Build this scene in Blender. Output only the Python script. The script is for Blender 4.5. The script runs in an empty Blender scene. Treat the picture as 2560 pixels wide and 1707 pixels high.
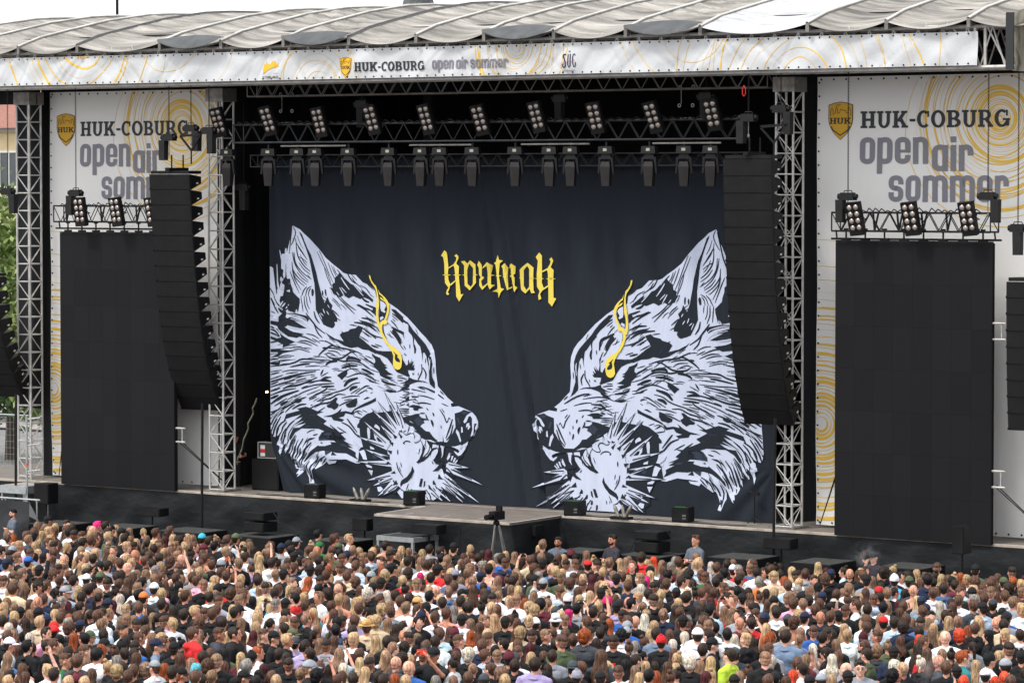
import bpy, bmesh, math, random
import numpy as np
from mathutils import Vector, Matrix
from mathutils.geometry import tessellate_polygon
R_ = math.radians
random.seed(7); rng = np.random.default_rng(7)
scene = bpy.context.scene
COL = scene.collection

# ---------------------------------------------------------------- camera
TH, FPX, PIT = R_(35.107), 8770.0, R_(2.59)
CAM = np.array([50.191, -70.186, 10.022])
_s, _c, _sp, _cp = math.sin(TH), math.cos(TH), math.sin(PIT), math.cos(PIT)
RT = np.array([_c, _s, 0]); FW = np.array([-_s*_cp, _c*_cp, -_sp]); UPV = np.array([-_s*_sp, _c*_sp, _cp])
cam_d = bpy.data.cameras.new('camera'); cam = bpy.data.objects.new('camera', cam_d); COL.objects.link(cam)
cam_d.sensor_width = 36; cam_d.lens = FPX/2560*36; cam_d.clip_end = 3000; cam_d.clip_start = 1
cam.location = CAM; cam.rotation_euler = (R_(90)-PIT, 0, TH); scene.camera = cam
def ray(x, y): return FW*FPX + RT*(x-1280) + UPV*(853.5-y)
def at(x, y, Y):
    d = ray(x, y); return CAM + d*(Y-CAM[1])/d[1]
def atz(x, y, Z):
    d = ray(x, y); return CAM + d*(Z-CAM[2])/d[2]
def pr(P):
    d = np.asarray(P)-CAM; z = d@FW; return 1280+FPX*(d@RT)/z, 853.5-FPX*(d@UPV)/z, FPX/z

# ---------------------------------------------------------------- light
SUN_EL, SUN_AZ = R_(58), R_(205)      # azimuth measured clockwise from +Y
w = bpy.data.worlds.new('World'); scene.world = w; w.use_nodes = True
nt = w.node_tree; bg = nt.nodes['Background']
sky = nt.nodes.new('ShaderNodeTexSky'); sky.sky_type = 'NISHITA'; sky.sun_disc = False
sky.sun_elevation = SUN_EL; sky.sun_rotation = SUN_AZ; sky.air_density = 1.0; sky.dust_density = 6.0; sky.ozone_density = 1.0
hs = nt.nodes.new('ShaderNodeHueSaturation'); hs.inputs['Saturation'].default_value = 0.28; hs.inputs['Value'].default_value = 1.25
nt.links.new(sky.outputs[0], hs.inputs['Color'])
# closed bright overcast layer over the clear-sky model
ovc = nt.nodes.new('ShaderNodeMix'); ovc.data_type = 'RGBA'; ovc.inputs[0].default_value = .8; ovc.inputs[7].default_value = (7.1, 7.2, 7.35, 1)
nt.links.new(hs.outputs[0], ovc.inputs[6]); nt.links.new(ovc.outputs[2], bg.inputs['Color'])
bg.inputs['Strength'].default_value = 0.15
sl = bpy.data.lights.new('sun', 'SUN'); sl.energy = 1.6; sl.angle = R_(10); sl.color = (1.0, .95, .87)
so = bpy.data.objects.new('sun', sl); COL.objects.link(so)
sd = Vector((math.sin(SUN_AZ)*math.cos(SUN_EL), math.cos(SUN_AZ)*math.cos(SUN_EL), math.sin(SUN_EL)))
so.rotation_euler = sd.to_track_quat('Z', 'Y').to_euler(); so.location = (0, -40, 60)
vs = scene.view_settings; vs.view_transform = 'Standard'; vs.look = 'None'; vs.gamma = 1; vs.use_curve_mapping = False
vs.exposure = 0.66
scene.cycles.max_bounces = 5; scene.cycles.diffuse_bounces = 3; scene.cycles.glossy_bounces = 2

# ---------------------------------------------------------------- materials
def srgb(h):
    h = h.lstrip('#'); v = [int(h[i:i+2], 16)/255 for i in (0, 2, 4)]
    return tuple((x/12.92 if x <= .04045 else ((x+.055)/1.055)**2.4) for x in v)
MATS = {}
def mat(name, col, rough=.7, metal=0, nscale=0, namt=.25, bump=0, bscale=20, stretch=(1, 1, 1), spec=.4, trans=0):
    if name in MATS: return MATS[name]
    m = bpy.data.materials.new(name); m.use_nodes = True; n = m.node_tree.nodes; l = m.node_tree.links
    b = n['Principled BSDF']; b.inputs['Roughness'].default_value = rough; b.inputs['Metallic'].default_value = metal
    b.inputs['Specular IOR Level'].default_value = spec
    if isinstance(col, str): col = srgb(col)
    b.inputs['Base Color'].default_value = (*col, 1)
    if nscale or bump:
        tc = n.new('ShaderNodeTexCoord'); mp = n.new('ShaderNodeMapping'); mp.inputs['Scale'].default_value = stretch
        l.new(tc.outputs['Object'], mp.inputs[0])
    if nscale:
        nz = n.new('ShaderNodeTexNoise'); nz.inputs['Scale'].default_value = nscale; nz.inputs['Detail'].default_value = 5
        l.new(mp.outputs[0], nz.inputs['Vector'])
        mx = n.new('ShaderNodeMix'); mx.data_type = 'RGBA'
        mr = n.new('ShaderNodeMapRange'); mr.inputs[1].default_value = .3; mr.inputs[2].default_value = .7
        l.new(nz.outputs[0], mr.inputs[0]); l.new(mr.outputs[0], mx.inputs[0])
        mx.inputs[6].default_value = (*[c*(1-namt) for c in col], 1); mx.inputs[7].default_value = (*[min(1, c*(1+namt)) for c in col], 1)
        l.new(mx.outputs[2], b.inputs['Base Color'])
    if bump:
        nb = n.new('ShaderNodeTexNoise'); nb.inputs['Scale'].default_value = bscale; nb.inputs['Detail'].default_value = 4
        l.new(mp.outputs[0], nb.inputs['Vector'])
        bp = n.new('ShaderNodeBump'); bp.inputs['Strength'].default_value = 1; bp.inputs['Distance'].default_value = bump
        l.new(nb.outputs[0], bp.inputs['Height']); l.new(bp.outputs[0], b.inputs['Normal'])
    MATS[name] = m; return m
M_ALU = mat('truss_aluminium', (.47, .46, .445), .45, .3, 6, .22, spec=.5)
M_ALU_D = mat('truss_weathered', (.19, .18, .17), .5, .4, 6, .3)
M_BLKSTEEL = mat('black_steel', (.0075, .0075, .0085), .5, .0, 8, .3, spec=.2)
M_BLKBOX = mat('black_box_paint', (.0072, .0076, .0088), .6, 0, 3, .3, .002, 60, spec=.16)
M_GRILLE = mat('speaker_grille', (.0100, .0098, .0108), .6, 0, 1.6, .35, .003, 120, spec=.14)
M_CLOTHBLK = mat('black_cloth', (.0075, .009, .011), .62, 0, 1.2, .35, .06, 1.3, (1, 1, 1.6), spec=.28)
M_DARKIN = mat('interior_drape', (.006, .007, .009), .9, 0, .8, .3, .03, 1.5, (3, 3, .3))
M_DECK = mat('deck_plywood', (.155, .135, .118), .75, 0, 2.5, .18)
M_TAPE = mat('white_tape', (.62, .60, .56), .7, 0, 5, .15)
M_SILVER = mat('galvanised_steel', (.42, .44, .45), .4, .6, 8, .15)
M_PLAT = mat('platform_top', (.03, .033, .036), .8, 0, 6, .3)
M_LENS = mat('lamp_lens', (.34, .30, .27), .2, .2, 0)
M_LENSRIM = mat('lens_reflector', (.30, .25, .23), .25, .6, 0)
M_MOVHEAD = mat('moving_head_shell', (.020, .018, .018), .5, 0, 5, .25, spec=.25)
M_YOKE = mat('moving_head_yoke', (.013, .013, .015), .5, 0, 5, .25, spec=.25)
M_BAG = mat('chain_bag_cloth', (.010, .010, .011), .85, 0, 6, .3)
M_RED = mat('red_paint', (.5, .02, .02), .5, 0, 0); M_YEL = mat('yellow_paint', (.7, .5, .02), .5)
M_PALE = mat('pale_label', (.6, .6, .58), .6)

# ---------------------------------------------------------------- mesh helpers
class MB:
    def __init__(s): s.v = []; s.f = []; s.mi = []
    def add(s, vs, fs, m=0):
        o = len(s.v); s.v += [tuple(v) for v in vs]; s.f += [tuple(i+o for i in f) for f in fs]; s.mi += [m]*len(fs)
    def box(s, x0, y0, z0, x1, y1, z1, m=0, bev=0):
        v = [(x, y, z) for z in (z0, z1) for y in (y0, y1) for x in (x0, x1)]
        s.add(v, [(0, 2, 3, 1), (4, 5, 7, 6), (0, 1, 5, 4), (2, 6, 7, 3), (0, 4, 6, 2), (1, 3, 7, 5)], m)
    def hexa(s, b, t, m=0):
        s.add(list(b)+list(t), [(3, 2, 1, 0), (4, 5, 6, 7), (0, 1, 5, 4), (1, 2, 6, 5), (2, 3, 7, 6), (3, 0, 4, 7)], m)
    def tube(s, p, q, r, r2=None, n=6, m=0, cap=True):
        p = Vector(p); q = Vector(q); d = q-p
        if d.length < 1e-6: return
        r2 = r if r2 is None else r2; d.normalize()
        a = d.orthogonal().normalized(); b = d.cross(a); v = []
        for k in range(n):
            t = 2*math.pi*k/n; u = a*math.cos(t)+b*math.sin(t); v += [p+u*r, q+u*r2]
        f = [(2*k, 2*((k+1) % n), 2*((k+1) % n)+1, 2*k+1) for k in range(n)]
        if cap: f += [tuple(2*k for k in range(n))[::-1], tuple(2*k+1 for k in range(n))]
        s.add(v, f, m)
    def path(s, pts, r, n=5, m=0):
        for a, b in zip(pts, pts[1:]): s.tube(a, b, r, n=n, m=m)
    def ell(s, c, r, n=10, k=7, m=0, rot=None):
        v = []; c = Vector(c)
        for i in range(k+1):
            ph = math.pi*i/k
            for j in range(n):
                t = 2*math.pi*j/n
                u = Vector((r[0]*math.sin(ph)*math.cos(t), r[1]*math.sin(ph)*math.sin(t), r[2]*math.cos(ph)))
                if rot: u = rot @ u
                v.append(c+u)
        f = []
        for i in range(k):
            for j in range(n): f.append((i*n+j, (i+1)*n+j, (i+1)*n+(j+1) % n, i*n+(j+1) % n))
        s.add(v, f, m)
    def cap(s, p, q, r, r2, n=10, m=0):
        s.tube(p, q, r, r2, n, m, False); s.ell(p, (r,)*3, n, 6, m); s.ell(q, (r2,)*3, n, 6, m)
    def mesh(s, name):
        me = bpy.data.meshes.new(name); me.from_pydata(s.v, [], s.f)
        if s.mi: me.polygons.foreach_set('material_index', s.mi)
        me.update(); return me
def link(name, me, parent=None, loc=None, rz=None):
    o = bpy.data.objects.new(name, me); COL.objects.link(o)
    if parent: o.parent = parent
    if loc is not None: o.location = loc
    if rz is not None: o.rotation_euler = (0, 0, rz)
    return o
def part(name, mb, mats, parent=None, label=None, smooth=False, loc=None):
    me = mb.mesh(name) if isinstance(mb, MB) else mb
    for m in (mats if isinstance(mats, (list, tuple)) else [mats]): me.materials.append(m)
    if smooth: me.shade_smooth()
    o = link(name, me, parent, loc)
    if label: o['label'] = label
    return o
def tag(o, label, cat, group=None):
    o['label'] = label; o['category'] = cat
    if group: o['group'] = group
    return o
def thing(name, loc, label, cat, group=None, rz=0):
    o = bpy.data.objects.new(name, None); o.empty_display_size = .2; COL.objects.link(o)
    o.location = loc; o.rotation_euler = (0, 0, rz); return tag(o, label, cat, group)
def copy_tree(o, parent=None):
    c = o.copy(); COL.objects.link(c); c.parent = parent
    for ch in list(o.children): copy_tree(ch, c)
    return c
def truss(mb, p, q, w, h, bay, r=.024, rb=.011, axis='X', end=True, faces='fbtu', m=0, zig=True):
    """box truss between p and q (low front corner run); w depth, h height; axis X (along) or Z (tower)"""
    p = Vector(p); q = Vector(q); d = q-p; L = d.length; d.normalize()
    if axis == 'X': a, b = Vector((0, w, 0)), Vector((0, 0, h))
    elif axis == 'Y': a, b = Vector((w, 0, 0)), Vector((0, 0, h))
    else: a, b = Vector((w, 0, 0)), Vector((0, h, 0))
    c = [Vector((0, 0, 0)), a, a+b, b]
    n = max(1, round(L/bay)); st = L/n
    ch = MB() if mb is None else mb
    for k in c: ch.tube(p+k, q+k, r, n=8, m=m)
    for i in range(n):
        for j in range(4):
            A, B = c[j], c[(j+1) % 4]; s0 = p+d*(st*i); s1 = p+d*(st*(i+1))
            if axis == 'Z':
                ch.tube(s0+A, s0+B, rb*1.35, n=6, m=m)
                if (i+j) % 2: ch.tube(s0+A, s1+B, rb, n=5, m=m)
                else: ch.tube(s0+B, s1+A, rb, n=5, m=m)
            else:
                mid = p+d*(st*(i+.5))
                ch.tube(s0+A, mid+B, rb, n=5, m=m); ch.tube(mid+B, s1+A, rb, n=5, m=m)
    if end:
        for e in (p, q):
            for j in range(4): ch.tube(e+c[j], e+c[(j+1) % 4], rb*1.4, n=6, m=m)
    return ch

# flat prints on sheets: polygons in (x, z)
def print_mesh(name, polys, fy, mats, parent, grid=0, clip=None, label=None, mis=None, fine=None):
    v = []; f = []; mi = []
    for k, pl in enumerate(polys):
        if len(pl) < 3: continue
        o = len(v); pts = [Vector((p[0], 0, p[1])) for p in pl]; v += pts
        if len(pl) == 3: tr = [(0, 1, 2)]
        else: tr = tessellate_polygon([[Vector((p[0], p[1], 0)) for p in pl]])
        for t in tr:
            a, b, c = (pts[i] for i in t); n = (b-a).cross(c-a).y
            if abs(n) < 1e-9: continue
            t = t if n < 0 else (t[0], t[2], t[1])
            f.append(tuple(i+o for i in t)); mi.append(mis[k] if mis else 0)
    me = bpy.data.meshes.new(name); me.from_pydata(v, [], f)
    me.polygons.foreach_set('material_index', mi)
    if grid or clip:
        bm = bmesh.new(); bm.from_mesh(me)
        if clip:
            x0, x1, z0, z1 = clip
            for co, no in (((x0, 0, 0), (-1, 0, 0)), ((x1, 0, 0), (1, 0, 0)), ((0, 0, z0), (0, 0, -1)), ((0, 0, z1), (0, 0, 1))):
                bmesh.ops.bisect_plane(bm, geom=bm.verts[:]+bm.edges[:]+bm.faces[:], plane_co=co, plane_no=no, clear_outer=True)
        if grid:
            xs = [q.co.x for q in bm.verts]; zs = [q.co.z for q in bm.verts]
            if xs:
                x = math.floor(min(xs)/grid)*grid
                while x < max(xs):
                    bmesh.ops.bisect_plane(bm, geom=bm.verts[:]+bm.edges[:]+bm.faces[:], plane_co=(x, 0, 0), plane_no=(1, 0, 0)); x += grid
                z = math.floor(min(zs)/grid)*grid
                while z < max(zs):
                    bmesh.ops.bisect_plane(bm, geom=bm.verts[:]+bm.edges[:]+bm.faces[:], plane_co=(0, 0, z), plane_no=(0, 0, 1)); z += grid
        if fine:
            X0, X1, Z0, Z1, st = fine; g_ = lambda: [f for f in bm.faces if X0 < f.calc_center_median().x < X1 and Z0 < f.calc_center_median().z < Z1]
            for ax in (0, 2):
                t = (X0, 0, Z0)[ax]; end = (X1, 0, Z1)[ax]
                while t < end:
                    fs = [f for f in g_() if min(q.co[ax] for q in f.verts) < t < max(q.co[ax] for q in f.verts)]
                    if fs:
                        ge = set(fs); [ge.update(f.edges) for f in fs]; [ge.update(f.verts) for f in fs]
                        bmesh.ops.bisect_plane(bm, geom=list(ge), plane_co=(t, 0, t), plane_no=(1, 0, 0) if ax == 0 else (0, 0, 1))
                    t += st
        for q in bm.verts: q.co.y = fy(q.co.x, q.co.z)
        bm.to_mesh(me); bm.free()
    else:
        for q in me.vertices: q.co.y = fy(q.co.x, q.co.z)
    me.update()
    return part(name, me, mats, parent, label)
def arc(cx, cy, rx, ry, th, a0, a1, n=14):
    out = []
    for i in range(n):
        t0 = R_(a0+(a1-a0)*i/n); t1 = R_(a0+(a1-a0)*(i+1)/n)
        out.append([(cx+rx*math.cos(t0), cy+ry*math.sin(t0)), (cx+rx*math.cos(t1), cy+ry*math.sin(t1)),
                    (cx+(rx-th)*math.cos(t1), cy+(ry-th*.62)*math.sin(t1)), (cx+(rx-th)*math.cos(t0), cy+(ry-th*.62)*math.sin(t0))])
    return out
def rc(x0, y0, x1, y1): return [(x0, y0), (x1, y0), (x1, y1), (x0, y1)]
SLAB = {
 'H': (1.0, [rc(.1, .13, .35, .87), rc(.65, .13, .9, .87), rc(0, 0, .45, .13), rc(0, .87, .45, 1), rc(.55, 0, 1, .13), rc(.55, .87, 1, 1), rc(.35, .42, .65, .57)]),
 'U': (.98, [rc(.1, .36, .35, .87), rc(.66, .36, .88, .87), rc(0, .87, .44, 1), rc(.55, .87, .98, 1)]+arc(.49, .36, .39, .375, .24, 180, 360)),
 'K': (1.04, [rc(.1, .13, .35, .87), rc(0, 0, .45, .13), rc(0, .87, .44, 1), [(.35, .36), (.52, .36), (.88, .87), (.62, .87), (.35, .52)], [(.42, .5), (.62, .62), (.93, .13), (.66, .13)], rc(.57, .87, .98, 1), rc(.6, 0, 1.04, .13)]),
 '-': (.42, [rc(.02, .36, .40, .52)]),
 'C': (.86, arc(.46, .5, .46, .52, .25, 48, 315)+[rc(.7, .62, .82, .98)]),
 'O': (.96, arc(.48, .5, .48, .52, .25, 0, 360, 22)),
 'B': (.92, [rc(.1, .13, .35, .87), rc(0, 0, .5, .13), rc(0, .87, .5, 1), rc(.35, .44, .55, .57)]+arc(.5, .73, .34, .27, .24, -90, 90)+arc(.52, .275, .4, .275, .25, -90, 90)),
 'R': (1.0, [rc(.1, .13, .35, .87), rc(0, 0, .45, .13), rc(0, .87, .5, 1), rc(.35, .40, .55, .52)]+arc(.5, .7, .36, .3, .24, -90, 90)+[[(.42, .42), (.66, .48), (.94, .13), (.7, .13)], rc(.66, 0, 1, .13)]),
 'G': (.98, arc(.47, .5, .47, .52, .25, 50, 330)+[rc(.52, .38, .98, .50), rc(.70, .06, .92, .40), rc(.72, .64, .84, .98)])}
def rring(x0, y0, x1, y1, t, r, skip=None):
    """rounded rect ring of thickness t as quads"""
    h = t/2; X0, X1, Y0, Y1 = x0+h, x1-h, y0+h, y1-h; r = max(r-h, .02); P = []
    for cx, cy, a in ((X1-r, Y1-r, 0), (X0+r, Y1-r, 90), (X0+r, Y0+r, 180), (X1-r, Y0+r, 270)):
        for k in range(5):
            an = R_(a+k*22.5); P.append((cx+r*math.cos(an), cy+r*math.sin(an), math.cos(an), math.sin(an)))
    Q = []
    for i in range(len(P)):
        a = P[i]; b = P[(i+1) % len(P)]
        n = 6 if math.hypot(a[0]-b[0], a[1]-b[1]) > .15 else 1
        for k in range(n):
            u = k/n; Q.append(tuple(a[j]*(1-u)+b[j]*u for j in range(4)))
    out = []
    for i in range(len(Q)):
        a = Q[i]; b = Q[(i+1) % len(Q)]
        if skip and skip((a[0]+b[0])/2, (a[1]+b[1])/2): continue
        out.append([(a[0]+a[2]*h, a[1]+a[3]*h), (b[0]+b[2]*h, b[1]+b[3]*h), (b[0]-b[2]*h, b[1]-b[3]*h), (a[0]-a[2]*h, a[1]-a[3]*h)])
    return out
T_ = .195
COND = {
 'o': (.55, rring(0, 0, .55, 1, T_, .25)),
 'p': (.55, rring(0, 0, .55, 1, T_, .25)+[rc(0, -.36, T_, .98)]),
 'e': (.55, rring(0, 0, .55, 1, T_, .25, lambda x, y: x > .35 and .33 < y < .43)+[rc(.1, .42, .5, .53)]),
 'n': (.55, rring(0, 0, .55, 1, T_, .25, lambda x, y: y < .55)+[rc(0, 0, T_, .98), rc(.55-T_, 0, .55, .62)]),
 'a': (.55, rring(0, 0, .55, 1, T_, .25)+[rc(.55-T_, 0, .55, .98)]),
 'i': (.2, [rc(0, 0, T_, .98), rc(0, 1.08, T_, 1.3)]),
 'r': (.50, rring(0, 0, .5, 1, T_, .25, lambda x, y: y < .62)+[rc(0, 0, T_, .98)]),
 's': (.53, rring(0, .42, .53, 1, T_*.95, .24, lambda x, y: x > .32 and y < .68)+rring(0, 0, .53, .6, T_*.95, .24, lambda x, y: x < .22 and y > .32)),
 'm': (.90, rring(0, 0, .54, 1, T_, .25, lambda x, y: y < .55)+rring(.36, 0, .90, 1, T_, .25, lambda x, y: y < .55)+[rc(0, 0, T_, .98), rc(.35, 0, .35+T_, .62), rc(.90-T_, 0, .90, .62)]),
 ' ': (.12, [])}
def text_polys(font, txt, x, z, h, width=None, gap=.08):
    tot = sum(font[c][0] for c in txt)+gap*(len(txt)-1); k = h if width is None else width/tot
    out = []; cx = 0
    for ch in txt:
        for pl in font[ch][1]: out.append([(x+(cx+p[0])*k, z+p[1]*h) for p in pl])
        cx += font[ch][0]+gap
    return out
def line_poly(pts, wdt, taper=False):
    """stroke polygon along pts in 2D"""
    P = [np.array(p, float) for p in pts]
    if taper:   # smooth catmull sampling
        Q = []; E = [2*P[0]-P[1]]+P+[2*P[-1]-P[-2]]; k = 3 if len(P) > 2 else 2
        for i in range(1, len(E)-2):
            for t in np.linspace(0, 1, k, endpoint=False):
                a, b, c, d = E[i-1], E[i], E[i+1], E[i+2]
                Q.append(.5*((2*b)+(-a+c)*t+(2*a-5*b+4*c-d)*t*t+(-a+3*b-3*c+d)*t**3))
        Q.append(P[-1]); P = Q
    n = len(P); L = []; Rr = []
    for i in range(n):
        d = P[min(i+1, n-1)]-P[max(i-1, 0)]; d = d/(np.hypot(*d)+1e-9); nn = np.array([-d[1], d[0]])
        u = i/(n-1); ww = wdt/2*(1 if not taper else (.30+.70*math.sin(math.pi*min(1, .12+u*.80))))
        L.append(tuple(P[i]+nn*ww)); Rr.append(tuple(P[i]-nn*ww))
    return [[L[i], L[i+1], Rr[i+1], Rr[i]] for i in range(n-1)]
def rings(cx, cz, radii, clip, seed, wob=.05, wmin=.008, wmax=.03, ell=1.0, a0=0, a1=360):
    r_ = random.Random(seed); out = []
    for R in radii:
        ph = [r_.uniform(0, 6.28) for _ in range(4)]; am = [r_.uniform(.2, 1)*wob*R/(k+1) for k in range(4)]
        ox, oz = r_.uniform(-1, 1)*wob*R*.8, r_.uniform(-1, 1)*wob*R*.8
        w0 = r_.uniform(wmin, wmax); pw = r_.uniform(0, 6.28); n = 56; P = []
        for i in range(n+1):
            t = R_(a0+(a1-a0)*i/n); rr = R+sum(a*math.sin((k+1)*t+p) for k, (a, p) in enumerate(zip(am, ph)))
            ww = w0*(.65+.5*math.sin(t+pw)); P.append((t, rr-ww/2, rr+ww/2))
        for A, B in zip(P, P[1:]):
            q = [(cx+ox+rad*math.cos(t), cz+oz+rad*math.sin(t)*ell) for t, rad in ((A[0], A[1]), (B[0], B[1]), (B[0], B[2]), (A[0], A[2]))]
            mx = sum(p[0] for p in q)/4; mz = sum(p[1] for p in q)/4
            if clip[0]-.2 < mx < clip[1]+.2 and clip[2]-.2 < mz < clip[3]+.2: out.append(q)
    return out
def shield_polys(x, z, wd, h):
    S = [(.5, 1), (.75, .975), (1, .92), (1, .55), (.97, .42), (.88, .28), (.7, .12), (.5, 0), (.3, .12), (.12, .28), (.03, .42), (0, .55), (0, .92), (.25, .975)]
    f = lambda p, k: (x+(.5+(p[0]-.5)*k)*wd, z+(.5+(p[1]-.5)*(1-(1-k)*.62))*h)
    blk = [[f(p, 1) for p in S]]; gold = [[f(p, .94) for p in S]]
    pen = []
    g = lambda p: (x+p[0]*wd, z+p[1]*h)
    castle = [(.1, .62), (.1, .76), (.15, .84), (.2, .76), (.2, .66), (.3, .72), (.3, .80), (.34, .86), (.38, .80), (.38, .70), (.46, .70), (.50, .80), (.72, .76), (.74, .70), (.80, .70), (.80, .78), (.86, .84), (.92, .78), (.92, .62)]
    pen += line_poly([g(p) for p in castle], wd*.028); pen += line_poly([g(p) for p in [(.34, .86), (.34, .92), (.42, .90), (.5, .93)]], wd*.026)
    pen += line_poly([g(p) for p in [(.13, .36), (.2, .26), (.5, .12), (.8, .26), (.87, .36)]], wd*.045)
    pen += text_polys(SLAB, 'HUK', x+wd*.06, z+h*.42, h*.16, wd*.88, .03)
    return blk, gold, pen

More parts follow.
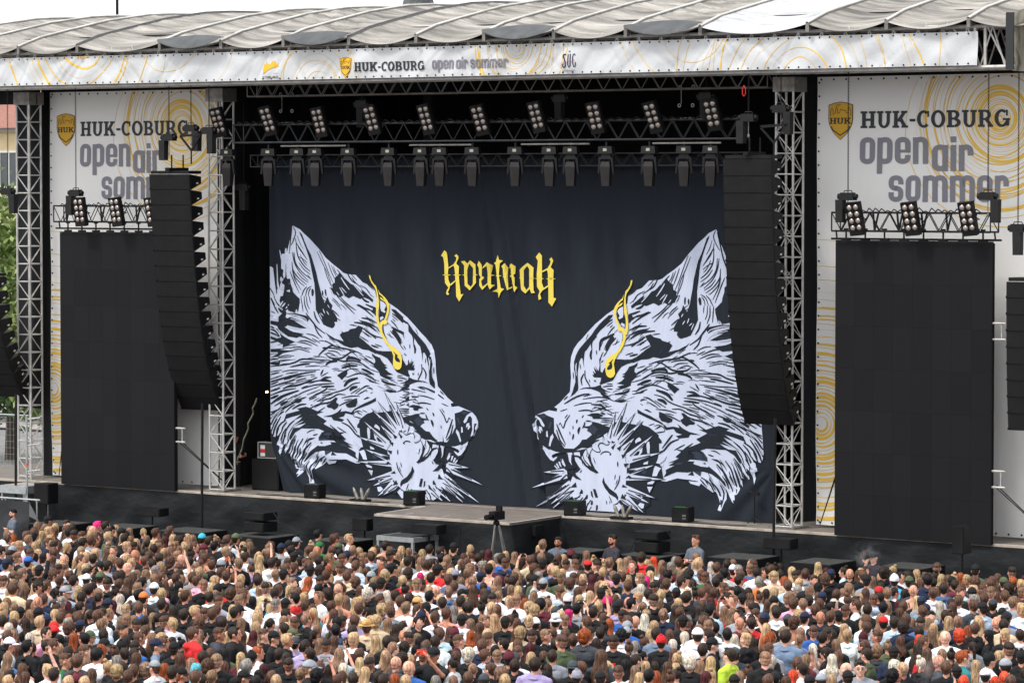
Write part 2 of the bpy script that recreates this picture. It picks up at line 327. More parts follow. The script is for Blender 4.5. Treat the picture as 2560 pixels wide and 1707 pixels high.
WOLF = '''W A 550 35 700 120 780 205 900 310 1110 550 1250 740 1400 870 1550 980 1640 1060 1720 1090 1900 1110 2050 1270 2200 1330 2330 1430 E 360 560 600 660 640 690 800 800 900 890 1040 1010 1200 1180 1330 1330 1430 1430 1530 1568 F 2060 220 2100 450 2110 800 2170 1180 2310 1330 I 510 90 605 170 560 185 575 235 690 225 775 262 900 320 960 385 1000 480 995 570 960 620 930 700 840 780 J 715 20 690 80 640 150 600 170 590 230 560 270 430 300 300 300 P 1050 1130 1000 1120 970 1140 930 1130 910 1140 D 2090 620 1990 680 1910 680 1700 590 1640 590 1500 610 1460 670 1300 700 1260 640 1150 730 1060 800 1010 770 985 820 940 1000 990 1140 930 1155 900 1090 860 980 815 900 815 680 780 790 735 880 710 930 680 970 690 900 655 905 660 800 620 790 600 770 560 690 540 560 500 620 500 450 460 460 470 300 375 470 365 430 400 230 330 290 300 400 265 540 240 420 250 300 205 280 190 270 240 50 180 95 120 100 C 105 1490 60 1340 50 900 50 0 A 40 1560 40 930 60 925 100 960 140 1300 185 1540 205 1500 190 870 215 880 235 1250 270 1400 300 1240 290 1150 350 1210 330 1100 340 1000 300 970 300 800 265 570 280 570 300 700 310 650 360 650 370 525 395 530 400 620 470 365 490 330 530 80
d A 400 900 440 1010 450 1150 490 1200 500 1290 540 1390 560 1480 640 1568 B 700 60 700 150 670 340 620 300 600 360 400 310 340 330 270 100 290 0 A 330 1568 350 1450 360 1330 310 1280 330 1230 380 1130
d A 680 155 740 220 790 350 860 520 940 680 1000 880 1050 1050 1090 1250 1150 1480 1170 1568 B 1230 150 1290 10 1330 120 1400 200 1380 280 1450 380 1500 470 1510 560 1440 560 1460 620 1430 680 1390 700 1280 660 1200 620 1130 480 1080 380 1040 300 1030 0 A 1010 1300 960 1050 930 880 900 740 840 560 770 380 700 220
d A 1450 1170 1520 1120 1560 1050 1620 1150 1700 1200 1800 1300 1900 1350 2000 1450 B 2250 90 2080 30 2000 70 1850 0 1760 50 1650 -20 1560 30 1450 -30 A 1380 1500 1330 1380 1400 1400 1390 1310 1450 1280
d E 10 360 110 440 200 520 290 600 280 660 200 600 130 560 60 500
d E 330 760 365 800 360 960 330 940 270 860 280 800
d E 430 450 480 540 560 650 590 760 590 880 560 960 520 1030 440 1080 415 1060 420 800 430 640
d E 670 800 760 820 860 910 960 1010 1060 1130 1150 1260 1250 1370 1330 1460 F 1830 0 1930 180 1990 350 2010 560 1990 700 2000 900 2060 1060 2100 1180 2160 1300 2220 1350 2060 1240 1950 1120 1930 1020 1930 900 1920 640 1880 480 1850 330 1800 240 1760 240 1740 500 1730 300 1680 60 E 1260 1568 1150 1400 1000 1200 880 1050 700 860
d F 0 20 100 150 200 150 330 220 450 260 600 310 760 400 880 560 1000 760 1050 800 1200 860 1340 920 1380 900 1340 820 1320 730 1500 740 1540 680 1500 660 1520 560 1450 640 1490 460 1400 560 1450 420 1370 560 1330 400 1330 240 1300 200 1310 400 1320 560 1280 600 1240 520 1180 420 1160 300 870 200 560 195 300 130 180 0 0 -60
d F 330 250 430 330 560 380 600 460 680 560 760 600 680 610 770 660 700 690 800 790 930 860 720 870 920 940 840 970 980 1010 850 1010 700 960 560 880 540 780 400 640 380 560 430 500 420 420 380 370 350 350
d F 1340 920 1500 990 1640 1010 1800 1040 1920 1100 1750 1060 1600 1060 1450 1100 1380 1140 1360 1190 1290 1260 1100 1280 1180 1220 1090 1220 1280 1170 1180 1160 1270 1100 1070 1105 1210 1070 1330 1000
d F 450 1160 560 1190 700 1260 880 1300 1010 1300 1000 1350 840 1360 700 1310 570 1290 760 1300 600 1220
d G 240 740 300 690 420 600 560 560 600 520 640 600 720 580 800 560 860 560 960 530 1060 520 1200 540 1280 560 1440 700 1640 960 1560 1150 1460 1110 1300 1100 1050 1300 1000 1540 700 1500 500 1480 300 1530 210 1210 200 1010 130 990 130 920 190 850 190 780
d G 1440 700 1560 760 1700 800 1850 930 1920 960 2060 1090 2170 1110 2250 1230 2352 1330 I 360 790 460 800 540 820 480 860 G 2352 1410 2200 1330 2050 1330 1930 1270 1900 1200 1830 1140 1750 1100 1640 980 1500 870
d G 1700 620 1830 600 1900 600 1880 650 1950 720 2060 740 2140 780 2000 790 2030 860 1950 900 1900 960 1740 880 1560 760 1440 700 1600 660
d G 1560 400 1700 350 1860 370 2000 440 1870 460 1850 510 1730 500 1620 440
d H 170 0 330 0 520 80 560 250 560 350 640 400 560 560 600 640 500 760 380 770 370 700 300 640 290 480 240 380 200 300 90 260 100 80
d I 625 340 720 310 770 280 900 320 1000 480 960 610 915 715 830 790 740 850 620 896 480 840 370 790 500 800 540 740 600 640 620 590 640 560
d B 1600 800 1750 760 1780 720 1900 700 1960 640 2070 680 2040 760 2000 830 1980 890 2100 980 2200 1080 2352 1200 2352 1260 2200 1180 2050 1160 1950 1110 1800 1130 1650 1080 1500 980 1330 900 1230 770 1300 830 1450 920 1650 990 1560 850
d B 60 530 230 560 250 450 330 370 600 370 850 430 900 500 870 560 700 450 440 400 420 430 800 560 500 490 750 640 850 700 700 700 430 640 380 670 680 800 790 830 640 910 450 880 330 800 230 720 200 650 60 610
d B 60 870 200 920 290 900 260 800 150 690 230 730 330 830 450 930 600 1000 500 1040 320 1130 330 1050 200 990 60 930
d B 60 1150 320 1140 270 1170 600 1190 330 1240 220 1320 60 1330 210 1260 220 1220 60 1220
d C 1270 820 1360 760 1470 650 1510 640 1480 740 1540 790 1510 860 1440 910 1380 870 1300 860
d C 1680 780 1930 660 1940 760 1900 840 1770 870 1700 840
d C 1880 880 2100 760 2250 700 2352 640 2352 720 2180 800 1960 880 1800 960 1680 930 1570 950 1600 870 1500 960 1400 1010 1190 1055 1380 1065 1420 1130 1600 1170 1650 1120 1530 1080 1640 1050 1680 980 1830 1020 1860 960
d C 640 880 830 835 950 880 1080 940 1210 950 1100 990 1060 1010 1170 1080 1280 1150 1200 1210 1350 1290 1500 1360 1590 1440 1540 1420 1600 1490 1680 1568 1250 1568 1110 1530 1150 1420 1220 1370 1100 1320 740 1310 600 1400 500 1568 470 1490 560 1300 700 1290 830 1200 600 1240 480 1300 700 1130 760 1060 570 1130 740 1000 560 1050 400 1100 330 1200 400 1000 540 960 700 920
d C 1500 160 1640 60 1800 0 1720 60 1720 130 1690 160 1600 260 1560 210
d D 1100 110 1170 0 1680 0 1580 40 1700 160 1580 140 1700 220 1850 300 1720 260 1840 350 1720 330 1900 440 1900 510 1960 600 1880 560 1700 460 1500 450 1420 430 1500 500 1380 500 1400 420 1200 400 1050 430 900 530 800 650 810 560 900 450 1080 300 1230 300 1380 260 1350 210 1480 220 1430 180 1260 170 1100 180
s E 12 0 290 120 350 200 460 310 555
s E 25 20 1000 200 1030 370 1110
s E 20 0 730 100 780 200 810 300 900
s E 25 0 1060 170 1110 390 1220
s E 25 690 900 800 980 960 1140
s E 16 690 950 820 1060
s E 16 700 1020 760 1080
s E 20 660 1050 740 1130 820 1240
s E 45 680 1200 800 1270 920 1330 980 1400 1010 1568
s E 75 700 1260 800 1400 880 1568
s E 25 1040 1270 1150 1400 1160 1568
s E 22 650 1280 780 1430 850 1568
s E 14 590 1350 730 1440
s E 18 500 1130 510 1300 560 1420
s E 22 60 1230 300 1380 500 1440
s E 18 30 1280 250 1420
s E 18 110 1280 360 1440
s E 18 100 180 200 300 330 400
s A 24 530 90 495 350 460 620 400 850 390 1000 380 1200
s A 16 555 50 610 190 560 360 510 460
s A 14 610 310 630 420 720 560 860 780
s A 12 640 250 700 420 775 545
s A 16 650 450 700 560 860 780
s A 14 650 700 760 760 865 850
s A 14 700 660 780 820 860 910
s A 22 620 420 660 700 780 900 920 1030
s A 16 680 840 780 980 930 1100
s A 18 540 610 590 840 700 1050 880 1230
s A 18 575 610 610 840 740 1040 950 1205
s A 18 530 820 560 1000 680 1180 850 1320
s A 16 540 960 600 1150 730 1300 800 1350
s A 18 470 1000 560 1200 690 1510
s A 16 540 1000 600 1200 730 1450
s A 16 640 1040 740 1170 880 1270
s A 14 1070 600 1180 850 1300 1100 1380 1350
s A 14 1110 570 1230 850 1330 1100 1440 1330
s A 16 1295 830 1380 1050 1450 1200
s A 14 1370 890 1440 1050 1500 1170
s A 14 1420 920 1470 1050 1530 1130
s A 18 1500 990 1580 1080 1660 1170
s A 14 1220 960 1280 1150 1390 1400
s A 18 1820 1160 1900 1280 2050 1400
s A 16 2000 1330 2150 1420 2250 1568
s A 14 1800 1080 1930 1230
s A 14 860 1100 940 1200
s A 20 740 1568 780 1450 850 1360
s A 18 820 1568 860 1420 950 1350
s A 18 880 1568 900 1450 940 1400
s A 50 970 1568 975 1450 990 1430
s A 20 40 1380 130 1568
s A 18 200 1350 225 1420
s A 30 1240 1420 1260 1568
s A 30 1180 1450 1190 1568
s B 18 720 0 750 200 770 340
s B 20 790 0 810 200 880 370
s B 16 840 0 860 180 910 290
s B 16 900 0 930 160
s B 28 830 370 900 470 1000 600 1070 690 1240 820
s B 28 1000 330 1040 480 1120 600
s B 24 1000 620 1080 800 1180 910
s B 36 60 40 150 250 240 370
s B 26 120 0 200 150 370 290
s B 16 60 330 150 380
s B 18 50 430 200 480
s B 20 690 970 860 980 1080 1085
s B 18 650 1000 800 1020 960 1080
s B 16 545 1105 700 1110 900 1175
s B 16 570 1140 750 1165 915 1225
s B 22 590 860 800 890 1040 1010
s B 18 960 920 1130 1020
s B 18 840 820 980 850 1110 930
s B 26 1240 970 1350 1030 1500 1110 1700 1150 1890 1200 2050 1270
s B 32 1100 1290 1200 1190 1350 1090 1430 1080
s B 34 1180 1130 1290 1130
s B 18 1300 1130 1500 1150 1620 1195
s B 18 1300 1190 1480 1210 1590 1290
s B 18 1220 1270 1330 1240 1460 1290
s B 28 1260 1280 1380 1350 1600 1350 1780 1230 1890 1220
s B 16 220 1330 400 1290 580 1300
s B 16 220 1345 520 1325
s B 18 250 1400 500 1385
s B 18 60 1360 230 1365
s B 40 60 1470 230 1470 250 1410
s B 26 60 1530 400 1490 600 1440 750 1370 1000 1380 1350 1395
s B 16 700 1440 900 1430 1250 1430
s B 30 500 1540 800 1480 910 1480
s B 18 820 1530 1130 1515
s B 14 1040 1460 1210 1465
s B 26 1400 1385 1520 1390 1640 1420 1850 1410 2020 1460 2200 1568
s B 50 1700 1400 1740 1350 1850 1350 2020 1400
s B 40 1250 1500 1350 1430 1510 1420
s B 16 1590 1520 1800 1460 2040 1510
s B 40 1600 1568 1750 1520 1940 1520
s B 20 1500 0 1700 200 1880 390
s B 20 1560 0 1720 170 1910 315
s B 18 1400 40 1500 130 1575 220
s B 22 1400 300 1550 440
s B 16 1410 440 1580 535
s B 26 1920 190 2100 290 2300 450
s B 26 1950 180 2100 260 2300 330
s B 30 2030 480 2200 500 2352 580
s B 32 2000 540 2200 600 2352 680
s B 32 1870 570 2050 600 2200 650 2352 760
s B 18 1780 620 1930 650
s B 20 2080 700 2200 800 2352 930
s B 18 2040 760 2200 890
s B 20 1990 870 2190 990
s B 24 2130 1020 2250 1130 2352 1180
s B 18 2100 1360 2240 1430 2340 1500
s B 16 2120 1300 2280 1360
s B 40 60 790 250 890
s B 30 60 660 140 700
s C 18 60 80 300 40
s C 24 60 140 250 90
s C 18 310 80 500 45 850 50 1130 35
s C 20 400 120 660 85
s C 20 60 240 330 150
s C 28 60 290 400 200 800 110 1040 70
s C 18 570 190 800 165
s C 55 350 240 620 150
s C 26 60 360 230 290
s C 26 60 410 350 320 600 255
s C 18 380 340 570 320
s C 32 330 450 450 400 700 360 1070 200
s C 34 60 500 270 430
s C 26 60 590 330 490 620 440
s C 44 60 780 300 620 680 485
s C 44 60 660 230 590
s C 16 620 270 840 210
s C 26 140 825 420 655
s C 50 270 800 440 720
s C 20 420 690 640 575
s C 30 60 960 400 840 700 680 840 630
s C 70 600 730 740 690
s C 20 740 430 880 380
s C 22 740 450 1000 370 1300 340 1440 330
s C 40 1130 270 1250 265 1380 290
s C 32 1140 150 1200 30
s C 18 1150 180 1310 90
s C 24 1150 250 1250 200 1380 200
s C 22 790 330 1110 270 1250 260
s C 18 580 640 780 520 1080 410
s C 14 930 150 1020 135
s C 14 930 190 1030 175
s C 16 850 580 1150 460
s C 28 890 660 1200 500 1290 430
s C 34 1160 410 1290 400 1440 395
s C 18 1290 460 1480 465
s C 18 1170 550 1360 505
s C 22 1180 600 1650 470 1830 350 2000 310
s C 16 1250 615 1410 565
s C 20 900 690 1060 620
s C 24 1060 720 1200 690 1370 650 1520 570 1680 580
s C 16 1120 755 1220 715
s C 18 930 810 970 795
s C 26 900 880 1100 790 1350 740 1480 640
s C 22 1000 980 1100 940 1240 850
s C 20 1600 650 1800 610 1990 610
s C 16 1650 700 1810 670
s C 22 1540 820 1700 740 1930 660
s C 30 60 1100 200 950 350 870
s C 38 60 1230 180 1050 350 940
s C 34 100 1490 150 1300 280 1050
s C 30 180 1480 200 1330 290 1200 400 1130
s C 28 290 1400 330 1280 420 1170
s C 28 380 1370 480 1230 590 1130
s C 30 540 890 700 800 840 780
s C 22 380 960 500 850 600 790
s C 18 430 1568 470 1400 590 1230
s C 22 270 1568 330 1420 400 1300
s C 16 1850 1050 1870 970 1960 930 2050 960
s C 14 1920 960 2040 1020
s C 14 1860 1050 2030 1090
s C 28 1710 1100 1790 1210 1930 1400
s C 28 1600 1180 1760 1270 1900 1440 1990 1480
s C 22 1720 200 1900 130 2040 120 2200 190 2352 280
s C 14 1630 300 1700 260
s C 52 1650 400 1750 280 1950 215
s C 52 1770 490 1830 430 1940 405
s C 20 1790 560 2000 430
s C 20 1890 560 2100 400 2210 385
s C 20 1940 580 2150 465
s C 34 2030 20 2200 90 2310 140
s C 18 2120 210 2260 290
s C 26 2200 280 2352 310
s C 18 2080 680 2200 640
s C 26 1350 1240 1590 1440
s C 20 1500 1280 1700 1410
s C 18 850 1410 930 1360 1020 1350
s C 16 980 1460 1080 1430
s C 16 860 1568 920 1530 1020 1520
s F 18 0 830 150 850 330 920 420 1000 540 1030
s F 16 100 400 300 520 420 620
s F 20 0 520 180 650 350 730 560 800
s F 34 50 690 200 740 390 850
s F 18 20 760 150 820 300 850
s F 22 150 950 300 1010 340 1050 540 1110
s F 50 600 1010 740 1090 1000 1150
s F 22 1030 880 1190 890
s F 26 1030 930 1180 950 1300 980
s F 24 1040 1020 1200 1020
s F 24 1610 1200 1820 1280
s F 34 1660 1190 1830 1230 2050 1330 2250 1460 2352 1530
s F 26 1010 1340 1250 1270 1480 1270 1840 1350
s F 34 1290 1568 1400 1480 1640 1470
s F 22 1620 1430 1850 1470 2090 1550
s F 20 1180 1430 1480 1360
s F 20 1180 1510 1340 1430
s F 50 1500 0 1540 150 1530 260
s F 20 1835 400 1830 540
s F 24 2040 640 2040 820
s F 34 1760 660 1840 820 1830 980
s F 30 1720 560 1730 760 1650 940 1620 1010
s F 24 1380 0 1380 120
s F 24 1210 40 1280 180 1300 280
s F 22 1220 260 1290 330
s F 24 1100 0 1210 160
s F 18 1470 800 1470 870
s F 18 1505 800 1500 860
s F 20 1630 800 1625 880
s F 40 310 30 520 100
s F 24 420 0 620 75
s F 30 2240 1310 2352 1420
s F 18 0 1280 150 1190 270 1165
s F 18 0 1360 190 1270
s F 14 160 1330 210 1310
s F 14 290 1380 360 1345
s F 18 100 1550 200 1490 270 1500
s G 28 1330 460 1600 480 1850 510
s G 28 1350 520 1630 535
s G 22 1370 580 1660 580
s G 22 1440 630 1600 660
s G 22 1320 390 1480 330
s G 26 1330 310 1500 240 1790 190
s G 40 1500 220 1600 140 1860 130
s G 30 1820 310 2000 300 2210 340
s G 18 1590 275 1670 260
s G 40 1520 360 1640 340
s G 30 1900 590 2040 590
s G 34 2060 620 2090 720 2140 800
s G 34 2230 790 2260 880 2260 970
s G 24 2080 440 2130 520
s G 30 2260 570 2290 680
s G 18 320 200 430 150 490 160
s G 18 280 500 420 560
s G 18 130 540 260 640
s G 16 30 680 220 740
s I 16 375 270 450 380 495 485 530 410
s I 12 410 180 520 225
s I 12 410 265 460 330
s I 12 30 50 160 70 300 120
s I 22 590 430 550 560 480 740
s I 20 600 520 560 680 490 770
s I 22 265 330 285 380
s I 14 340 430 345 490
s I 22 235 440 270 550
s I 24 340 560 365 650
s I 12 400 530 395 580
s I 12 530 400 555 440
s D 28 610 60 500 250 470 450
s D 22 610 150 520 400 500 560
s D 30 770 135 660 350 620 600 620 760
s D 40 610 300 570 450 560 640
s D 26 720 340 660 560
s D 34 940 220 780 430 690 740
s D 20 1010 125 850 190 780 280
s D 36 1100 290 900 480 810 640
s D 26 900 630 860 800 920 1080
s D 30 1100 540 960 720 920 960 940 1030
s D 26 1250 520 1090 620 1030 790
s D 24 1180 560 1120 650
s D 26 1270 560 1150 700
s D 18 1320 610 1640 600
s D 22 980 70 1080 40
s D 22 1140 230 1185 230
s D 20 400 0 300 260
s D 24 480 120 400 300
s D 16 330 60 280 250
g C 1110 1530 1160 1440 1300 1400 1400 1420 1300 1500 1350 1540
g C 790 1270 870 1240 950 1270
g C 1090 1180 1150 1170 1200 1200
g C 850 1030 1050 1010 1000 1040
g D 1110 180 1110 110 1160 20 1300 60 1350 120 1280 170
g D 1240 400 1400 410 1260 500
g D 1560 250 1650 260 1750 330 1600 300
g G 1740 780 1860 680 1960 780 2020 850 1930 900 1850 950
g G 1660 920 1740 930 1800 1020 1700 960
g G 480 860 550 760 530 800 500 860
g G 560 930 600 770 580 880
g G 700 800 780 900 760 900
g B 1450 920 1700 1000 1600 1000
g B 450 620 700 640 600 660
g B 1700 860 1830 1030 1800 1020
g I 650 410 690 400 725 500 700 520
g I 720 310 780 310 860 320 780 360
g F 1300 1100 1450 1050 1400 1100 1280 1140
g F 1740 60 1800 230 1760 180
g F 540 180 780 220 620 230
g H 300 160 420 190 330 220
g H 420 560 600 555 420 640 380 620
t A 26 1600 1160 1680 1290 1780 1430
t A 20 1690 1160 1750 1240
t A 18 1840 1290 2000 1480 2080 1568
t A 24 1570 1380 1680 1568
t A 22 1350 1400 1430 1540
t A 18 1500 1480 1560 1560
t A 20 1610 1380 1720 1500
t A 30 310 1150 295 1240
t A 30 320 1320 320 1430
t B 18 440 400 600 410 800 480 870 545
t B 16 500 490 700 540 820 600 910 710
t B 20 430 640 560 680 700 700
t B 26 385 670 560 760 760 800
t B 20 230 730 330 840 500 940 650 990
t B 30 280 220 340 110
t B 30 320 240 380 150
t B 30 390 270 460 180
t B 26 640 290 650 350
t B 18 1120 380 1180 510
t B 18 1150 370 1210 430
t B 22 1200 280 1240 380
t B 18 1300 190 1340 260
t B 20 1280 330 1330 410
t B 16 60 430 200 520
t B 14 60 820 260 900
t F 26 1920 380 1950 560 1945 730
t F 14 1960 420 1960 560
t C 20 680 1290 820 1200
t C 16 480 1310 640 1220 780 1150
t C 22 60 1150 170 980 320 880
t C 18 70 1340 150 1120 280 960
t C 18 1920 800 1950 820
t C 16 1930 770 2040 790
t C 16 1770 900 1810 860
t C 16 1820 910 1870 890
w G 435 985 465 990 500 1030 515 1100 510 1300 455 1300 430 1100
w G 640 930 680 895 740 940 790 1000 780 1075 740 1030 640 980
w G 620 1150 660 1200 760 1270 690 1260 720 1340 800 1430 740 1420 640 1280
w G 960 520 950 490 990 440 970 380 1030 370 1060 480 1050 530 1000 535
w G 630 460 700 520 740 570 780 500 740 410 620 400
w G 1190 480 1240 500 1270 530 1240 550 1210 530
w G 1490 855 1600 930 1590 1010 1560 1150 1480 1160 1530 1050
w G 1640 980 1820 1080 1700 1060 1750 1110 1640 1160
w G 1850 1170 1920 1230 1880 1330 1760 1370 1820 1280
w E 445 620 520 660 570 720 560 760 530 820 560 870 540 890 470 850 450 780
w E 440 990 500 960 520 1000 450 1060
w D 1980 415 2090 380 2120 430 2170 600 2080 590 2040 500
w D 1850 140 1920 150 1990 170 2070 320 2000 330 1900 240
w D 2180 820 2290 830 2255 950
w D 2130 700 2180 700 2270 740 2280 780 2170 760
w D 1920 315 2000 380 1960 370
w H 270 25 330 55 340 80 280 70
w H 375 640 430 630 465 670 420 710 390 700
w H 385 545 415 530 410 560
w I 900 320 960 385 1000 480 990 560 965 612 950 580 980 500 940 500 930 600 925 680 885 710 885 690 910 600 905 500 905 420 880 380 850 390 820 470 785 498 770 470 820 370 880 330
w I 810 570 820 500 860 490 865 530 880 550 850 600 835 590 845 540
w I 735 550 755 560 762 640 735 650
w I 660 590 700 640 735 780 715 798 690 720 650 640
w I 720 890 740 850 750 840 745 890
w I 775 890 800 845 830 820 835 835 800 890
w J 450 130 480 115 500 130 480 190 450 225 440 200
w J 510 160 535 165 520 215 495 240
w J 550 185 570 195 545 250 525 250
w J 585 215 595 230 560 270 545 262
w J 455 35 560 60 600 70 620 100 600 125 560 100 540 95 560 125 600 165 640 150 690 80 715 20 690 15 660 60 650 90 630 75 640 5 560 30
d P 1066 1100 1085 1106 1105 1108 1128 1112 1150 1122 1160 1138 1146 1152 1128 1158 1108 1166 1092 1160 1078 1145 1072 1120
w P 1082 1110 1096 1112 1094 1132 1084 1150 1076 1146 1080 1128
w P 1100 1112 1113 1114 1110 1134 1101 1147 1098 1130
w P 978 1105 990 1090 1005 1083 1030 1086 1050 1093 1068 1104 1078 1122 1076 1142 1088 1158 1104 1172 1112 1190 1110 1215 1100 1240 1075 1255 1050 1262 1030 1262 1005 1245 990 1225 985 1195 980 1170 975 1140
k G 190 1255 1000 1530 34
k G 340 815 1050 1480 36
k G 595 505 1290 1190 40
k G 770 320 1310 1100 40
k G 940 60 1410 1040 44
k G 1265 390 1480 1080 34
k G 810 930 1160 1310 28
k H 90 260 610 290 30
k H 200 75 590 240 26
k H 220 540 620 445 26
k H 310 620 640 480 26
k H 395 770 620 570 22
k H 470 755 700 590 20
k J 745 330 430 285 22
k J 935 570 440 330 44
k J 895 825 390 440 44
k J 690 765 350 460 30
k J 680 825 300 500 34
k J 500 812 230 560 28
k J 380 806 180 600 24
k J 250 800 120 620 20
b G 1040 1380 1170 1410 1150 1520
b G 1300 1120 1430 1240 1380 1310 1330 1200
b G 1130 1140 1280 1250 1210 1320
b H 525 85 605 100 590 155
b H 440 165 570 180 570 230 520 220
b H 510 280 550 255 600 310
b H 580 435 640 395 660 440
b H 905 325 930 400 900 480 840 560 760 600 730 640 720 590 740 540 830 480 890 400
b H 1060 0 1050 120 1010 220 965 270 1000 285 1080 250 1150 190 1200 110 1254 60 1200 60 1120 180 1060 190 1100 60
b H 660 530 690 600 605 615
b H 690 620 730 650 650 740 610 720
b J 320 415 400 500 310 485
b J 250 500 290 575 235 560
b J 180 570 230 650 180 620
b J 380 305 430 360 375 355
b J 120 640 150 700 120 690
b J 60 690 85 780 60 740
b J 350 240 385 270 370 320 310 370 235 380 300 320
b J 240 50 345 45 360 140 350 190 400 180 460 75 475 110 430 220 480 230 440 270 350 235 300 210 330 170 320 70 250 75
b J 440 320 560 440 540 450 430 330
b J 90 480 100 500 80 600 60 580
c G 35 1440 1420 1520 1370 1640 1390 1730 1470
c G 40 1440 1420 1490 1450
c G 30 1450 1140 1540 1200 1640 1150 1720 1170 1760 1250 1720 1370 1790 1410 1900 1360 1960 1260
c G 22 1910 1320 1980 1440 2000 1568
c G 24 2080 1340 2060 1450 2090 1568
c H 20 670 270 700 380 770 495
c H 16 735 270 750 345
c H 14 710 340 740 410
c H 24 685 80 690 155
c H 14 1020 60 1000 150
c H 16 850 590 830 640 815 685
c J 20 250 210 285 270
c J 16 225 240 250 280
c J 14 120 510 115 600
y E 205 65 235 75 260 170 310 250 360 300 385 380 410 500 425 640 430 740 410 860 410 950 430 1080 445 1140 440 1200 410 1200 380 1100 365 980 365 850 370 700 380 560 370 430 340 340 270 240 225 150
y E 405 370 440 450 540 540 600 620 640 700 640 790 630 880 600 980 570 1060 600 1060 600 1110 560 1140 510 1130 490 1200 500 1310 560 1420 600 1500 640 1568 580 1568 500 1430 430 1260 440 1180 450 1110 500 1050 540 1040 580 900 600 800 580 700 540 640 470 600 435 540 480 560 540 620 500 540 430 480
y F 770 0 830 0 960 90 1080 180 1160 300 1180 400 1175 560 1160 650 1120 700 1060 720 980 680 930 600 930 480 940 330 900 220 860 150
z F 930 190 1080 330 1040 340 1120 440 1130 500 1100 510 1010 470 980 400 990 290
c J 16 200 0 180 100 120 170 60 230
c J 14 120 0 110 100 80 180
c J 14 400 30 390 150 370 210
c J 16 290 5 420 20 560 60 610 100
c J 14 480 110 500 180 480 240
c J 18 300 60 335 130 305 210 350 235
b H 1015 740 1040 740 1052 820 1030 810
b H 1080 690 1100 680 1115 740 1095 750
b H 1145 720 1160 730 1200 850 1180 850
b H 1030 510 1065 515 1050 600 1020 640 1005 620
b H 1085 560 1100 545 1095 620 1065 640
b H 1140 610 1155 605 1210 690 1150 665
b H 1205 560 1225 530 1254 600 1210 600
b H 885 670 900 660 896 710 885 710
c H 16 1210 650 1254 700
c H 14 1105 770 1150 840
c H 16 1180 725 1254 790
c H 12 845 660 848 700
b H 740 690 800 710 700 640
c J 14 215 680 350 800
c J 14 410 615 640 800
c J 14 510 500 810 735
c J 14 530 350 840 500
c J 16 410 400 550 450
c J 18 410 455 620 620
c J 16 280 610 400 660
c J 16 350 530 500 600
s B 40 60 560 220 600 300 650
s B 46 300 480 420 470 700 540
s B 44 240 260 320 340 420 350
s B 30 60 720 160 760 260 880
s A 22 1700 1000 1800 1200 1900 1300
s E 34 0 520 100 620 200 660
s E 30 120 700 260 760 340 780
s C 26 60 1020 130 960 220 900
s C 30 60 1400 120 1230 200 1100
s C 26 160 1568 190 1430 240 1300
s C 24 350 1500 380 1400 440 1290
s D 30 60 0 70 -60
s D 26 210 200 250 60 300 -20
s D 22 330 280 350 150 400 60
s D 20 560 560 590 400 640 250
s D 24 760 700 780 560 850 440
'''
# ================================================================ SETTING
DZ = 1.95
def sheet(name, x0, x1, y0, y1, z, m, n=1):
    mb = MB(); mb.add([(x0, y0, z), (x1, y0, z), (x1, y1, z), (x0, y1, z)], [(0, 1, 2, 3)])
    o = part(name, mb, m); o['kind'] = 'structure'; return o
sheet('ground', -900, 900, -300, 1500, 0, mat('square_paving', (.16, .15, .14), .85, 0, 1.3, .25, .01, 9))
sheet('street', -75, -22, 10, 34, .006, mat('street_asphalt', (.17, .165, .16), .9, 0, 2.2, .2, .01, 30))
sheet('pavement', -80, -24, 34.2, 48, .1, mat('pavement_slabs', (.30, .28, .25), .9, 0, 2.2, .2, .01, 12))

# ---- stage platform (structure you could walk on, one thing)
stage = thing('stage', (0, 0, 0), 'long raised concert stage with brown plywood deck and black cloth skirt', 'stage')
mb = MB(); mb.box(-19, .0, DZ-.12, 19, 11, DZ); part('deck', mb, M_DECK, stage)
mb = MB(); mb.hexa([(-1.80, -.001, DZ-.12), (-1.66, -2.26, DZ-.12), (2.38, -2.26, DZ-.12), (2.30, -.001, DZ-.12)][::-1] and
                   [(-1.66, -2.26, DZ-.12), (2.38, -2.26, DZ-.12), (2.30, -.002, DZ-.12), (-1.80, -.002, DZ-.12)],
                   [(-1.66, -2.26, DZ), (2.38, -2.26, DZ), (2.30, -.002, DZ), (-1.80, -.002, DZ)])
part('thrust_deck', mb, M_DECK, stage)
def wrinkle(x, z, k=0):
    return (.075*math.sin(x*1.9+2.2*math.sin(z*1.7+x*.35)+k)*math.sin(z*2.1+.6*x+k) + .035*math.sin(x*4.3-z*3.9+1.5*math.sin(x*.9)+k)+.014*math.sin(x*9.1+z*7.7))
def skirt(mb, pts, z0, z1, nz=9):
    v = []; L = 0; prev = None; cols = []
    for a, b in zip(pts, pts[1:]):
        d = math.hypot(b[0]-a[0], b[1]-a[1]); n = max(2, int(d/.14)); nx, ny = (b[1]-a[1])/d, -(b[0]-a[0])/d
        for i in range(n+(1 if b is pts[-1] else 0)):
            t = i/n; cols.append((a[0]+(b[0]-a[0])*t, a[1]+(b[1]-a[1])*t, nx, ny, L+d*t))
        L += d
    for x, y, nx, ny, l in cols:
        for j in range(nz):
            z = z0+(z1-z0)*j/(nz-1); wv = wrinkle(l, z*1.3)*(1-(j/(nz-1))**4)
            v.append((x+nx*(.03+wv), y+ny*(.03+wv), z))
    mb.add(v, [(i*nz+j, (i+1)*nz+j, (i+1)*nz+j+1, i*nz+j+1) for i in range(len(cols)-1) for j in range(nz-1)])
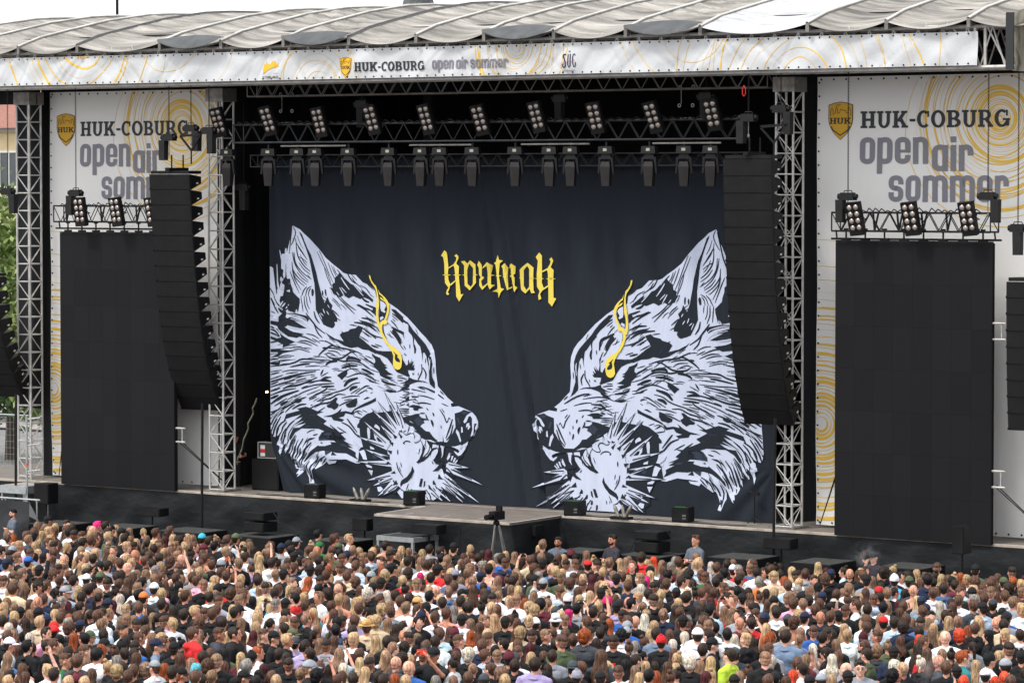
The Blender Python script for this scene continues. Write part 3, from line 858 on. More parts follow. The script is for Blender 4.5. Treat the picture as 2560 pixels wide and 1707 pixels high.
mb = MB(); skirt(mb, [(-19, -.02), (-1.82, -.02), (-1.68, -2.28), (2.40, -2.28), (2.32, -.02), (19, -.02)], 0, DZ-.05)
part('skirt', mb, M_CLOTHBLK, stage, smooth=True)
mb = MB()
for a, b in (((-19, .015), (-1.82, .015)), ((-1.80, .0), (-1.64, -2.23)), ((-1.64, -2.23), (2.36, -2.23)), ((2.36, -2.23), (2.30, 0)), ((2.30, .015), (19, .015)), ((-7.7, .78), (7.4, .78))):
    d = Vector((b[0]-a[0], b[1]-a[1])).normalized(); n = Vector((-d.y, d.x))*.022
    mb.add([(a[0]-n.x, a[1]-n.y, DZ+.005), (b[0]-n.x, b[1]-n.y, DZ+.005), (b[0]+n.x, b[1]+n.y, DZ+.005), (a[0]+n.x, a[1]+n.y, DZ+.005)], [(0, 1, 2, 3)])
for x in (-1.0, 0.1, 1.2):
    mb.add([(x, -1.9, DZ+.006), (x+.03, -1.9, DZ+.006), (x+.03, -1.6, DZ+.006), (x, -1.6, DZ+.006)], [(0, 1, 2, 3)])
mb.box(-19, -.05, DZ-.035, 19, .0, DZ-.004) if False else None
part('edge_tape', mb, M_TAPE, stage)
mb = MB(); mb.box(-19, -.022, DZ-.05, -1.84, -.003, DZ+.004); mb.box(2.34, -.022, DZ-.05, 19, -.003, DZ+.004); mb.box(-1.66, -2.285, DZ-.05, 2.38, -2.262, DZ+.004)
part('edge_trim', mb, mat('raw_edge', (.36, .31, .26), .8, 0, 3, .4), stage)

# ---- interior black drapes
def drape(name, x0, y0, x1, y1, z0, z1, label, m=None):
    mb = MB(); L = math.hypot(x1-x0, y1-y0); n = int(L/.12); nz = 4; v = []
    ux, uy = (x1-x0)/L, (y1-y0)/L
    for i in range(n+1):
        l = L*i/n
        for j in range(nz):
            w_ = .05*math.sin(l*5.1+math.sin(l*1.7))+.02*math.sin(l*13+j)
            v.append((x0+ux*l-uy*w_, y0+uy*l+ux*w_, z0+(z1-z0)*j/(nz-1)))
    mb.add(v, [(i*nz+j, (i+1)*nz+j, (i+1)*nz+j+1, i*nz+j+1) for i in range(n) for j in range(nz-1)])
    return tag(part(name, mb, m or M_DARKIN, smooth=True), label, 'drape')
drape('black_drape', -18.5, 10.4, 18.5, 10.4, DZ, 13.2, 'black drape closing the back of the stage behind the wolf curtain')
drape('black_drape', -9.45, 1.4, -9.45, 10.3, DZ, 12.6, 'black side drape left of the wolf curtain inside the stage')
drape('black_drape', 7.95, 1.9, 7.95, 10.3, DZ, 12.3, 'black side drape right of the wolf curtain behind the truss tower')
drape('black_drape', -16.45, .90, -15.50, .90, DZ+1.9, 12.9, 'narrow black drape inside the leftmost truss tower')
drape('black_drape', -17.4, 3.2, -15.5, 3.2, 8.3+1.2, 13, 'black drape corner above the yellow house') if False else None

# ---- truss towers
def tower(x, y, z1, label, w=.46, zb=DZ):
    t = thing('truss_tower', (x, y, 0), label, 'truss tower', 'truss towers holding up the stage roof')
    mb = MB(); truss(mb, (0, 0, zb+.05), (0, 0, z1), w, w, .48, .028, .0135, 'Z'); part('lattice', mb, M_ALU, t)
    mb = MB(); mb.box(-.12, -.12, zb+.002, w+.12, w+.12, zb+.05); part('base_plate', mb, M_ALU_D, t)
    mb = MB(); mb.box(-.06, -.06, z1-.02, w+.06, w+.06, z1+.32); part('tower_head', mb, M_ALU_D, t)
    return t
drape('black_drape', -19, .55, -15.3, .55, 12.15, 13.6, 'black sheet for the shaded roof wing underside at the far left')  # dark sheet added to stand for the shaded underside of the roof wing
drape('black_drape', -15.3, 1.35, -9.4, 1.35, 12.2, 13.6, 'black drape above the left printed banner')
drape('black_drape', 8.0, 1.35, 16.8, 1.35, 12.2, 13.6, 'black drape above the right printed banner')
drape('black_drape', -16.0, 1.45, -15.25, 1.45, DZ, 13.2, 'thin black drape edge left of the left printed banner')
tower(-15.84, .3, 12.15, 'silver lattice truss tower at the far left edge of the stage', zb=0.05)
tower(-9.04, .3, 12.15, 'silver lattice truss tower right of the left video screen')
tower(8.16, .3, 12.15, 'silver lattice truss tower between the right speaker column and right banner')
mb = MB()

# ---- front fascia truss
ft = thing('fascia_truss', (0, -1.0, 12.5), 'silver box truss running along the front edge of the stage roof', 'truss')
mb = MB(); truss(mb, (-19, .12, .06), (15.0, .12, .06), .95, .90, .62, .045, .02, 'X'); part('lattice', mb, M_ALU, ft)
mb = MB()
for x in (13.95, 14.2, 14.75): mb.tube((x, .12, .1), (x, .12, .95), .04, n=8)
mb.tube((14.25, .12, .95), (14.72, .12, .1), .022); mb.tube((13.95, .12, .1), (13.4, .12, .95), .022)
part('end_post', mb, M_ALU, ft)
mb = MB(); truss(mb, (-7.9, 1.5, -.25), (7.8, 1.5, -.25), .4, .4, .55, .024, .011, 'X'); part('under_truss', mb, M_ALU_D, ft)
mb = MB()
r_ = random.Random(3)
x = -15.3
while x < 14:
    a = r_.uniform(-.10, .10); mb.tube((x, -.02, .93), (x+a, .0, 1.01+r_.uniform(0, .09)), .006, n=4); x += r_.uniform(.5, .9)
part('cable_tie', mb, M_PALE, ft)

# fascia banner
FB = (-19, 14.08, 12.60, 13.34); FBY = -1.02
M_BAN = mat('banner_vinyl', (.53, .545, .565), .5, 0, 0, 0, .03, 2.6, (1, 1, .8), spec=.35)
M_BAN2 = mat('mesh_banner', (.72, .715, .705), .75, 0, 0, 0, .05, .9, (1.6, 1, .5))
M_GOLD = mat('gold_print', '#dba81c', .5, 0, 0, 0, .05, 1.6, (1, 1, .6)); M_GOLDL = mat('gold_ring_print', '#dcb445', .6)
M_INK = mat('black_print', '#1c2229', .5); M_GREYP = mat('grey_print', '#77767f', .6); M_PINK = mat('magenta_print', '#b0457f', .6)
M_NAVYP = mat('navy_print', '#23223f', .6); M_HOLE = mat('eyelet_black', (.02, .02, .02), .4, .5)
fb = thing('banner', (0, FBY, 12.6), 'long narrow white sponsor banner tied along the roof front truss', 'banner')
_cr = random.Random(21)
CREASE = [(_cr.uniform(-18, 14), _cr.choice((-1, 1))*_cr.uniform(.5, 1.5), _cr.uniform(.008, .022), _cr.uniform(.035, .08)) for _ in range(70)]
def fbw(x, z):
    return FBY+sum(a*math.exp(-((x-x0-k*(z-12.97))/w_)**2) for x0, k, a, w_ in CREASE if abs(x-x0) < 1.2)+.018*math.sin(x*2.7+z*4+1.6*math.sin(x*.7))*math.sin(z*4.5)+.016*math.sin(x*5.3-z*6.5+2*math.sin(x*.45))
mb = MB(); nx, nz = 1100, 11; v = []
for i in range(nx+1):
    for j in range(nz):
        xx = FB[0]+(FB[1]-FB[0])*i/nx; zz = FB[2]+(FB[3]-FB[2])*j/(nz-1); v.append((xx, fbw(xx, zz)-FBY, zz-12.6))
mb.add(v, [(i*nz+j, (i+1)*nz+j, (i+1)*nz+j+1, i*nz+j+1) for i in range(nx) for j in range(nz-1)])
part('sheet', mb, M_BAN, fb, smooth=True)
def onf(off): return lambda x, z: fbw(x, z)-FBY-off
def to_local(polys, z0): return [[(p[0], p[1]-z0) for p in pl] for pl in polys]
def fprint(name, polys, off, m):
    clip = (FB[0], FB[1]-.01, FB[2]+.01, FB[3]-.01)
    g = print_mesh(name, polys, lambda x, z: fbw(x, z)-FBY-off, m, fb, .06, clip)
    for q in g.data.vertices: q.co.z -= 12.6
    g.data.update(); return g
def P2(x, y): p = at(x, y, FBY); return (p[0], p[2])
rg = []
for cx, cy, rads, sd_, wm in ((205, 95, [.5+.28*k for k in range(9)], 3, .05), (795, 218, [.25+.14*k for k in range(9)], 4, .012), (1290, 118, [.12+.085*k for k in range(16)], 5, .022), (2000, 210, [.55+.26*k for k in range(12)], 6, .035), (420, 60, [1.2, 1.6, 2.1], 8, .012), (1730, 60, [.9, 1.6, 2.0], 9, .016)):
    p = P2(cx, cy); rg += rings(p[0], p[1], rads, FB, sd_, .10, .012, wm*1.3, 1.0)
fprint('ring_pattern', rg, .006, M_GOLDL)
a, b, c = P2(887.9, 179.6), P2(888, 156.7), P2(1061.8, 176)
fprint('lettering', text_polys(SLAB, 'HUK-COBURG', a[0], a[1], b[1]-a[1], c[0]-a[0]), .018, M_INK)
a, b, c = P2(1082, 173.5), P2(1082, 151.2), P2(1270.5, 170)
fprint('lettering', text_polys(COND, 'open air sommer', a[0], a[1], b[1]-a[1], c[0]-a[0]), .018, M_GREYP)
a, b = P2(850, 196), P2(879, 143)
sh = shield_polys(a[0], a[1]-.0, b[0]-a[0], b[1]-a[1])
for nm, pl, of, m in (('shield_border', sh[0], .010, M_INK), ('shield_emblem', sh[1], .014, M_GOLD), ('shield_drawing', sh[2], .018, M_INK)): fprint(nm, pl, of, m)
def TP(ox, oy, s, arr): return [P2(ox+x/s, oy+y/s) for x, y in arr]
fprint('castle_emblem', [TP(640, 130, 4.48, [(85, 120), (92, 150), (108, 145), (115, 98), (122, 130), (140, 140), (165, 140), (180, 105), (212, 103), (222, 135), (238, 140), (245, 120), (256, 165), (200, 175), (140, 205), (85, 250)])], .012, M_GOLD)
def font_text(txt, x, z, h, width, y, m, parent, name='lettering', bold=0):
    cu = bpy.data.curves.new(name, 'FONT'); cu.body = txt; cu.size = 1; cu.offset = bold; cu.resolution_u = 3
    o = bpy.data.objects.new('tmp', cu); COL.objects.link(o); bpy.context.view_layer.update()
    me = bpy.data.meshes.new_from_object(o.evaluated_get(bpy.context.evaluated_depsgraph_get())); bpy.data.objects.remove(o)
    co = np.array([q.co[:] for q in me.vertices]); mn = co.min(0); mx = co.max(0)
    for q in me.vertices:
        q.co = (x+(q.co.x-mn[0])/(mx[0]-mn[0])*width, y, z+(q.co.y-mn[1])/(mx[1]-mn[1])*h)
    me.update(); me.materials.clear(); me.name = name
    return part(name, me, m, parent)
a, b = P2(658.5, 197), P2(697, 190.3)
font_text('COBURG', a[0], a[1]-12.6, b[1]-a[1], b[0]-a[0], -.03, M_INK, fb, bold=.015)
a, b = P2(685, 185.5), P2(697, 183)
font_text('STADT', a[0], a[1]-12.6, b[1]-a[1], b[0]-a[0], -.03, M_GREYP, fb)
a, b = P2(1408, 180), P2(1440.5, 173.6)
font_text('Und mehr.', a[0], a[1]-12.6, b[1]-a[1], b[0]-a[0], -.03, M_INK, fb)
Q = lambda arr: TP(1380, 120, 11.2, arr)
sp_ = []
for pts, wd in (([(405, 200), (370, 185), (330, 200), (325, 250), (370, 330), (400, 420), (395, 520), (360, 555), (325, 520), (318, 450)], .035), ([(325, 210), (385, 370)], .03), ([(465, 175), (465, 480), (500, 550), (530, 500), (530, 170)], .03), ([(665, 220), (650, 170), (615, 180), (598, 260), (605, 450), (630, 540), (665, 520), (675, 400)], .025), ([(482, 85), (482, 122)], .018), ([(512, 85), (512, 122)], .018)):
    sp_ += line_poly(Q(pts), wd)
fprint('power_company_letters', sp_, .012, M_NAVYP)
fprint('script_lettering', sum([line_poly(Q(p), .009) for p in ([(330, 440), (370, 380), (340, 400), (370, 430), (330, 460), (390, 440), (420, 400), (430, 415), (460, 390), (480, 400), (500, 375), (530, 385), (560, 360), (560, 410), (575, 350), (600, 355), (630, 320), (620, 350), (655, 335)],)], []), .017, M_PINK)
mb = MB(); x = -15.3
while x < 14.05:
    for z in (.04, .70): mb.tube((x, fbw(x, z+12.6)-FBY-.012, z), (x, fbw(x, z+12.6)-FBY+.01, z), .021, n=8)
    x += .27
part('eyelet', mb, M_HOLE, fb)['kind'] = 'stuff'

# ---- roof canopy with beams
roof = thing('stage_roof', (0, 0, 13.6), 'grey weathered fabric roof sagging between its beams over the stage', 'roof')
prof = [(-1.15, 0.0), (-.3, .27), (.7, .48), (1.6, .66), (2.4, .82), (3.2, .93), (4.1, 1.05), (5.2, 1.12), (6.4, 1.15), (7.8, 1.12), (9.2, 1.0), (10.6, .75), (12, .4)]
def zprof(y):
    ys = [p[0] for p in prof]; return float(np.interp(y, ys, [p[1] for p in prof]))
BX = [-18.6, -16.5, -14.42, -12.32, -9.47, -7.42, -5.38, -3.3, -1.22, .82, 2.86, 4.91, 6.97, 9.83, 11.86, 13.92, 15.9, 18.0]
M_ROOF = mat('roof_fabric', (.25, .236, .216), .8, 0, 1.6, .62, .35, 2.0, (.28, 2.0, 1)); M_ROOFW = mat('new_roof_fabric', (.42, .43, .445), .6, 0, 1.5, .15, .35, 2, (.35, 1.3, 1))  # roof fabric: stretched colour noise paints wrinkle shade along with dirt streaks
M_SLEEVE_SHADE = mat('sleeve_and_shade_grey', (.055, .06, .066), .6, 0, 3, .3, .02, 4); M_RIB = mat('beam_sleeve', (.52, .51, .48), .6, 0, 2, .25)
for k, (xa, xb) in enumerate(zip(BX, BX[1:])):
    nx, ny = 18, 120; v = []
    for i in range(nx+1):
        u = i/nx; x = xa+(xb-xa)*u
        for j in range(ny+1):
            y = -1.15+(12+1.15)*j/ny
            sag = 4*u*(1-u)*(.19-.06*min(1, (y+1.35)/7))
            # tension folds running out of the beams like smiles
            ph = (y*6.3+8.0*u*(1-u)*1.5+k*1.7+1.2*math.sin(y*1.1+k)+.8*math.sin(u*5+k))
            fold = (.062*(1-abs(math.sin(ph*.5)))**1.6+.024*math.sin(ph*1.9+k+u*3)+.010*math.sin(ph*4.3+u*7))*min(1, 6*u*(1-u)+.25)*(1 if j else 0)*(.55+.45*math.sin(y*.8+k*2.3))
            front = 0
            v.append((x, y+front, zprof(y)-sag+fold+.01))
    mb = MB(); mb.add(v, [(i*(ny+1)+j, (i+1)*(ny+1)+j, (i+1)*(ny+1)+j+1, i*(ny+1)+j+1) for i in range(nx) for j in range(ny)])
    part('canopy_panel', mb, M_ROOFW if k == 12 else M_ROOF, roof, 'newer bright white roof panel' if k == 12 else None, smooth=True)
for k, x in enumerate(BX):
    mb = MB()
    for (y0, z0), (y1, z1) in zip(prof, prof[1:]):
        mb.hexa([(x-.045, y0, z0-.17), (x+.045, y0, z0-.17), (x+.045, y1, z1-.17), (x-.045, y1, z1-.17)], [(x-.045, y0, z0+.035), (x+.045, y0, z0+.035), (x+.045, y1, z1+.035), (x-.045, y1, z1+.035)])
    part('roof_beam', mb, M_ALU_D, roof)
    mb = MB()
    for (y0, z0), (y1, z1) in zip(prof, prof[1:]):
        mb.tube((x, y0, z0+.025), (x, y1, z1+.025), .042, n=6, cap=False)
    part('beam_sleeve', mb, M_RIB if k not in (3, 7) else M_SLEEVE_SHADE, roof)
for k in (4, 6, 9, 11):   # dark sheets standing in for the shaded canopy underside at four panels
    xa, xb = BX[k], BX[k+1]; n = 16; v = []
    for i in range(n+1):
        u = i/n; s_ = 4*u*(1-u); x = xa+(xb-xa)*u
        v += [(x, -1.22-.05*s_, .06-.19*s_+.05), (x, -1.24-.06*s_, .06-.21*s_), (x, -1.0+.2*s_, .13-.17*s_+.25*s_)]
    mb = MB(); mb.add(v, [(i*3+1, (i+1)*3+1, (i+1)*3, i*3) for i in range(n)]+[(i*3, (i+1)*3, (i+1)*3+2, i*3+2) for i in range(n)]); part('underside_shade', mb, M_SLEEVE_SHADE, roof, smooth=True)
# dark liner under the canopy and purlins
mb = MB(); mb.box(-18.8, .2, -.62, 18.8, 10.4, -.58); part('ceiling_liner', mb, M_DARKIN, roof)
mb = MB(); mb.box(-18.8, .55, -1.1, 18.8, .60, -.20) if False else mb.box(-18.8, .55, -.58, 18.8, .60, .32); part('front_liner', mb, M_DARKIN, roof)
mb = MB()
for x in np.arange(-14.9, 14.9, 1.02):
    mb.tube((x, -.9, -.40), (x+.45, .1, .10), .018, n=5)
part('roof_brace', mb, M_ALU_D, roof)
# side curtain at right end of roof
mb = MB(); v = []; n = 14; nz = 9
for i in range(n+1):
    for j in range(nz):
        y = -1.3+i*.85; z = -1.15+1.25*j/(nz-1)
        v.append((15.08+.05*math.sin(i*1.9+j*.7)+.03*math.sin(j*1.7), y, z+max(0, zprof(y))*(j/(nz-1))))
mb.add(v, [(i*nz+j, (i+1)*nz+j, (i+1)*nz+j+1, i*nz+j+1) for i in range(n) for j in range(nz-1)])
part('side_curtain', mb, [mat('faded_side_curtain', (.32, .30, .24), .8, 0, 2.2, .75, .03, 4, (1, 1.5, .6))], roof, smooth=True)
mb = MB(); mb.box(14.93, -1.34, -1.12, 15.12, -1.30, .12); part('curtain_edge', mb, mat('curtain_edge_cloth', (.022, .024, .027), .7), roof)

# ---- big side banners
BY = 1.1
RB = dict(rings=[(13.56, 11.48, [.05+.052*k for k in range(14)], .02, .035, .05), (13.56, 11.48, [.75+.060*k for k in range(24)], .05, .012, .045), (13.56, 11.45, [2.2, 2.32], .05, .008, .016), (8.95, 4.38, [.17+.092*k for k in range(13)], .02, .05, .075), (8.95, 4.38, [1.36+.11*k for k in range(15)], .03, .03, .075), (8.95, 4.38, [3.1, 3.35, 3.7, 4.3], .01, .012, .035)])
def ban_y(x, z):
    e = max(0, 1-(z-DZ)/3.0)
    return BY+.012*math.sin(x*4.1-z*1.9)*math.sin(z*.9+x)+.012*math.sin(x*1.6+z*.8)+.02*e*math.sin(x*3.1+z*2.3)+.014*math.sin(z*1.3+x*.5)
def side_banner(dx, x0, x1, label):
    t = thing('banner', (0, 0, 0), label, 'banner', 'tall printed banners either side of the stage')
    z0, z1 = DZ+.06, 12.48; nx = max(6, int((x1-x0)/.16)); nz = 90; v = []
    for i in range(nx+1):
        for j in range(nz+1):
            x = x0+(x1-x0)*i/nx; z = z0+(z1-z0)*j/nz; v.append((x, ban_y(x, z), z))
    mb = MB(); mb.add(v, [(i*(nz+1)+j, (i+1)*(nz+1)+j, (i+1)*(nz+1)+j+1, i*(nz+1)+j+1) for i in range(nx) for j in range(nz)])
    part('sheet', mb, M_BAN2, t, smooth=True)
    clip = (x0+.02, x1-.02, z0+.02, z1-.02)
    def bp(nm, pl, off, m):
        pl = [[(p[0]+dx, p[1]) for p in q] for q in pl]
        return print_mesh(nm, pl, lambda x, z: ban_y(x, z)-off, m, t, .16, clip)
    rg = []
    for i, (cx, cz, rr, wo, w0, w1) in enumerate(RB['rings']): rg += rings(cx, cz, rr, (x0-dx, x1-dx, z0, z1), 20+i, wo, w0, w1)
    bp('ring_pattern', rg, .006, M_GOLDL)
    bp('lettering', text_polys(SLAB, 'HUK-COBURG', 9.95, 11.28, .39, 3.86), .012, M_INK)
    bp('lettering', text_polys(COND, 'open', 9.94, 10.45, .62, 1.78)+text_polys(COND, 'air', 11.82, 10.28, .61, 1.07)+text_polys(COND, 'sommer', 10.71, 9.58, .61, 3.08), .012, M_GREYP)
    sh = shield_polys(9.10, 11.01, .66, .89)
    for nm, pl, of, m in (('shield_border', sh[0], .010, M_INK), ('shield_emblem', sh[1], .014, mat('gold_shield_print', '#c79a26', .6)), ('shield_drawing', sh[2], .018, M_INK)): bp(nm, pl, of, m)
    mb = MB(); z = z0+.1
    while z < z1: mb.tube((x0+.05, ban_y(x0, z)-.012, z), (x0+.05, ban_y(x0, z)+.01, z), .025, n=6); z += .32
    x = x0+.1
    while x < x1: mb.tube((x, ban_y(x, z0+.06)-.012, z0+.06), (x, ban_y(x, z0+.06)+.01, z0+.06), .025, n=6); mb.tube((x, ban_y(x, z1-.06)-.012, z1-.06), (x, ban_y(x, z1-.06)+.01, z1-.06), .025, n=6); x += .33
    e = part('eyelet', mb, M_HOLE, t); e['kind'] = 'stuff'
    return t
side_banner(0, 8.80, 16.6, 'tall white banner with gold rings and shield behind the right video screen')
side_banner(-24.19, -15.36, -9.42, 'tall white banner with gold rings and shield behind the left video screen')

# ---- LED screens
def led_mat():
    m = mat('led_panel', (.0125, .0135, .0145), .65, 0, 0, 0, .0, 1, spec=.12); n = m.node_tree.nodes; l = m.node_tree.links; b = n['Principled BSDF']
    tc = n.new('ShaderNodeTexCoord'); mp = n.new('ShaderNodeMapping'); mp.inputs['Scale'].default_value = (2, 1, 1.04); sn = n.new('ShaderNodeVectorMath'); sn.operation = 'FLOOR'
    wn = n.new('ShaderNodeTexWhiteNoise'); wn.noise_dimensions = '3D'; mx = n.new('ShaderNodeMix'); mx.data_type = 'RGBA'
    mx.inputs[6].default_value = (.0080, .0084, .0100, 1); mx.inputs[7].default_value = (.0104, .0108, .0124, 1)
    nz = n.new('ShaderNodeTexNoise'); nz.inputs['Scale'].default_value = 160; mm = n.new('ShaderNodeMath'); mm.operation = 'MULTIPLY'
    l.new(tc.outputs['Object'], mp.inputs[0]); l.new(mp.outputs[0], sn.inputs[0]); l.new(sn.outputs[0], wn.inputs[0]); l.new(wn.outputs[0], mx.inputs[0]); l.new(mx.outputs[2], b.inputs['Base Color'])
    return m
M_LED = led_mat()
def led_screen(x, label):
    t = thing('video_screen', (x, -.12, DZ-.02), label, 'video screen', 'dark LED screens hung either side of the stage')
    mb = MB()
    for i in range(8):
        for j in range(7):
            g = .0012; mb.box(i*.5+g, 0, j*.9628+g, (i+1)*.5-g, .09, (j+1)*.9628-g)
    part('led_panels', mb, M_LED, t)
    mb = MB(); mb.box(-.02, .092, 0, 4.02, .11, 6.74); part('backing', mb, M_BLKSTEEL, t)
    for i in range(8):
        mb = MB(); xc = .25+i*.5; mb.box(xc-.11, .02, 6.745, xc+.11, .09, 6.83); mb.tube((xc, .05, 6.8), (xc, .05, 7.02), .022); mb.box(xc-.05, .02, 7.0, xc+.05, .08, 7.05); part('hanging_bracket', mb, M_BLKSTEEL, t)
    mb = MB(); mb.box(0, .0, 6.742, 4, .09, 6.78); part('top_rail', mb, M_BLKSTEEL, t)
    mb = MB()
    for z in (1.3, 4.6): mb.tube((4.0, .06, z), (4.32, .06, z), .025, m=0); mb.tube((4.0, .06, z+.36), (4.32, .06, z+.36), .025); mb.tube((4.22, .06, z), (4.22, .06, z+.36), .015)
    part('side_strut', mb, M_ALU, t)
    mb = MB()
    for q in (0, .07): mb.tube((0, .1, 1.45-q), (-.9, .9, .12), .012, n=4); mb.tube((4.1, .1, 1.35-q), (5.1, .9, .12), .012, n=4)
    part('brace_strap', mb, M_BLKSTEEL, t)
    return t
led_screen(10.0, 'large dark video screen hanging at the right of the stage')
led_screen(-13.9, 'large dark video screen hanging at the left partly behind speaker column')

# ---- eight-lens blinder lamp
def blinder_proto():
    root = thing('blinder_lamp', (0, 0, 0), '', 'stage light')
    mb = MB(); mb.box(-.19, -.03, -.42, .19, .10, .38); mb.box(-.205, -.045, -.42, -.19, .11, .40); mb.box(.19, -.045, -.42, .205, .11, .40); mb.box(-.205, -.045, .38, .205, .11, .40); mb.box(-.012, -.045, -.30, .012, -.03, .38); mb.box(-.20, -.05, -.45, .20, .10, -.33)
    part('housing', mb, M_BLKSTEEL, root)
    for j in range(4):
        for i in (-1, 1):
            mb = MB(); c = (i*.095, -.03, .27-j*.175)
            mb.tube((c[0], -.030, c[2]), (c[0], -.046, c[2]), .072, .072, 14, 0)
            mb.ell((c[0], -.042, c[2]), (.055, .02, .055), 12, 6, 1); part('lens', mb, [M_LENSRIM, M_LENS], root, smooth=True)
    mb = MB(); mb.tube((-.21, .03, 0), (-.21, .22, -.1), .012); mb.tube((.21, .03, 0), (.21, .22, -.1), .012); mb.tube((-.21, .22, -.1), (.21, .22, -.1), .014); part('yoke', mb, M_BLKSTEEL, root)
    return root
BL0 = blinder_proto(); first_bl = True
def blinder(x, y, z, tilt, label, yaw=0, roll=0, group='eight lens blinder lamps above the stage'):
    global first_bl
    o = BL0 if first_bl else copy_tree(BL0); first_bl = False
    o.location = (x, y, z); o.rotation_euler = (tilt, roll, yaw); o.scale = (.88, .86, .90); return tag(o, label, 'stage light', group)
# ---- front lighting truss
lt = thing('lighting_truss', (0, 0, 11.05), 'black horizontal truss carrying blinders and moving heads above the curtain', 'truss')
mb = MB(); truss(mb, (-8.0, .05, 0), (7.3, .05, 0), .42, .46, .62, .026, .012, 'X'); part('lattice', mb, mat('black_truss', (.05, .052, .056), .4, .5, 6, .25), lt)
mb = MB()
for x0, x1 in ((-6.3, -4.2), (-2.2, -.3), (1.2, 3.2), (5.0, 6.9)): mb.tube((x0, -.1, -.10), (x1, -.1, -.10), .022)
part('front_pipe', mb, M_ALU_D, lt)
mb = MB(); truss(mb, (-8.0, .75, -.62), (7.3, .75, -.62), .3, .3, .5, .02, .01, 'X'); part('lower_lattice', mb, mat('black_truss', (0, 0, 0)), lt)
mb = MB(); r_ = random.Random(5); y0 = -.0
for x in np.arange(-7.9, 7.2, .25):
    mb.path([(x, .02, .47), (x+.12, .0, .50+r_.uniform(0, .05)), (x+.25, .02, .47)], .014)
part('cable_loom', mb, M_BLKSTEEL, lt)
BLX = [-8.36, -6.71, -5.04, -3.37, -1.67, -.03, 1.66, 3.37, 5.01, 6.67]
ordn = ['first', 'second', 'third', 'fourth', 'fifth', 'sixth', 'seventh', 'eighth', 'ninth', 'tenth', 'eleventh', 'twelfth', 'thirteenth', 'fourteenth', 'fifteenth', 'sixteenth']
for i, x in enumerate(BLX):
    blinder(x, -.12, 11.60+.03*math.sin(i*2.3), R_(14+2.5*math.sin(i*1.7)), f'eight lens blinder lamp on the lighting truss above the curtain, {ordn[i]} from left', R_(2+3*math.sin(i*2.9)), R_(-9+1.8*math.sin(i*3.7)))
# moving heads
def mh_proto():
    root = thing('moving_head_lamp', (0, 0, 0), '', 'stage light')
    mb = MB(); mb.hexa([(-.20, -.13, -.13), (.20, -.13, -.13), (.20, .13, -.13), (-.20, .13, -.13)], [(-.18, -.12, .05), (.18, -.12, .05), (.18, .12, .05), (-.18, .12, .05)]); mb.tube((0, 0, .05), (0, 0, .16), .03); part('base', mb, M_YOKE, root)
    mb = MB(); mb.box(-.05, -.134, -.07, .05, -.130, .0); part('display', mb, mat('display_panel', (.35, .35, .28), .4), root)
    mb = MB()
    mb.hexa([(-.17, -.07, -.26), (.17, -.07, -.26), (.17, .07, -.26), (-.17, .07, -.26)], [(-.11, -.06, -.15), (.11, -.06, -.15), (.11, .06, -.15), (-.11, .06, -.15)])
    for s in (-1, 1): mb.hexa([(s*.20-.025, -.05, -.62), (s*.20+.025, -.05, -.62), (s*.20+.025, .05, -.62), (s*.20-.025, .05, -.62)], [(s*.165-.03, -.07, -.22), (s*.165+.03, -.07, -.22), (s*.165+.03, .07, -.22), (s*.165-.03, .07, -.22)])
    part('yoke', mb, M_YOKE, root)
    mb = MB(); mb.hexa([(-.10, -.10, -.93), (.10, -.10, -.93), (.10, .10, -.93), (-.10, .10, -.93)], [(-.135, -.13, -.45), (.135, -.13, -.45), (.135, .13, -.45), (-.135, .13, -.45)])
    mb.hexa([(-.135, -.13, -.45), (.135, -.13, -.45), (.135, .13, -.45), (-.135, .13, -.45)], [(-.11, -.10, -.33), (.11, -.10, -.33), (.11, .10, -.33), (-.11, .10, -.33)]); part('head', mb, M_MOVHEAD, root)
    return root
MH0 = mh_proto(); MHX = [-8.12, -6.77, -5.82, -5.23, -4.17, -2.9, -1.89, -1.32, -.32, .97, 1.99, 2.61, 3.63, 4.86, 5.83, 6.57]
for i, x in enumerate(MHX):
    o = MH0 if i == 0 else copy_tree(MH0); o.location = (x, -.02, 10.84); o.scale = (.92, .92, .97); o.rotation_euler = (0, 0, R_(18+((i*37) % 13)-6))
    tag(o, f'moving head lamp pointing down in the row above the curtain, {ordn[i]} from left', 'stage light', 'moving head lamps hanging in a row')

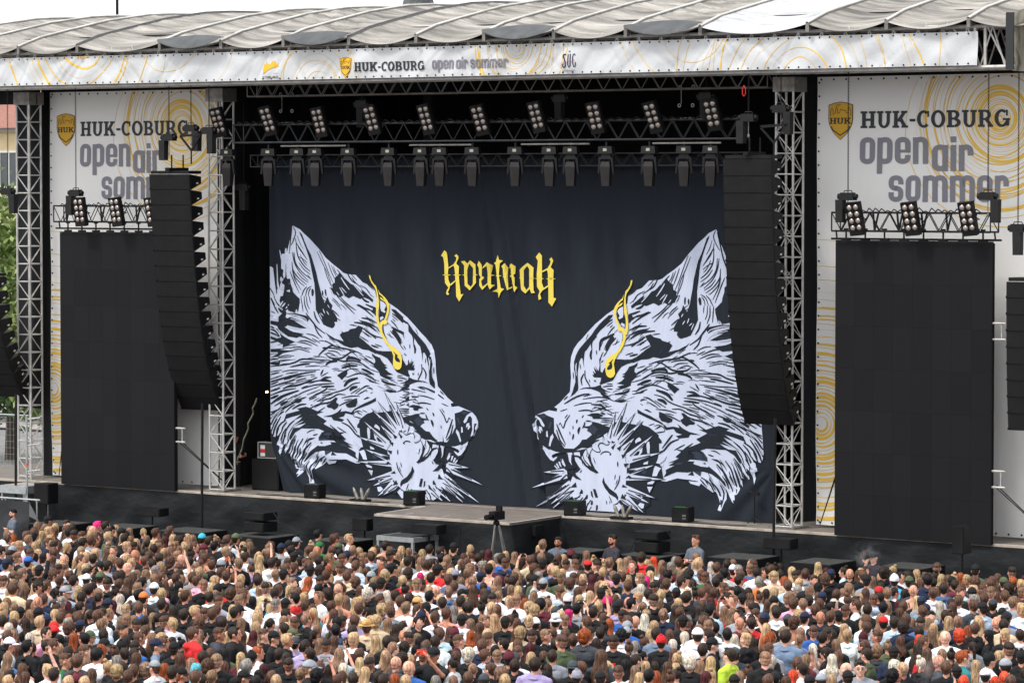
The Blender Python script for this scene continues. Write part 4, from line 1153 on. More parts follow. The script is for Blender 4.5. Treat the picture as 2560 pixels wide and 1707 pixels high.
# ---- chain hoists
def hoist(x, y, z, ztop, label, bag=-1, sc=1.0, drop=.5):
    ztop = z+(ztop-z)/.74
    t = thing('chain_hoist', (x, y, z), label, 'chain hoist', 'black chain hoists with chain bags'); t.scale = (.74, .74, .74)
    mb = MB(); mb.hexa([(-.26*sc, -.12, -.10), (.26*sc, -.12, -.10), (.26*sc, .12, -.10), (-.26*sc, .12, -.10)], [(-.22*sc, -.10, .14), (.20*sc, -.10, .14), (.20*sc, .10, .14), (-.22*sc, .10, .14)]); mb.tube((-.34*sc, 0, .02), (-.2*sc, 0, .02), .09, n=10); mb.tube((.2*sc, 0, .02), (.32*sc, 0, .02), .08, n=10); part('motor', mb, M_BLKSTEEL, t)
    mb = MB(); mb.path([(-.15, 0, .14), (-.12, 0, .20), (.12, 0, .20), (.15, 0, .14)], .015); part('handle', mb, M_BLKSTEEL, t)
    mb = MB(); mb.box(-.09, -.122, .0, .09, -.119, .05); part('maker_plate', mb, M_PALE, t) if False else None
    mb = MB(); n = 40; L = ztop-z-.14
    k = 0; zz = .14
    while zz < L+.14:
        a = (0.018, 0) if k % 2 else (0, .018); mb.tube((a[0], a[1], zz), (a[0], a[1], zz+.06), .008, n=4, cap=False); mb.tube((-a[0], -a[1], zz), (-a[0], -a[1], zz+.06), .008, n=4, cap=False); zz += .048; k += 1
    part('chain', mb, M_BLKSTEEL, t)
    mb = MB(); b = bag*.26; mb.hexa([(b-.12, -.11, -.78), (b+.12, -.11, -.78), (b+.12, .11, -.78), (b-.12, .11, -.78)], [(b-.13, -.12, -.08), (b+.13, -.12, -.08), (b+.13, .12, -.08), (b-.13, .12, -.08)]); part('chain_bag', mb, M_BAG, t)
    mb = MB(); mb.tube((0, 0, -.1), (0, 0, -drop), .014); mb.ell((0, 0, -drop-.04), (.045, .02, .06), 8, 5); part('hook', mb, M_ALU_D, t)
    return t
# screen trusses
def screen_truss(x0, x1, z, label, cap_l):
    t = thing('lighting_truss', (0, -.35, z), label, 'truss')
    mb = MB(); truss(mb, (x0, .05, 0), (x1, .05, 0), .4, .42, .5, .022, .012, 'X'); part('lattice', mb, M_BLKSTEEL, t)
    mb = MB(); mb.tube((x0-.15, .3, -.18), (x1+.15, .3, -.18), .025)
    for x in (x0, x1): mb.tube((x, .3, -.18), (x, .25, .02), .02)
    part('lower_pipe', mb, M_BLKSTEEL, t)
    mb = MB(); r_ = random.Random(int(x0))
    for x in np.arange(x0+.3, x1-.3, .16): mb.path([(x, .0, .44), (x+.08, -.03, .44+r_.uniform(.02, .1)), (x+.2, .0, .42)], .013)
    for x in np.arange(x0+.5, x1-.3, .62): mb.path([(x, -.02, .42), (x+.05, -.04, .02), (x+.14, -.03, .4)], .025)
    part('cable_loom', mb, M_BLKSTEEL, t); return t
screen_truss(10.0, 14.05, 8.92, 'black lighting truss on top of the right video screen', 0)
screen_truss(-13.95, -9.9, 8.98, 'black lighting truss on top of the left video screen', 0)
for i, px in enumerate((2137, 2276, 2419)):
    p = at(px, 545, -.5); blinder(p[0], -.5, p[2], R_(12), f'blinder lamp over the right video screen, {("leftmost", "middle one", "rightmost")[i]}', 0, R_(-5), 'blinder lamps above the video screens')
for i, px in enumerate((199, 290, 379)):
    p = at(px, 528, -.5); blinder(p[0], -.5, p[2], R_(8), ('blinder lamp over the left video screen beside the chain hoist', 'blinder lamp over the left video screen, middle one', 'blinder lamp half hidden behind the left speaker column')[i], 0, R_(-2 if i == 0 else -5), 'blinder lamps above the video screens')
ZU = 12.5
p = at(2120, 493, -.35); hoist(p[0], -.35, p[2], ZU, 'chain hoist at the left end of the right screen truss', -1)
p = at(2470, 492, -.35); hoist(p[0], -.35, p[2], ZU, 'chain hoist at the right end of the right screen truss', 1)
p = at(190, 484, -.35); hoist(p[0], -.35, p[2], ZU, 'chain hoist at the left end of the left screen truss', -1)
p = at(410, 345, -1); hoist(p[0], -.8, p[2], ZU, 'lowest chain hoist above the left speaker column', -1)
p = at(465, 322, -1); hoist(p[0], -.8, p[2], ZU, 'upper left chain hoist above the left speaker column', 1)
p = at(510, 328, -1); hoist(p[0], -.8, p[2], ZU, 'upper right chain hoist above the left speaker column', .4)
p = at(1860, 296, -1); hoist(p[0], -.8, p[2], ZU, 'chain hoist with red shackle above the right speaker column', -1)
p = at(1930, 273, -1); hoist(p[0], -.6, p[2], ZU, 'chain hoist at right above the right speaker column', 1)
p = at(20, 480, -.9); hoist(p[0], -.9, p[2], ZU, 'chain hoist beside the leftmost truss tower', 1)
p = at(2545, 572, -.9); hoist(p[0], -.9, p[2], ZU, 'chain hoist above the speaker column at the right edge', 0, .9)
p = at(610, 470, .9); hoist(p[0], .9, p[2], ZU, 'dim chain hoist hanging in the dark gap left of the curtain', 0)
for px, py in ((906, 262), (1402, 248), (1766, 243)):
    p = at(px, py, .5); hoist(p[0], .5, p[2], ZU+.4, {906: 'dim chain hoist behind the third and fourth blinder lamps', 1402: 'dim chain hoist behind the seventh and eighth blinder lamps', 1766: 'dim chain hoist left of the tenth blinder lamp'}[px], -.2)
mb = MB(); p = at(1860, 225, -.9)
mb.path([(0, 0, .10), (-.04, 0, .02), (-.04, 0, -.10), (0, 0, -.15), (.04, 0, -.10), (.04, 0, .02), (0, 0, .10)], .011); o = part('lifting_shackle', mb, M_RED, None, loc=tuple(p)); tag(o, 'red lifting shackle under the roof truss above right speaker column', 'shackle')

# ---- line arrays
def line_array(px, py, Y, n, hz, wid, yaw, label, splay, a0=0, dep=.62):
    p = at(px, py, Y); t = thing('line_array', (p[0], Y, p[2]), label, 'loudspeaker column', 'hanging columns of black line array speakers', rz=yaw)
    me = None; y = 0; z = 0; ang = a0
    for k in range(n):
        if me is None:
            mb = MB(); h = hz; b = .11
            mb.hexa([(0, 0, -h-.002), (wid, 0, -h-.002), (wid-.10, dep, -h+b), (.10, dep, -h+b)], [(0, 0, -.001), (wid, 0, -.001), (wid-.10, dep, -b), (.10, dep, -b)], 0)
            mb.box(.02, -.012, -h+.016, wid-.02, .0, -.016, 1)
            for xx in (-.006, wid-.01): mb.box(xx, -.02, -h, xx+.016, .05, -h+.05, 2)
            mb.box(wid-.085, .34, -h*.70, wid-.048, .42, -h*.60, 3)
            me = mb.mesh('speaker_cabinet')
            for m in (M_BLKBOX, M_GRILLE, M_BLKSTEEL, M_PALE): me.materials.append(m)
            mb = MB(); mb.box(wid-.098, .30, -h*.45, wid-.052, .40, -h*.25); hm = mb.mesh('handle_recess'); hm.materials.append(M_BLKSTEEL)
        c = link('speaker_cabinet', me, t, (0, y, z)); c.rotation_euler = (ang, 0, 0)
        link('handle_recess', hm, c)
        y += math.sin(ang)*hz*1.0; z -= math.cos(ang)*hz; ang += splay[k] if k < len(splay) else 0
        ang = ang
    mb = MB(); mb.box(.04, .02, .01, wid-.04, .55, .09); mb.box(wid*.45, -.1, .09, wid*.55, .75, .17); mb.tube((wid*.5, .1, .17), (wid*.5, .1, .5), .02); mb.tube((wid*.5, .6, .17), (wid*.5, .6, .5), .02); part('rigging_frame', mb, M_BLKSTEEL, t)
    return t
SPL = [.008, .008, .008, .008, .012, .014, .018, .02, .03, .035, .045, .055, .065, .075, .11, .12]
line_array(373, 436, -1.05, 16, .40, 1.30, R_(4), 'tall black line array of speakers in front of the left video screen', SPL, .075)
line_array(1807, 398, -1.05, 16, .395, 1.30, R_(2), 'tall black line array of speakers in front of the curtain right edge', [a*.85 for a in SPL], .05)
line_array(2516, 704, -1.6, 9, .36, 1.3, 0, 'black line array of speakers cut off by the right photo edge', [.01]*9)
line_array(-108, 690, -1.0, 9, .40, 1.3, R_(4), 'curved black line array hanging at the left photo edge', [.03, .04, .05, .06, .07, .08, .09, .10, .1], .15)
for (a, b, Y, z2, lab) in ((506, 1008, -1.05, 0, 'black cable pole hanging below the left speaker column'), (1938, 1045, -.9, 0, 'black cable hanging down beside the right inner tower'), (40, 985, -1.0, 0, 'black cable pole hanging below the leftmost speaker column')):
    p = at(a, b, Y); mb = MB(); mb.tube((0, 0, 0), (-.05, .0, -p[2]+.05), .035); o = part('cable_pole', mb, M_BLKSTEEL, None, loc=tuple(p)); tag(o, lab, 'cable pole')
for x0, z0, x1, z1, Y, lab in ((440, 322, 455, 430, -.9, 'left'),):
    pass
# triangular bridles over arrays
for cx, cy, lab in ((478, 352, 'black steel bridle triangle above the left speaker column'), (1935, 330, 'black steel bridle triangle above the right speaker column')):
    p = at(cx, cy, -1.0); mb = MB()
    for a, b in (((-.35, .12), (.35, .16)), ((-.35, .12), (0, -.25)), ((.35, .16), (0, -.25))): mb.hexa([(a[0]-.02, -.02, a[1]-.03), (b[0], -.02, b[1]-.03), (b[0], .02, b[1]-.03), (a[0]-.02, .02, a[1]-.03)], [(a[0]-.02, -.02, a[1]+.03), (b[0], -.02, b[1]+.03), (b[0], .02, b[1]+.03), (a[0]-.02, .02, a[1]+.03)])
    mb.tube((0, 0, -.25), (0, 0, -.6), .02); o = part('bridle', mb, M_BLKSTEEL, None, loc=tuple(p)); tag(o, lab, 'bridle')
# ================================================================ WOLF CURTAIN
CY = 1.2; CX0, CX1, CZ0, CZ1 = -7.73, 7.62, DZ+.01, 10.62
def cur_y(x, z):
    y = CY+.010*math.sin(x*1.1+.4*math.sin(z*.6))+.008*math.sin(x*2.3+z*.35)+.007*math.sin(x*4.9+.8*math.sin(z*.5))
    # diagonal centre creases
    for x0, k, a, wd in ((-.95, .16, .10, .06), (-.55, .19, .11, .055), (-.15, .13, .06, .08), (-2.9, .10, .04, .06), (-3.6, .08, .03, .06), (.55, .0, .02, .2)):
        d = x-(x0+k*(10.2-z)); y += a*math.exp(-(d/wd)**2)*min(1, max(0, (10.3-z)/2))
    # vertical pleats at left edge and upper left
    if z > 6.5: y += .03*math.sin(x*13)*math.exp(-((x+7.4)/.6)**2)+.008*math.sin(x*7+z*.5)*math.exp(-((x+4.8)/1.6)**2)
    # gathered folds pulled to the left hem
    px, pz = -7.75, 3.35; dx, dz = x-px, pz-z
    if dz > 0:
        an = math.atan2(dz, max(dx, .001)); r = math.hypot(dx, dz); lim = 1.0*max(0, 1-abs(an-.75)/.95)
        y += .085*math.sin(an*21+.6*r)*lim*min(1, r)*math.exp(-max(0, dx-2.6)/1.3)*min(1, dz/.6)
    px = 7.7; dx = px-x; dz = 3.4-z
    if dz > 0 and dx < 3.5:
        an = math.atan2(dz, max(dx, .001)); y += .04*math.sin(an*16)*max(0, 1-abs(an-.8)/.9)*math.exp(-max(0, dx-1.8)/.8)
    return y
def hem_x(x, z):     # left hem pulled inwards low down
    if z < 3.35: return x+(3.35-z)*.30*math.exp(-max(0, x-CX0)/.5)
    return x
curt = thing('stage_curtain', (0, 0, 0), 'huge dark curtain printed with two facing white wolf heads and yellow lettering', 'curtain')
M_CUR = mat('curtain_cloth', '#121a25', .9, 0, 2.0, .12, .012, 5, (3, 3, .5)); M_WOLFW = mat('wolf_white_print', '#b9c1d6', .9, 0, 1.4, .05, .012, 5, (3, 3, .5))
M_WOLFG = mat('wolf_grey_print', '#2b3242', .9); M_WOLFY = mat('wolf_yellow_print', '#d8c452', .9)
nx, nz = 200, 110; v = []
for i in range(nx+1):
    for j in range(nz+1):
        x = CX0+(CX1-CX0)*i/nx; z = CZ0+(CZ1-CZ0)*j/nz; hx = hem_x(x, z); v.append((hx, cur_y(hx, z), z))
mb = MB(); mb.add(v, [(i*(nz+1)+j, (i+1)*(nz+1)+j, (i+1)*(nz+1)+j+1, i*(nz+1)+j+1) for i in range(nx) for j in range(nz)])
part('cloth', mb, M_CUR, curt, smooth=True)
TILE = {'A': (670, 560, 8.711), 'B': (670, 740, 8.711), 'C': (670, 920, 8.711), 'D': (670, 1080, 8.711), 'E': (900, 680, 8.7095), 'F': (900, 860, 11.2), 'G': (880, 980, 11.2), 'H': (880, 1110, 5.971), 'I': (1040, 980, 6.4), 'J': (1040, 1110, 5.6), 'P': (0, 0, 1), 'K': (1095, 615, 4.335)}
def cpt(T, x, y):
    ox, oy, s = T; p = at(ox+x/s, oy+y/s, CY-.02); return (p[0], p[2])
layers = {'white': [], 'dark': [], 'white_detail': [], 'dark_detail': [], 'grey': [], 'yellow': [], 'yellow_hole': []}
MPX = 1/100.
for ln in WOLF.strip().split('\n'):
    tk = ln.split(); kind = tk[0]; T = None; pts = []; nums = []; wd = None; i = 1
    while i < len(tk):
        if tk[i] in TILE: T = TILE[tk[i]]; i += 1; continue
        if kind in 'stc' and wd is None: wd = float(tk[i])/T[2]*MPX; i += 1; continue
        if kind == 'k' and len(pts) == 2: wd = float(tk[i])/T[2]*MPX; i += 1; continue
        pts.append(cpt(T, float(tk[i]), float(tk[i+1]))); i += 2
    if kind == 'W': layers['white'].append(pts)
    elif kind == 'd': layers['dark'].append(pts)
    elif kind == 's': layers['dark'] += line_poly(pts, wd*1.5, True)
    elif kind == 'g': layers['grey'].append(pts)
    elif kind == 't': layers['white_detail'] += line_poly(pts, wd*1.15, True)
    elif kind == 'w': layers['white_detail'].append(pts)
    elif kind == 'k':
        a, b = np.array(pts[0]), np.array(pts[1]); d = (b-a)/np.hypot(*(b-a)); n = np.array([-d[1], d[0]]); hw = .085
        layers['spike_edge'] = layers.get('spike_edge', []); layers['spike'] = layers.get('spike', [])
        layers['spike_edge'].append([tuple(a-d*.10), tuple(b+n*(hw+.05)), tuple(b-n*(hw+.05))]); layers['spike'].append([tuple(a), tuple(b+n*hw), tuple(b-n*hw)])
        m0 = a+(b-a)*.3; m1 = a+(b-a)*.88; layers['dark_detail'] += line_poly([m0-n*.008, m1-n*.02], .026, False)
    elif kind == 'b': layers['dark_detail'].append(pts)
    elif kind == 'c': layers['dark_detail'] += line_poly(pts, wd*1.1, True)
    elif kind == 'y': layers['yellow'].append(pts)
    elif kind == 'z': layers['yellow_hole'].append(pts)
# extra fine fur strokes along the flow of the cheek and neck fur
fr = random.Random(11)
FLOW = [((690, 905), (800, 885)), ((700, 960), (800, 930)), ((690, 1010), (760, 965)), ((800, 880), (860, 890)), ((840, 925), (890, 925)), ((900, 905), (950, 935)), ((960, 960), (1000, 975)), ((800, 1000), (850, 975)), ((700, 870), (760, 860)), ((860, 850), (900, 880)), ((930, 800), (975, 840)), ((990, 830), (1010, 870)), ((760, 1100), (735, 1150)), ((790, 1130), (770, 1180)), ((1020, 1000), (1080, 1020)), ((820, 760), (850, 790))]
for (x0, y0), (x1, y1) in FLOW:
    for _ in range(8):
        ox, oy = fr.gauss(0, 22), fr.gauss(0, 12); k = fr.uniform(.25, .6); a = (x0+ox, y0+oy); b = (x0+ox+(x1-x0)*k, y0+oy+(y1-y0)*k)
        layers['dark'] += line_poly([cpt(TILE['P'], *a), cpt(TILE['P'], (a[0]+b[0])/2, (a[1]+b[1])/2-1.5), cpt(TILE['P'], *b)], fr.uniform(.014, .024), True)
def mir(p): return (2*(-.475+(8.9-p[1])*.053)-p[0], p[1])
OFF = [('white', .014, M_WOLFW, 'wolf_white'), ('dark', .020, M_CUR, 'wolf_shading'), ('grey', .024, M_WOLFG, 'wolf_grey_tone'), ('spike_edge', .026, M_CUR, 'spike_outline'), ('spike', .030, M_WOLFW, 'spike'), ('white_detail', .033, M_WOLFW, 'wolf_highlight'), ('dark_detail', .038, M_CUR, 'wolf_line'), ('yellow', .043, M_WOLFY, 'yellow_flame'), ('yellow_hole', .047, M_CUR, 'flame_gap')]
for key, off, m, nm in OFF:
    pl = layers[key]; both = pl+[[mir(p) for p in q] for q in pl]
    print_mesh(nm, both, lambda x, z, o=off: cur_y(x, z)-o, m, curt, .2, (CX0+.02, CX1-.1, CZ0+.03, CZ1), fine=(-7.75, -4.6, CZ0, 3.5, .055))
# yellow blackletter
KT = TILE['K']
LET = ["72 47 95 65 105 100 118 235 112 300 120 370 140 415 130 460 122 480 110 500 128 520 110 533 92 515 100 480 118 450 80 400 75 310 72 200 60 120 36 105",
 "205 88 225 105 230 130 205 190 235 220 232 300 240 400 255 525 283 518 260 560 238 602 205 545 200 380 145 430 135 415 195 370 192 300 185 240 175 210 118 245 120 232 175 198 200 160 208 125 185 108",
 "355 155 410 200 415 400 350 480 298 430 292 320 290 210 258 168 295 160 325 190",
 "445 160 475 205 478 240 530 175 578 210 572 300 575 415 602 425 562 472 538 415 482 476 450 430 450 360 465 340 447 310 445 240 428 205",
 "650 98 665 150 708 158 672 190 662 320 685 455 720 465 685 500 660 560 650 560 635 505 590 492 632 455 645 440 640 320 625 200 598 188 630 170",
 "722 185 745 240 795 190 832 220 832 300 815 315 828 345 830 430 852 450 828 500 800 440 752 480 735 420 712 330 705 240 690 222",
 "968 182 1035 235 1030 350 1035 480 1052 508 1010 512 988 465 945 515 890 470 885 350 882 260 920 220",
 "1100 70 1130 105 1132 270 1130 400 1150 455 1140 475 1110 520 1125 570 1095 585 1088 540 1105 490 1075 440 1072 300 1085 160 1060 120",
 "1232 122 1252 160 1225 230 1255 260 1252 350 1255 560 1283 568 1238 655 1200 610 1200 440 1140 480 1130 465 1195 425 1195 300 1185 260 1135 285 1133 270 1190 240 1215 200 1225 165 1210 145"]
HOLE = ["345 190 385 240 382 410 360 440 328 410 325 260", "480 245 530 215 540 300 538 400 485 440 470 380 505 340 478 325", "745 245 785 230 790 290 765 330 790 345 795 430 762 450 750 330", "965 215 985 250 985 440 955 475 930 430 930 260"]
def lp(s): a = list(map(float, s.split())); return [cpt(KT, a[i], a[i+1]) for i in range(0, len(a), 2)]
ticks = [[cpt(KT, a, y), cpt(KT, (a+b)/2, y-10), cpt(KT, b, y), cpt(KT, (a+b)/2, y+10)] for a, b, y in ((48, 145, 314), (168, 260, 314), (270, 350, 314), (378, 434, 312), (515, 600, 318), (612, 692, 323), (700, 770, 332), (865, 948, 344), (963, 1050, 350), (1052, 1155, 353), (1172, 1278, 355))]
print_mesh('lettering', [lp(s) for s in LET]+ticks, lambda x, z: cur_y(x, z)-.03, M_WOLFY, curt, .05)
print_mesh('lettering_gap', [lp(s) for s in HOLE], lambda x, z: cur_y(x, z)-.036, M_CUR, curt, .05)
mb = MB(); mb.tube((-7.8, 1.25, 10.66), (7.7, 1.25, 10.66), .03); part('curtain_pipe', mb, M_BLKSTEEL, curt)

# ================================================================ STAGE KIT
def sbox(name, x, y, z, w_, d_, h_, label, cat, m=M_BLKBOX, rz=0, group=None, extra=None):
    t = thing(name, (x, y, z), label, cat, group, rz)
    mb = MB(); b = .012
    mb.hexa([(-w_/2+b, -d_/2+b, 0), (w_/2-b, -d_/2+b, 0), (w_/2-b, d_/2-b, 0), (-w_/2+b, d_/2-b, 0)], [(-w_/2, -d_/2, b), (w_/2, -d_/2, b), (w_/2, d_/2, b), (-w_/2, d_/2, b)])
    mb.box(-w_/2, -d_/2, b, w_/2, d_/2, h_-b)
    mb.hexa([(-w_/2, -d_/2, h_-b), (w_/2, -d_/2, h_-b), (w_/2, d_/2, h_-b), (-w_/2, d_/2, h_-b)], [(-w_/2+b, -d_/2+b, h_), (w_/2-b, -d_/2+b, h_), (w_/2-b, d_/2-b, h_), (-w_/2+b, d_/2-b, h_)])
    part('cabinet', mb, m, t); mb = MB(); mb.box(-w_/2+.03, -d_/2-.012, .03, w_/2-.03, -d_/2-.001, h_-.04); part('grille', mb, M_GRILLE, t)
    return t
for x, y, lab in ((-5.5, .25, 'small black speaker box on the stage edge under the left wolf beard'), (-2.25, .15, 'small black speaker box beside the left end of the thrust'), (2.58, .2, 'small black speaker box just right of the thrust'), (5.59, .35, 'small black speaker box right of the right flame jets')):
    t = sbox('stage_speaker', x, y, DZ+.006, .42, .42, .36, lab, 'speaker', rz=R_(12), group='small black boxes along the stage edge')
    mb = MB(); mb.box(.06, -.228, .08, .15, -.224, .11); mb.box(.06, -.228, .14, .15, -.224, .19); part('label_plate', mb, mat('dim_label', (.10, .10, .10)), t)
    mb = MB(); mb.box(-.15, -.15, .362, .12, -.12, .368); part('green_tape', mb, mat('green_tape', (.03, .25, .06)), t)
def flame(px, py, lab):
    p = atz(px, py, DZ+.02); t = thing('flame_jet', (p[0], p[1]+.1, DZ+.006), lab, 'flame machine', 'silver flame jets on the stage edge')
    mb = MB(); mb.box(-.26, -.12, 0, .26, .12, .06); part('base', mb, M_BLKSTEEL, t)
    for x0, x1 in ((-.08, -.24), (.08, .0), (.12, .27)):
        mb = MB(); a = Vector((x0, 0, .05)); b = Vector((x1, .02, .34)); mb.tube(a, a+(b-a)*.7, .045, .045, 10); mb.tube(a+(b-a)*.7, b, .045, .02, 10); part('nozzle', mb, mat('flame_steel', (.24, .22, .19), .35, .7, 9, .3), t)
    mb = MB(); r_ = random.Random(px); pts = [(.3, 0, .02)]
    for k in range(9): pts.append((.3+.07*k, r_.uniform(-.12, .1), .015))
    mb.path(pts, .012); part('cable', mb, M_BLKSTEEL, t)
flame(895, 1252, 'silver cone flame jets on the stage edge left of the thrust')
flame(1548, 1296, 'silver cone flame jets on the stage edge right of the thrust')
# microphone stand at right
p = atz(1886, 1308, DZ); t = thing('microphone_stand', (p[0], p[1], DZ+.006), 'thin black microphone stand in front of the curtain at right', 'microphone stand')
mb = MB(); mb.tube((0, 0, 0), (0, 0, .72), .014); part('pole', mb, M_BLKSTEEL, t)
for a in (0, 2.1, 4.2): mb = MB(); mb.tube((0, 0, .12), (.2*math.cos(a), .2*math.sin(a), .01), .011); part('leg', mb, M_BLKSTEEL, t)
mb = MB(); mb.tube((-.17, 0, .76), (.13, 0, .68), .012); mb.box(-.03, -.03, .66, .12, .03, .74); part('boom', mb, M_BLKSTEEL, t)
# left wing: flight case, cables, desk, warm lamp
t = thing('flight_case', (-7.95, 1.5, DZ+.85), 'open flight case with red and white label in the dark wing left of curtain', 'flight case', rz=R_(6))
mb = MB(); mb.box(-.28, -.2, 0, .28, .2, .42); part('body', mb, mat('case_black', (.03, .03, .03), .6), t)
mb = MB()
for x in (-.285, .265):
    for z in (-.005, .405): mb.box(x, -.21, z, x+.02, .21, z+.02)
for x in (-.285, .265): mb.box(x, -.212, 0, x+.02, -.20, .42)
for z in (-.005, .405): mb.box(-.285, -.213, z, .285, -.20, z+.02)
part('edging', mb, M_SILVER, t)
mb = MB(); mb.box(-.20, -.208, .05, -.06, -.203, .34); part('white_label', mb, M_PALE, t); mb = MB(); mb.box(-.20, -.212, .14, -.06, -.2085, .24); part('red_label', mb, M_RED, t)
t = sbox('equipment_case', -7.95, 1.55, DZ+.003, .9, .6, .82, 'low black equipment case under the open flight case', 'flight case')
t = sbox('equipment_case', -7.3, 2.6, DZ+.003, 1.6, 1.0, .95, 'black wheeled case in the dark wing beside the curtain hem', 'flight case')
p = at(667, 980, 2.4); t = thing('work_light', tuple(p), 'small glowing warm work light in the dark left wing', 'light')
mb = MB(); mb.ell((0, 0, 0), (.03, .03, .025), 8, 6); mw = bpy.data.materials.new('warm_bulb'); mw.use_nodes = True; bb = mw.node_tree.nodes['Principled BSDF']; bb.inputs['Emission Color'].default_value = (1, .55, .2, 1); bb.inputs['Emission Strength'].default_value = 25
part('bulb', mb, mw, t); mb = MB(); mb.tube((0, .02, .02), (0, .15, .10), .05, .03, 8); part('hood', mb, M_BLKSTEEL, t)
mb = MB(); a = at(642, 995, .7); b = at(592, 1160, .5); pts = [tuple(a)]
for k in range(1, 14): u = k/13; pts.append((a[0]+(b[0]-a[0])*u+.015*math.sin(k*2.4), .7-.2*u+.04*math.cos(k*1.9), a[2]+(b[2]-a[2])*u))
mb.path(pts, .02); o = part('cable_bundle', mb, mat('old_rope', (.10, .098, .075), .9, 0, 30, .5)); tag(o, 'twisted grey green rope hanging in the dark left wing', 'rope')
for px, py in ((598, 700), (655, 735), (655, 755), (640, 957), (655, 960), (650, 975)): pass
# rigging rings seen as pale dots
for i, (px, py, lab) in enumerate(((715, 236, 'pale pipe clamp pair high left under the roof, upper'), (715, 278, 'pale pipe clamp pair high left under the roof, lower'), (1716, 218, 'pale pipe clamp pair high right under the roof, upper'), (1714, 264, 'pale pipe clamp pair high right under the roof, lower'))):
    p = at(px, py, 2.0); mb = MB()
    for dx in (-.18, .2):
        q = [(dx+.04*math.cos(a), 0, .04*math.sin(a)) for a in np.linspace(0, 6.28, 9)]; mb.path(q, .012, 4)
    mb.tube((-.2, .05, -.3), (.2, .05, -.3), .008) if i % 2 else mb.tube((-.18, .05, 0), (-.18, .05, -.4), .008)
    o = part('pipe_clamp', mb, M_ALU, None, loc=tuple(p)); tag(o, lab, 'clamp')

# ================================================================ PIT
def sub(px0, px1, pyt, Y, h, label, dep=1.15):
    a = at(px0, pyt, Y); b = at(px1, pyt, Y); w_ = (b[0]-a[0])*.72
    t = sbox('subwoofer', a[0]+w_*.62, Y, .0, w_, dep, a[2], label, 'subwoofer', group='flat black subwoofers on the ground along the stage front')
    mb = MB(); mb.box(-w_/2+.02, -dep/2+.02, a[2]+.002, w_/2-.02, dep/2-.02, a[2]+.006); part('top_panel', mb, mat('dusty_top', (.035, .037, .036), .8, 0, 9, .4), t)
    return t
for i, (a, b, y, lab) in enumerate(((96, 218, 1303, 'leftmost black subwoofer below the speaker on a pole'), (262, 382, 1311, 'black subwoofer below the grey box speaker at left'), (415, 561, 1320, 'black subwoofer under the left black cable pole'), (590, 741, 1332, 'black subwoofer carrying two stacked boxes left of the silver platform'), (799, 930, 1344, 'black subwoofer behind the silver platform'), (1405, 1512, 1372, 'black subwoofer between the two bearded guards'), (1563, 1714, 1380, 'black subwoofer carrying two stacked boxes right of centre'), (1785, 1949, 1385, 'black subwoofer right of the tall guard in grey'), (1993, 2137, 1398, 'black subwoofer left of the smoking guard with cap'), (2207, 2363, 1409, 'black subwoofer right of the smoking guard with cap'))):
    sub(a, b, y, -1.75, .9, lab)
def wedge(px0, px1, py0, py1, Y, label, stand=True, name='stand_speaker'):
    a = at(px0, py0, Y); b = at(px1, py1, Y); w_ = b[0]-a[0]; h = a[2]-b[2]
    t = thing(name, ((a[0]+b[0])/2, Y, b[2]), label, 'speaker', 'black fill speakers on stands in front of the stage')
    mb = MB(); mb.hexa([(-w_/2, -.2, 0), (w_/2, -.2, 0), (w_/2-.06, .25, 0), (-w_/2+.06, .25, 0)], [(-w_/2, -.2, h), (w_/2, -.2, h), (w_/2-.06, .25, h), (-w_/2+.06, .25, h)]); part('cabinet', mb, M_BLKBOX, t)
    mb = MB(); mb.box(-w_/2+.02, -.213, .02, w_/2-.02, -.201, h-.02); part('grille', mb, M_GRILLE, t)
    if stand:
        mb = MB(); mb.tube((0, 0, -b[2]+.02), (0, 0, 0), .022); part('pole', mb, M_BLKSTEEL, t)
        for k in range(3): mb = MB(); q = k*2.09; mb.tube((0, 0, -b[2]+.35), (.35*math.cos(q), .35*math.sin(q), -b[2]+.02), .014); part('leg', mb, M_BLKSTEEL, t)
    return t
wedge(351, 411, 1267, 1291, -1.0, 'black box speaker on a stand in front of the skirt at left')
wedge(893, 930, 1294, 1326, -.9, 'black box speaker tucked against the left side of the thrust')
wedge(1041, 1105, 1308, 1336, -2.7, 'black box speaker on a stand below the thrust front')
wedge(1294, 1352, 1309, 1340, -1.2, 'black box speaker on a stand right of the thrust')
wedge(1920, 1987, 1343, 1373, -1.0, 'black box speaker on a stand below the right inner tower')
wedge(2391, 2421, 1312, 1384, -1.2, 'tall black speaker on a pole in front of the right video screen')
t = wedge(98, 134, 1206, 1259, -.9, 'tall black speaker on a pole beside the silver side platform')
def stack(px0, px1, y0, y1, y2, lab, Y=-1.75):
    for k, (ya, yb) in enumerate(((y0, y1), (y1, y2))):
        a = at(px0, ya, Y); b = at(px1, yb, Y); t = sbox('stage_speaker', (a[0]+b[0])/2, Y, b[2]+.004*k, (b[0]-a[0])*.78, .55, a[2]-b[2]-.006, ('upper ' if k == 0 else 'lower ')+lab, 'speaker')
    mb = MB(); a = at(px1, y0+4, Y); b = at(px1+32, y2, Y); mb.tube(tuple(a), tuple(b), .012); a = at(px0, y0+14, Y); b = at(px0-22, y2, Y); mb.tube(tuple(a), tuple(b), .008)
    o = part('ratchet_strap', mb, M_BLKSTEEL); tag(o, 'black strap holding down the '+lab, 'strap')
stack(620, 683, 1276, 1301, 1330, 'box of the stacked speakers at left below the stage')
stack(1595, 1668, 1323, 1350, 1382, 'box of the stacked speakers right of centre below the stage')
